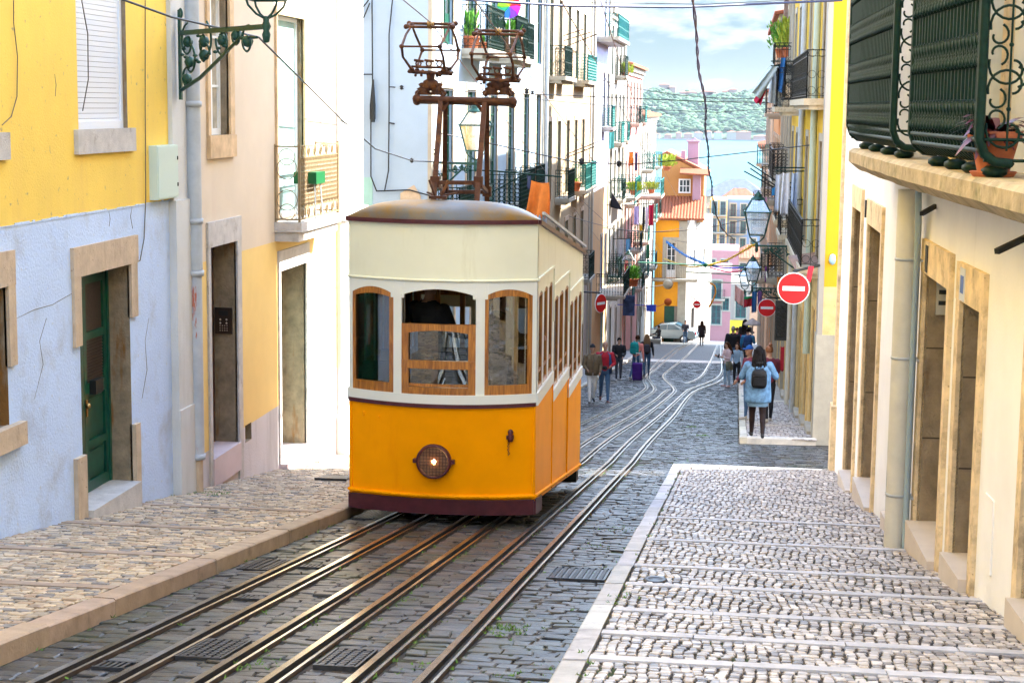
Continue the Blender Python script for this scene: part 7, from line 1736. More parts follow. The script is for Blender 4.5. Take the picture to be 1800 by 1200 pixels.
# near left lamp (lantern mostly above the picture)
yl = 16.3; tip = ony(470, 50, yl); wl_ = ony(316, 48, yl); wl_ = Vector((XWL+.06, yl, tip.z)); 
wall_lamp('big dark green street lamp with scrolled bracket on the corner of the yellow house', ony(468, 47, 16.6), f1.P(f1.px(316, 60, .1)[0], ony(468, 47, 16.6).z, .1), hL=.9, wL=.52, drop=.62)
# lamp behind the trolley stand, on the corner of the white house
tp = ony(836, 288, 33.7); wall_lamp('green street lamp on the white house corner seen through the tram trolley stand', tp, Vector((-6.2, 34.2, tp.z)), hL=1.0, wL=.56, drop=.62)
def rl(label, u, v, y, uw=None, **k):
    tp = ony(u, v, y); side = 1 if u < 1250 else -1; wx = XWL+.02 if side > 0 else XWR(y); wall_lamp(label, tp, Vector((wx, y, tp.z)), **k)
rl('dark green street lamp above the larger no entry sign on the right', 1330, 432, 41, hL=1.1, wL=.60, drop=.62)
rl('street lamp on the left row hanging beside a red cloth and a potted plant', 1104, 486, 80, hL=1.05, wL=.6, drop=.55)
rl('street lamp at the right, larger one of the distant pair above the laundry', 1322, 506, 62, hL=.95, wL=.55, drop=.4)
rl('street lamp at the right, smaller and lower one of the distant pair', 1309, 512, 80, hL=.95, wL=.55, drop=.4)

# ================================================================== SIGNS
m_red = mat('traffic red', (.62, .008, .012), .35, var=.08); m_signw = mat('sign white', (.80, .80, .80), .35); m_signg = mat('sign back grey', (.35, .36, .37), .5, .5)
def no_entry(label, c, r, wallx, y, rot=0, pole_up=.0, small=False, ribbon=False):
    c = Vector(c); t = thing('no_entry_sign', label, 'traffic sign', tuple(c), None, R_(rot))
    mb = MB(); mb.lathe([(0, .012), (r, .012), (r, -.006), (r-.006, -.012), (0, -.012)][::-1], (0, 0, 0), 40, axis='Y', mi=1, smooth=False); mb.lathe([(r*.94, -.013), (r*.94, -.014), (0, -.014)][::-1], (0, 0, 0), 40, axis='Y', mi=0, smooth=False); mb.box(-r*.68, r*.68, -.018, -.015, -r*.14, r*.14, 1); mb.box(-r*.5, r*.5, .012, .03, -.02, .02, 2); mb.box(-r*.5, r*.5, .012, .03, r*.4, r*.45, 2)
    mb.build('plate', [m_red, m_signw, m_signg], t, local=True)
    rm = Matrix.Rotation(-R_(rot), 3, 'Z'); w_ = rm @ (Vector((wallx, y, c.z))-c)
    mb = MB(); z = r*1.12; mb.tube([Vector((0, .04, -.05)), Vector((0, .04, z-.06)), Vector((0, .05, z-.02)), Vector((.06 if w_.x > 0 else -.06, .05, z)), Vector((w_.x, w_.y+.02, z))], .028, 8); mb.build('bracket', m_ironblk, t, local=True)
    return t
ys_ = 32.6; c = ony(1395, 507, ys_); no_entry('larger round red no entry sign nearest the camera on the right', c, .305, XWR(34)+.0, 33.9)
mb = MB(); q_ = ony(1426, 470, 32.7); mb.add([(q_.x-.05, q_.y, q_.z+.02), (q_.x+.05, q_.y, q_.z+.02), (q_.x-.0, q_.y, q_.z-.28), (q_.x-.09, q_.y, q_.z-.26), (q_.x-.05, q_.y+.02, q_.z+.02), (q_.x+.05, q_.y+.02, q_.z+.02), (q_.x-.0, q_.y+.015, q_.z-.28), (q_.x-.09, q_.y+.015, q_.z-.26)], [(0, 1, 2, 3)[::-1], (4, 5, 6, 7), (0, 1, 5, 4), (1, 2, 6, 5), (2, 3, 7, 6), (3, 0, 4, 7)]); tag(mb.build('ribbon', mat('red ribbon', (.65, .02, .04), .6)), 'short red ribbon tied to the pipe beside the larger no entry sign', 'ribbon')
c = ony(1348, 541, 56); no_entry('smaller round red no entry sign further down on the right', c, .295, XWR(56), 56)
c = ony(1056, 533, 60); t_ = no_entry('red no entry sign turned side on, on the left house beyond the tram', c, .34, XWL, 60.2, rot=58)
c = ony(1225, 535, 118); t_ = no_entry('tiny red round sign on the white wall beyond the green pole', c, .27, ony(1215, 535, 120).x, 120)
c = ony(1149, 452+70, 90); 
mb = MB(); a = ony(1136, 537, 88); mb.box(a.x, a.x+.5, 88, 88.05, a.z-.3, a.z+.05); mb.box(XWL, a.x, 88, 88.03, a.z+.0, a.z+.03); tag(mb.build('shop_sign', mat('blue enamel sign', (.02, .05, .45), .4)), 'small blue projecting sign on the left row above the pedestrians', 'sign')
mb = MB(); a = ony(1107, 535, 75); mb.box(a.x-.3, a.x+.22, 75, 75.06, a.z-.5, a.z+.4); mb.box(XWL, a.x-.3, 75.01, 75.05, a.z+.3, a.z+.34); tag(mb.build('shop_sign', mat('dark poster sign', (.03, .05, .12), .5, var=.9, vscale=3)), 'dark blue projecting shop sign on the left row below the green balconies', 'sign')
c = ony(1174, 531, 112); mb = MB(); mb.lathe([(0, .02), (.14, .04), (.24, .10), (.25, .11), (.24, .12), (.14, .06), (0, .05)][::-1], c, 20, axis='Y'); mb.tube([c+Vector((0, .1, 0)), c+Vector((-.6, .15, -.3)), Vector((XWL, 112.2, c.z-.3))], .03, 5); tag(mb.build('satellite_dish', mat('orange dish', (.75, .14, .02), .5)), 'orange satellite dish in front of the orange yellow house', 'satellite dish')
c = ony(1174, 500, 114); mb = MB(); mb.lathe([(0, .02), (.2, .04), (.34, .13), (.2, .07), (0, .05)][::-1], c, 20, axis='Y'); mb.tube([c+Vector((0, .1, 0)), Vector((XWL, 114.2, c.z-.3))], .03, 5); tag(mb.build('satellite_dish', mat('cream dish', (.74, .62, .42), .5)), 'cream satellite dish above the orange one', 'satellite dish')

# ================================================================== OVERHEAD CABLES
m_cab = mat('black cable', (.015, .015, .018), .5); m_cop = mat('brown trolley wire', (.13, .05, .045), .4, .5); m_cabb = mat('blue black cable', (.02, .03, .08), .5); m_gw = mat('green span rod', (.01, .14, .07), .4)
def cable(label, pts, r, m, sag=0.0, n=14, kinds='overhead_cable', cat='cable', group=None, nodes=()):
    """pts: list of (u, v, y); straight or sagging between them"""
    P = [ony(u, v, y) for u, v, y in pts]; path = []
    for a, b in zip(P[:-1], P[1:]):
        for i in range(n): t = i/n; path.append(lerp(a, b, t)-Vector((0, 0, sag*4*t*(1-t))))
    path.append(P[-1]); mb = MB(); mb.tube(path, r, 5)
    for (u, v, y, k) in nodes:
        c = ony(u, v, y); mb.lathe([(0, -k), (k*.8, -k*.5), (k*.5, 0), (k*.9, k*.4), (0, k)], c, 8)
    o = mb.build(kinds, m); tag(o, label, cat, group); return o
# trolley wires: from each pantograph pulley down the street and up over the camera
cable('brown trolley wire from the left pantograph running steeply down to the street middle', [(660, -40, 14), (757, 40, 19.4), (862, 176, 30), (1000, 355, 60), (1130, 520, 118)], .007, m_cop)
cable('brown trolley wire from the right pantograph running down between the houses', [(790, -60, 14.5), (876, 58, 19.4), (985, 205, 32), (1100, 360, 60), (1190, 480, 118)], .007, m_cop)
cable('brown trolley wire crossing above the turquoise cornice balcony towards the street', [(960, -60, 17), (985, 0, 19), (1060, 130, 30), (1170, 335, 70), (1215, 440, 118)], .007, m_cop)
cable('brown trolley wire furthest right, falling across the far river', [(1040, -40, 17), (1055, 0, 19), (1090, 110, 30), (1148, 265, 56), (1192, 350, 110)], .007, m_cop)
cable('thin steep wire under the left trolley wire behind the tram roof', [(1020, 350, 50), (1075, 400, 75), (1130, 470, 118)], .008, m_cab)
cable('thick black cable sagging from the yellow house past the lamp to the trolley stand', [(216, 0, 15.5), (300, 30, 16.5), (455, 66, 19), (600, 210, 26), (660, 262, 29), (725, 283, 31), (800, 286, 33.6)], .012, m_cab, nodes=[(724, 282, 31, .05)])
cable('thick blue black cable straight across the top of the picture', [(790, -2, 26), (1000, 11, 28), (1200, 13, 30), (1480, 1, 33)], .022, m_cabb)
cable('thin wire just under the top edge above the far sky', [(1000, 4, 30), (1240, 8, 32), (1480, -4, 33.8)], .007, m_cab)
cable('thin span wire low over the far sky with clips', [(685, 153, 33.9), (870, 164, 36), (1000, 168, 40), (1240, 179, 43), (1400, 181, 46)], .011, m_cab, nodes=[(926, 160, 37, .07), (936, 163, 37, .05), (1402, 181, 46, .08), (706, 154, 34, .05)])
cable('second thin span wire sagging just below the first', [(840, 166, 36), (1000, 180, 42), (1150, 193, 52), (1260, 198, 52), (1460, 183, 48)], .009, m_cab)
cable('black cable running right from the white end wall across the street above the water', [(684, 216, 33.9), (860, 252, 36), (1010, 285, 40), (1110, 289, 44), (1200, 281, 46), (1445, 253, 40)], .014, m_cab, nodes=[(1022, 284, 40, .09), (1088, 288, 43, .09)])
# twisted dangling cable in the middle
P = [ony(u, v, y) for u, v, y in ((1216, -10, 24), (1222, 60, 26), (1230, 120, 29), (1240, 200, 34), (1246, 290, 42), (1258, 370, 55), (1272, 405, 66), (1292, 422, 80))]
path = smooth_path(P, .4); mb = MB()
for ph in (0, math.pi): mb.tube([p+Vector((.016*math.cos(i*1.1+ph)+.02*math.sin(i*.37), 0, .016*math.sin(i*1.1+ph))) for i, p in enumerate(path)], .013, 5)
tag(mb.build('overhead_cable', mat('purple black twisted cable', (.05, .03, .08), .5)), 'twisted dark cable hanging down the middle of the sky and river', 'cable')
for i, (a, b, lab) in enumerate([((1180, 420, 110), (1330, 396, 60), 'faint'), ((1000, 380, 60), (1200, 400, 110), 'faint'), ((1020, 130, 70), (1400, 170, 60), ''), ((1060, 400, 70), (1360, 372, 60), '')]):
    cable(['thin wire from the orange house roof towards the large right hand lamp', 'thin wire from the left row down towards the orange house', 'thin high wire crossing from the lilac house to the right row', 'thin wire crossing under the grey river roof'][i], [a, b], .012, m_cab, sag=.4)
# green span rods and pole at the crest
cable('long dark green rod spanning the street above the crowd, highest of three', [(1122, 461, 80), (1240, 466, 82), (1335, 468, 80)], .035, m_gw, kinds='span_rod', cat='span rod', nodes=[(1240, 466, 82, .12)])
cable('thinner green rod below the long one, middle of three', [(1206, 478, 110), (1320, 484, 96)], .04, m_gw, kinds='span_rod', cat='span rod')
cable('lowest green rod of three spanning to the right lamps', [(1244, 496, 110), (1310, 497, 100)], .04, m_gw, kinds='span_rod', cat='span rod')
p = foot(1204, 598); pt_ = ony(1204, 430, p.y); mb = MB(); mb.lathe([(.16, 0), (.17, .8), (.11, .9), (.10, pt_.z-p.z), (.06, pt_.z-p.z+.05), (.03, pt_.z-p.z+.3), (0, pt_.z-p.z+.35)], p, 10); mb.bar(p+Vector((0, 0, pt_.z-p.z-1.3)), p+Vector((1.6, 0, pt_.z-p.z-1.3)), .06); tag(mb.build('pole', m_gw), 'tall green iron pole at the crest beside the silver car', 'pole')
# bunting / paper garlands
def garland(label, pts, r, m):
    P = [ony(*q_) for q_ in pts]; path = smooth_path(P, .25); mb = MB()
    for i, p in enumerate(path[:-1]):
        for k in range(2):
            d = Vector((random.gauss(0, 1), random.gauss(0, 1), random.gauss(0, 1))).normalized()*r*random.uniform(.7, 1.4); e = Vector((random.gauss(0, 1), random.gauss(0, 1), random.gauss(0, 1))).normalized()*r
            mb.add([p-d, p+e*.5, p+d], [(0, 1, 2)])
    mb.tube(path, r*.35, 4); tag(mb.build('garland', m), label, 'garland')
garland('blue paper garland falling from the orange house to the middle of the green rod', [(1172, 425, 112), (1200, 446, 100), (1225, 458, 90), (1240, 464, 82)], .13, mat('blue paper', (.01, .22, .65), .7))
garland('yellow paper garland rising to the right towards the lamps', [(1244, 466, 82), (1275, 458, 80), (1300, 445, 76), (1326, 430, 70)], .12, mat('yellow paper', (.75, .52, .04), .7))
garland('pale yellow paper garland sagging left under the blue one', [(1168, 455, 112), (1190, 463, 100), (1215, 469, 90), (1240, 466, 82)], .09, mat('pale yellow paper', (.78, .62, .14), .7))
garland('dark blue paper garland running right just under the green rod', [(1246, 467, 82), (1280, 471, 82), (1318, 469, 80)], .10, mat('deep blue paper', (.02, .08, .45), .7))
garland('red paper garland drooping under the dark blue one', [(1248, 470, 84), (1280, 478, 84), (1308, 475, 82)], .08, mat('red paper', (.55, .02, .06), .7))
garland('orange paper ring decoration hanging left of the right hand lamps', [(1248, 498, 100), (1256, 502, 100), (1258, 515, 100), (1252, 530, 100), (1246, 540, 100)], .14, mat('orange paper', (.80, .35, .02), .7))

# ================================================================== LAUNDRY
def cloth_piece(label, pts_top, drop, m, cat='laundry', wave=.05, n=10, nz=10, taper=0, sway=(0, 0), name='laundry', ragged=.04, thick=.008):
    """cloth hanging from a line (two 3D points) with vertical folds"""
    a, b = Vector(pts_top[0]), Vector(pts_top[1]); d = (b-a); L_ = d.length; d.normalize(); nn = Vector((-d.y, d.x, 0)); nn = nn.normalized() if nn.length > .01 else Vector((1, 0, 0)); vs = []; ph = random.uniform(0, 6)
    for off in (0, thick):
        for j in range(nz+1):
            f = j/nz
            for i in range(n+1):
                s_ = i/n; k = 1-taper*f; pos = a+d*(L_*(.5+(s_-.5)*k)); dr = drop*(1+ragged*math.sin(i*2.1+ph))
                vs.append(pos+nn*(wave*(.3+f)*math.sin(s_*9+ph+f)+off)+Vector((sway[0]*f*f, sway[1]*f*f, -dr*f-(.03*math.sin(s_*math.pi) if j == 0 else 0))))
    K = (n+1)*(nz+1); fs = []
    for j in range(nz):
        for i in range(n): q0 = j*(n+1)+i; fs.append((q0, q0+1, q0+n+2, q0+n+1)); fs.append((K+q0, K+q0+n+1, K+q0+n+2, K+q0+1))
    for j in range(nz):
        for q0 in (j*(n+1), j*(n+1)+n): fs.append((q0, q0+n+1, K+q0+n+1, K+q0))
    for i in range(n): q0 = nz*(n+1)+i; fs.append((q0, q0+1, K+q0+1, K+q0))
    mb = MB(); mb.add(vs, fs, 0, True); o = mb.build(name, m); tag(o, label, cat); return o
def towel(label, u0, v0, u1, v1, vb, y, m, **k):
    a, b = ony(u0, v0, y), ony(u1, v1, y); return cloth_piece(label, (a, b), a.z-ony(u0, vb, y).z, m, **k)
m_brt = cloth('rust orange towel cloth', (.50, .14, .02)); m_lav = cloth('lavender cloth', (.42, .38, .68)); m_wl = cloth('white laundry cloth', (.70, .70, .74)); m_bl = cloth('pale blue laundry', (.38, .46, .62)); m_crs = cloth('crimson laundry', (.45, .01, .05))
towel('rust orange towel hanging above the right edge of the tram roof', 934, 317, 965, 321, 378, 36, m_brt, wave=.10, taper=-.35, n=24, nz=14, ragged=.09, sway=(-.05, 0))
towel('dark patterned sock hanging left of the rust orange towel', 927, 307, 933, 308, 332, 36, cloth('navy sock', (.03, .04, .09)), wave=.01, n=4)
mb = MB(); a, b = ony(860, 300, 36), ony(988, 311, 36); mb.tube([a, b], .018, 6); mb.tube([ony(865, 338, 36), ony(925, 305, 36)], .014, 5); mb.tube([Vector((XWL, 36, ony(870, 300, 36).z)), a], .014, 5); tag(mb.build('drying_rack', m_dgreen), 'dark iron pole rack holding the rust orange towel', 'drying rack')
for k, (u, v, ue, ve, y) in enumerate(((985, 0+65, 1050-25, 52, 60), (988, 73, 1038, 57, 60), (990, 84, 1050, 60, 60), (975, 280, 1052, 249, 62), (978, 284, 1045, 258, 62))):
    a, b = ony(u, v, y), ony(ue, ve, y-3); mb = MB(); mb.tube([a, b], .02, 5); tag(mb.build('laundry_pole', m_rust), ['upper rusty laundry pole sticking out over the red balcony cloth', 'middle rusty laundry pole over the red balcony cloth', 'lowest and longest rusty laundry pole over the red balcony cloth', 'upper dark laundry pole of the lower pair on the left', 'lower dark laundry pole of the lower pair on the left'][k], 'laundry pole', 'laundry poles on the cream white house')
for k, (u, v, ue, ve, y) in enumerate(((1314, 285, 1364, 318, 50), (1319, 296, 1364, 327, 50), (1308, 301, 1362, 330, 50))):
    a, b = ony(ue, ve, y), ony(u, v, y); mb = MB(); mb.tube([Vector((XWR(y), y, a.z-.05)), a, b], .02, 5); tag(mb.build('laundry_pole', m_ironblk), ['uppermost black laundry pole pointing out from the right row', 'middle black laundry pole pointing out from the right row', 'lowest black laundry pole pointing out from the right row'][k], 'laundry pole', 'black laundry poles on the right row')
towel('crimson cloth covering the left end of the upper balcony on the cream white house', 955, 66, 968, 66, 120, 57.3, m_crs, wave=.02)
towel('lavender shirt hanging in a row of washing on the left', 1115, 362, 1123, 362, 395, 79, m_lav, wave=.05)
towel('black trousers hanging next to the lavender shirt', 1130, 363, 1134, 363, 405, 79, blk, wave=.03, n=5)
towel('red shirt hanging right of the black trousers', 1141, 360, 1149, 358, 398, 79, m_crs, wave=.04)
towel('white vest hanging between the black trousers and the red shirt', 1135, 364, 1140, 363, 408, 79.3, m_wl, wave=.03, n=5)
mb = MB(); mb.tube([ony(1100, 361, 79), ony(1152, 357, 79)], .02, 5); mb.tube([Vector((XWL, 79, ony(1100, 361, 79).z)), ony(1100, 361, 79)], .02, 5); tag(mb.build('clothes_line', m_cab), 'clothes line carrying the lavender, black and red washing', 'clothes line')
a, b = ony(1075, 338, 74), ony(1095, 370, 74); mb = MB(); mb.add([a, a+Vector((.05, .3, -.1)), b, b+Vector((-.5, 0, .12)), a+Vector((-.05, 0, -.6)), a+Vector((.02, .02, -.02))], [(0, 5, 2, 3, 4), (4, 3, 2, 5, 0)]); o = mb.build('laundry', blk); tag(o, 'black triangular cloth blowing out from the left row', 'laundry'); sm_ = o.modifiers.new('s', 'SOLIDIFY'); sm_.thickness = .01
towel('bright red cloth hanging from the arm of the left row street lamp', 1098, 462, 1103, 462, 483, 79.5, red, wave=.03, n=5)
# right: blowing clothes high up
def blown(label, quad, y, m, dy=.3):
    P = [ony(u, v, y+(dy if i in (2, 3) else 0)) for i, (u, v) in enumerate(quad)]; mb = MB(); n = 10; vs = []; ph = random.uniform(0, 6)
    for off in (0, .012):
        for j in range(n+1):
            for i in range(n+1):
                s_, f = i/n, j/n; p = lerp(lerp(P[0], P[1], s_), lerp(P[3], P[2], s_), f); vs.append(p+Vector((.02*math.sin(s_*6+ph), .07*math.sin(s_*10+ph+f*2)*(.3+f)+off, .03*math.sin(s_*7+f*3+ph)*f)))
    K = (n+1)**2; fs = []
    for j in range(n):
        for i in range(n): q0 = j*(n+1)+i; fs.append((q0, q0+1, q0+n+2, q0+n+1)); fs.append((K+q0, K+q0+n+1, K+q0+n+2, K+q0+1))
    mb.add(vs, fs, 0, True); tag(mb.build('laundry', m), label, 'laundry')
blown('large pale grey sheet blowing out to the left from the high right balcony', [(1357, 112), (1368, 118), (1335, 172), (1318, 162)], 44, cloth('pale grey green sheet', (.46, .54, .56)))
blown('crimson shirt blowing out under the pale grey sheet', [(1342, 148), (1352, 146), (1338, 186), (1325, 178)], 44.2, m_crs)
blown('second pale sheet hanging straighter beside the dark shirt', [(1355, 122), (1362, 125), (1374, 190), (1348, 178)], 44.3, cloth('pale grey sheet', (.50, .55, .58)))
blown('black shirt hanging on the high right balcony', [(1362, 114), (1372, 112), (1374, 158), (1366, 156)], 44.1, blk, .05)
blown('blue jeans hanging on the high right balcony', [(1374, 102), (1383, 102), (1378, 160), (1369, 162)], 43.9, cloth('mid blue denim', (.03, .14, .36)), .05)
mb = MB()
for v in (108, 116): p0, p1 = ony(1355, v, 44), ony(1404, v, 44); mb.tube([p0, p1], .016, 5)
tag(mb.build('drying_rack', m_dgreen), 'green iron drying rails on the high right balcony', 'drying rack')
balcony(R2, fr2, 9.3, 11.9, ony(1380, 188, 44).z, .75, rm=m_ironblk, sm=m_stone, style='scroll')
towel('white shirt nearest the pipe in the row of white washing on the right', 1392, 303, 1402, 303, 383, 42, m_bl, wave=.06, taper=-.1)
towel('long cream dress in the middle of the row of white washing on the right', 1376, 303, 1388, 303, 378, 42.3, m_wl, wave=.06, taper=-.5)
towel('white sheet at the left end of the row of white washing on the right', 1364, 306, 1374, 305, 372, 42.6, cloth('bluish white laundry', (.58, .62, .72)), wave=.05, taper=-.2)
towel('small bright blue cloth beside the white sheet on the right', 1357, 330, 1362, 328, 345, 42.8, blu, wave=.02, n=4)
mb = MB()
for v, y in ((295, 42), (301, 42.4)): mb.tube([ony(1362, v, y), ony(1416, v, y)], .016, 5)
tag(mb.build('drying_rack', m_dgreen), 'green iron drying rails holding the white washing', 'drying rack')
towel('dark shirt hanging lower down behind the large right lamp', 1333, 340, 1341, 342, 372, 62, cloth('plum cloth', (.05, .02, .06)), wave=.04)
towel('pink cloth hanging next to the dark shirt behind the large right lamp', 1343, 346, 1348, 347, 375, 62, cloth('pink laundry', (.72, .30, .50)), wave=.03, n=5)
towel('blue jeans hanging over the right pavement above the crowd', 1322, 512, 1331, 510, 550, 70, cloth('mid blue denim', (.03, .14, .36)), wave=.06)
towel('striped purple shirt hanging over the right pavement beside the jeans', 1332, 508, 1340, 508, 538, 69, cloth('purple laundry', (.20, .10, .30)), wave=.05)
towel('red and green flag hanging over the right pavement', 1308, 524, 1325, 522, 540, 74, red, wave=.03)
towel('green upper stripe of the flag over the right pavement', 1308, 521.5, 1325, 519.5, 526, 73.9, mat('flag green', (.01, .25, .08), .8), wave=.03, name='flag')
towel('red scarf tied low on the right wall beyond the denim jacket woman', 1372, 608, 1379, 608, 652, 42, red, wave=.02, n=4)
towel('pale pink and white canopy cloth over the far right pavement', 1292, 500, 1308, 512, 528, 92, cloth('white pink canopy', (.72, .45, .42)), wave=.1)

# ================================================================== POTS, PLANTS
m_tpot = mat('terracotta pot', (.42, .12, .05), .75, var=.2, vscale=10, bump=.3)
def leafy(parent, c, r, h, n, m, name='plant', leaf=.05, up_=0.5):
    mb = MB(); c = Vector(c)
    for i in range(n):
        a = random.uniform(0, 6.28); el = random.uniform(.1, 1.4); rr = r*random.uniform(.2, 1); p = c+Vector((math.cos(a)*rr*math.cos(el*.6), math.sin(a)*rr*math.cos(el*.6), h*random.uniform(.1, 1)))
        d = (p-c+Vector((0, 0, up_*h))).normalized(); sd_ = d.cross(Vector((random.gauss(0, 1), random.gauss(0, 1), random.gauss(0, 1)))).normalized(); l_ = leaf*random.uniform(.6, 1.4)
        mb.add([p-d*l_, p+sd_*l_*.38, p+d*l_, p-sd_*l_*.38], [(0, 1, 2, 3)])
        if i % 6 == 0: mb.tube([c, lerp(c, p, .6)+Vector((0, 0, .02)), p], .004+r*.01, 3)
    return mb.build(name, m, parent, local=True)
m_lf = mat('fresh green leaves', (.10, .28, .03), .5, var=.4, vscale=30); m_lfy = mat('yellow green leaves', (.30, .36, .03), .5, var=.4, vscale=20); m_lfr = mat('dark red leaves', (.085, .006, .016), .35, var=.5, vscale=25)
def pot(label, loc, r, h, m=m_tpot, pl=m_lf, pr=.25, ph=.4, n=160, leaf=.05, plant='plant'):
    t = thing('flower_pot', label, 'flower pot', tuple(loc)); mb = MB(); mb.lathe([(r*.68, 0), (r*.95, h*.82), (r*1.08, h*.82), (r*1.10, h), (r*.98, h), (r*.9, h*.9), (0, h*.88)], (0, 0, 0), 22); mb.build('pot', m, t, local=True); leafy(t, (0, 0, h*.9), pr, ph, n, pl, plant, leaf); return t
# the near pot with dark red leaves behind the right railing
yp = 11.35; c = ony(1745, 318, yp); t = thing('flower_pot', 'large terracotta pot with dark red leafy plant behind the nearest right railing', 'flower pot', (c.x, yp, zsl_r if 'zsl_r' in globals() else -.42)); k = yp/FPX; R0 = 42*k
mb = MB(); hp_ = c.z+.42+ (318-247)*k; hp_ = .29; mb.lathe([(R0*.66, 0), (R0*.70, .03), (R0*.64, .035), (R0*.94, hp_*.78), (R0*1.06, hp_*.78), (R0*1.10, hp_), (R0*1.0, hp_), (R0*.9, hp_*.9), (0, hp_*.88)], (0, 0, 0), 30); mb.lathe([(R0*.8, 0), (R0*.95, .03), (R0*.9, .035), (0, .01)], (0, 0, 0), 24); mb.build('pot', m_tpot, t, local=True)
mb = MB()
for i in range(64):
    a = random.uniform(0, 6.28); L_ = random.uniform(.16, .30); e = random.uniform(.25, 1.1); pts = []; wd = random.uniform(.026, .045); d = Vector((math.cos(a), math.sin(a), 0)); sd_ = Vector((-d.y, d.x, 0)); rows = []
    for q_ in range(6):
        f = q_/5; p = Vector((0, 0, hp_*.9))+d*(L_*f*1.05)+Vector((0, 0, L_*(math.sin(e)*f*1.5-f*f*.9))); w__ = wd*math.sin(math.pi*min(.97, f*.85+.12)); rows += [p-sd_*w__, p+sd_*w__]
    mb.add(rows, [(2*q_, 2*q_+1, 2*q_+3, 2*q_+2) for q_ in range(5)], 0, True)
mb.build('plant', m_lfr, t, local=True)
def bp(label, u, v, y, r=.16, h=.25, **k): pot(label, ony(u, v, y), r, h, **k)
bp('terracotta pot with tall leafy plant on the top balcony above the tram, leftmost', 826, 88, 38.4, .24, .3, pr=.22, ph=.55, n=150, leaf=.09)
bp('small terracotta pot right of the tall leafy plant on the top balcony', 848, 90, 39.6, .14, .2, pr=.1, ph=.15, n=40)
bp('wide brown planter with bushy green plant behind the right pantograph', 891, 96, 43, .36, .42, m=mat('brown planter', (.14, .08, .05), .8), pr=.4, ph=.45, n=260, leaf=.08)
bp('yellow green bush on the left row balcony above the lavender shirt, left one', 1114, 343, 85, .2, .25, pl=m_lfy, pr=.45, ph=.4, n=420, leaf=.08)
bp('yellow green bush on the left row balcony above the red shirt, right one', 1145, 340, 104, .2, .25, pl=m_lfy, pr=.55, ph=.45, n=480, leaf=.08)
bp('red pot with hanging green plant beside the left row street lamp', 1113, 503, 78.4, .25, .35, pr=.4, ph=.6, n=420, leaf=.07)
bp('small orange pot on the turquoise balcony of the lilac house', 1012, 336, 63, .2, .35, pr=.12, ph=.15, n=30)
bp('flower pot with yellow flowers on the high left balcony near the sky', 1099, 138, 87.5, .2, .3, pl=m_lfy, pr=.5, ph=.5, n=140, leaf=.12)
bp('bushy green plant on the high right roof terrace above the blowing sheet', 1377, 102, 60, .3, .3, pl=m_lf, pr=.6, ph=.9, n=700, leaf=.08)
bp('mass of yellow green leaves at the top of the narrow right house', 1385, 100, 58, .2, .3, pl=m_lfy, pr=.5, ph=1.0, n=200, leaf=.1)
bp('round yellow green shrub on the orange house terrace', 1172, 300, 120, .3, .3, pl=m_lfy, pr=.8, ph=.8, n=200, leaf=.15)
# rainbow pinwheel at the top
c = ony(896, 12, 42); t = thing('pinwheel', 'rainbow coloured pinwheel at the top edge above the balcony plants', 'pinwheel', tuple(c))
for i, col_ in enumerate([(.7, .02, .04), (.8, .25, .01), (.75, .6, .02), (.3, .6, .02), (.02, .35, .15), (.02, .15, .6), (.2, .03, .5), (.6, .02, .4)]):
    a = i*math.pi/4; mb = MB(); d = Vector((math.cos(a), 0, math.sin(a))); e = Vector((-d.z, 0, d.x)); mb.add([Vector((0, -.02, 0)), d*.30+Vector((0, -.06, 0)), d*.22+e*.20+Vector((0, -.10, 0)), e*.10, Vector((0, .0, 0)), d*.30+Vector((0, -.05, 0))], [(0, 1, 2, 3), (3, 2, 5, 4)]); mb.build('blade', mat('pinwheel colour %d' % i, col_, .5), t, local=True)
mb = MB(); mb.tube([Vector((0, 0, 0)), Vector((0, 0, -.9))], .012, 5); mb.build('stick', m_whitepaint, t, local=True)

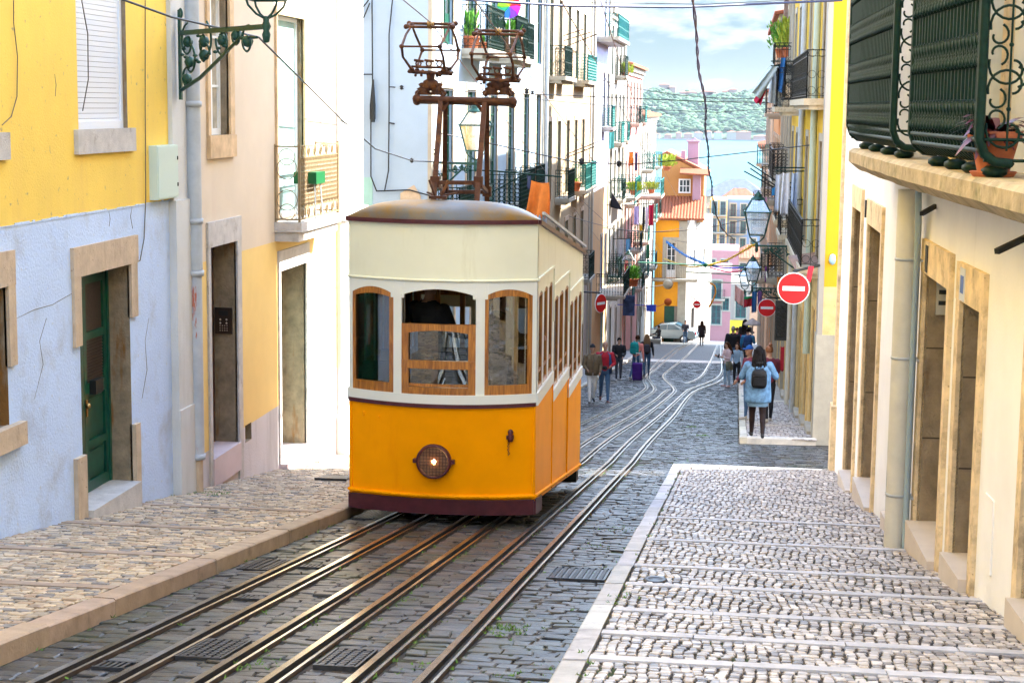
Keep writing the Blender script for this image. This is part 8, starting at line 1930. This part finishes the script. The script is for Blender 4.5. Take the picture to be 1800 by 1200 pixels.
# ================================================================== CAR
def car(label, loc, rz, m):
    t = thing('parked_car', label, 'car', tuple(loc), None, rz)      # length along local X, nose at -x
    prof = [(-2.15, .35), (-2.2, .62), (-2.05, .78), (-1.1, .95), (-.45, 1.38), (.55, 1.44), (1.35, 1.05), (2.0, .98), (2.15, .8), (2.15, .38)]
    mb = MB(); K = len(prof); rows = []
    secs = [(-.86, .0, .90), (-.88, .0, 1), (-.60, .04, 1), (0, .06, 1), (.60, .04, 1), (.88, .0, 1)]
    vs = []; S6 = [(-.80, .93), (-.87, 1.0), (-.86, 1.0), (.86, 1.0), (.87, 1.0), (.80, .93)]
    for yy_, sc_ in ((-.84, .0), (-.88, .3), (-.84, .9), (0, 1), (.84, .9), (.88, .3), (.84, .0)): pass
    for side in (-1, 1):
        pass
    ny_ = [(-.78), (-.72), 0, .72, .78]
    for yf in (-1, -.92, -.5, 0, .5, .92, 1):
        for (x, z) in prof:
            wid = .87 if z < .9 else (.87-(z-.9)*.42); drop = .05*(1-math.sqrt(max(0, 1-yf*yf))) if z > 1 else 0; vs.append((x*(1-.02*abs(yf)), yf*wid, z-drop))
    for i in range(6):
        for k in range(K): a = i*K+k; b = i*K+(k+1) % K; mb.f.append((a, b, b+K, a+K)); mb.m.append(0); mb.sm.append(True); mb.c.append(None)
    mb.v = vs; 
    mb.f.append(tuple(range(K))); mb.m.append(0); mb.sm.append(False); mb.c.append(None); mb.f.append(tuple(range(6*K, 7*K))[::-1]); mb.m.append(0); mb.sm.append(False); mb.c.append(None)
    b_ = mb.build('body', m, t, local=True)
    gm = mat('car glass', (.02, .06, .09), .05, spec=.9); 
    for side in (-1, 1):
        for quad_ in (((-.92, .98), (-.42, 1.30), (.02, 1.34), (.02, .98)), ((.08, .98), (.08, 1.34), (.52, 1.33), (1.02, 1.02))):
            q_ = [Vector((x, side*(.875-(z-.9)*.42 if z > .9 else .875), z)) for x, z in quad_]; mb = MB(); mb.prism(q_, (0, side*.012, 0)); mb.build('window', gm, t, local=True)
        for x in (-1.35, 1.3):
            mb = MB(); mb.lathe([(0, -.1), (.31, -.1), (.325, -.06), (.325, .06), (.31, .1), (.0, .1)], (x, side*.80, .32), 22, axis='Y'); w_ = mb.build('wheel', mat('tyre rubber', (.015, .015, .015), .8), t, local=True)
            mb = MB(); mb.lathe([(0, -.02), (.20, -.02), (.215, .0), (.215, .02), (0, .02)], (x, side*.905, .32), 18, axis='Y')
            for a in range(5): an = a*2*math.pi/5; mb.bar((x, side*.93, .32), (x+.2*math.cos(an), side*.93, .32+.2*math.sin(an)), .05, .02)
            mb.build('rim', mat('alloy rim', (.55, .57, .6), .3, .9), w_, local=True)
        mb = MB(); mb.box(2.08, 2.17, side*.80-.09*(side > 0), side*.80+.09*(side < 0), .68, .88); mb.build('tail_light', m_red, t, local=True)
    mb = MB(); mb.prism([Vector((-1.08, -.68, .98)), Vector((-1.08, .68, .98)), Vector((-.48, .60, 1.37)), Vector((-.48, -.60, 1.37))], (-.02, 0, .015)); mb.build('windscreen', gm, t, local=True)
    mb = MB(); mb.prism([Vector((1.33, -.68, 1.07)), Vector((1.33, .68, 1.07)), Vector((.62, .60, 1.42)), Vector((.62, -.60, 1.42))], (.02, 0, .015)); mb.build('rear_window', gm, t, local=True)
    return t
p = foot(1176, 601); car('silver saloon car parked across the left kerb at the crest of the street', Vector((p.x-.1, p.y+.9, G(p.y+.9)+.02)), R_(-8), mat('silver car paint', (.22, .27, .30), .25, .35, coat=.6))
# small white parasol canopy at the right
c = ony(1322, 586, 72); mb = MB(); mb.lathe([(.02, 2.2), (.36, 1.98), (.37, 1.92), (.36, 1.93), (.02, 2.1)][::-1], (c.x, 72, G(72)+.1), 8, smooth=False); mb.lathe([(.03, 0), (.03, 2.2)], (c.x, 72, G(72)+.1), 6); tag(mb.build('parasol', cloth('white parasol cloth', (.34, .32, .31))), 'small white parasol over the far right pavement behind the crowd', 'parasol')
# notice board with scroll grille on the yellow house, air duct boxes
a0, z0 = fr2.px(1372, 598); 
fb = RF(40, 44); mb = MB(); c0 = ony(1383, 530, 37)
mb.box(c0.x-.24, c0.x+.02, 37, 37.06, c0.z-.85, c0.z+.02)
for i in range(5):
    for s in (-1, 1): mb.ring(Vector((c0.x-.11+s*.055, 36.98, c0.z-.12-.15*i)), .05, .012, (1, 0, 0), (0, 0, 1), 10, 4)
tag(mb.build('window_grille', m_ironblk), 'black scrolled iron grille under the larger no entry sign', 'grille')

# more washing and boxes on the busy mid-distance fronts
for (lab, u0, v0, u1, v1, vb, y, c_) in [
 ('mint green towel on the left row high above the black triangular cloth', 1071, 232, 1080, 231, 262, 78, (.10, .40, .30)),
 ('orange tea towel under the turquoise rail of the pink house', 1106, 268, 1113, 267, 292, 95, (.55, .22, .03)),
 ('navy trousers under the turquoise rail of the pink house', 1116, 268, 1121, 268, 300, 95, (.02, .04, .12)),
 ('white sheet on the lowest turquoise balcony of the left row', 1085, 420, 1098, 419, 452, 84, (.45, .46, .50)),
 ('sky blue shirt next to the lowest white sheet on the left row', 1100, 420, 1108, 419, 446, 84, (.12, .32, .55)),
 ('yellow cloth hanging at the far left row beneath the bushes', 1124, 395, 1131, 394, 420, 98, (.60, .42, .03)),
 ('dark green cloth at the far end of the left row', 1136, 425, 1142, 424, 455, 108, (.02, .14, .08)),
 ('purple towel low on the right row above the striped shirt', 1345, 468, 1352, 467, 496, 62, (.22, .05, .30)),
 ('white towel low on the right row right of the purple one', 1354, 468, 1361, 467, 492, 62, (.45, .45, .47)),
 ('orange shirt on the right row between the two no entry signs', 1366, 486, 1373, 485, 512, 52, (.55, .20, .03))]:
    towel(lab, u0, v0, u1, v1, vb, y, cloth('washing '+lab[:14], c_), wave=.05)
    a, b = ony(u0-3, v0, y), ony(u1+3, v1, y); wx = XWL if u0 < 1250 else XWR(y)
    mb = MB(); mb.tube([Vector((wx, y, a.z)), a, b] if u0 < 1250 else [a, b, Vector((wx, y, b.z))], .014, 5); o = mb.build('drying_rail', m_ironblk); tag(o, 'iron rail carrying the '+' '.join(lab.split()[:6]), 'drying rail', 'drying rails along the house fronts')
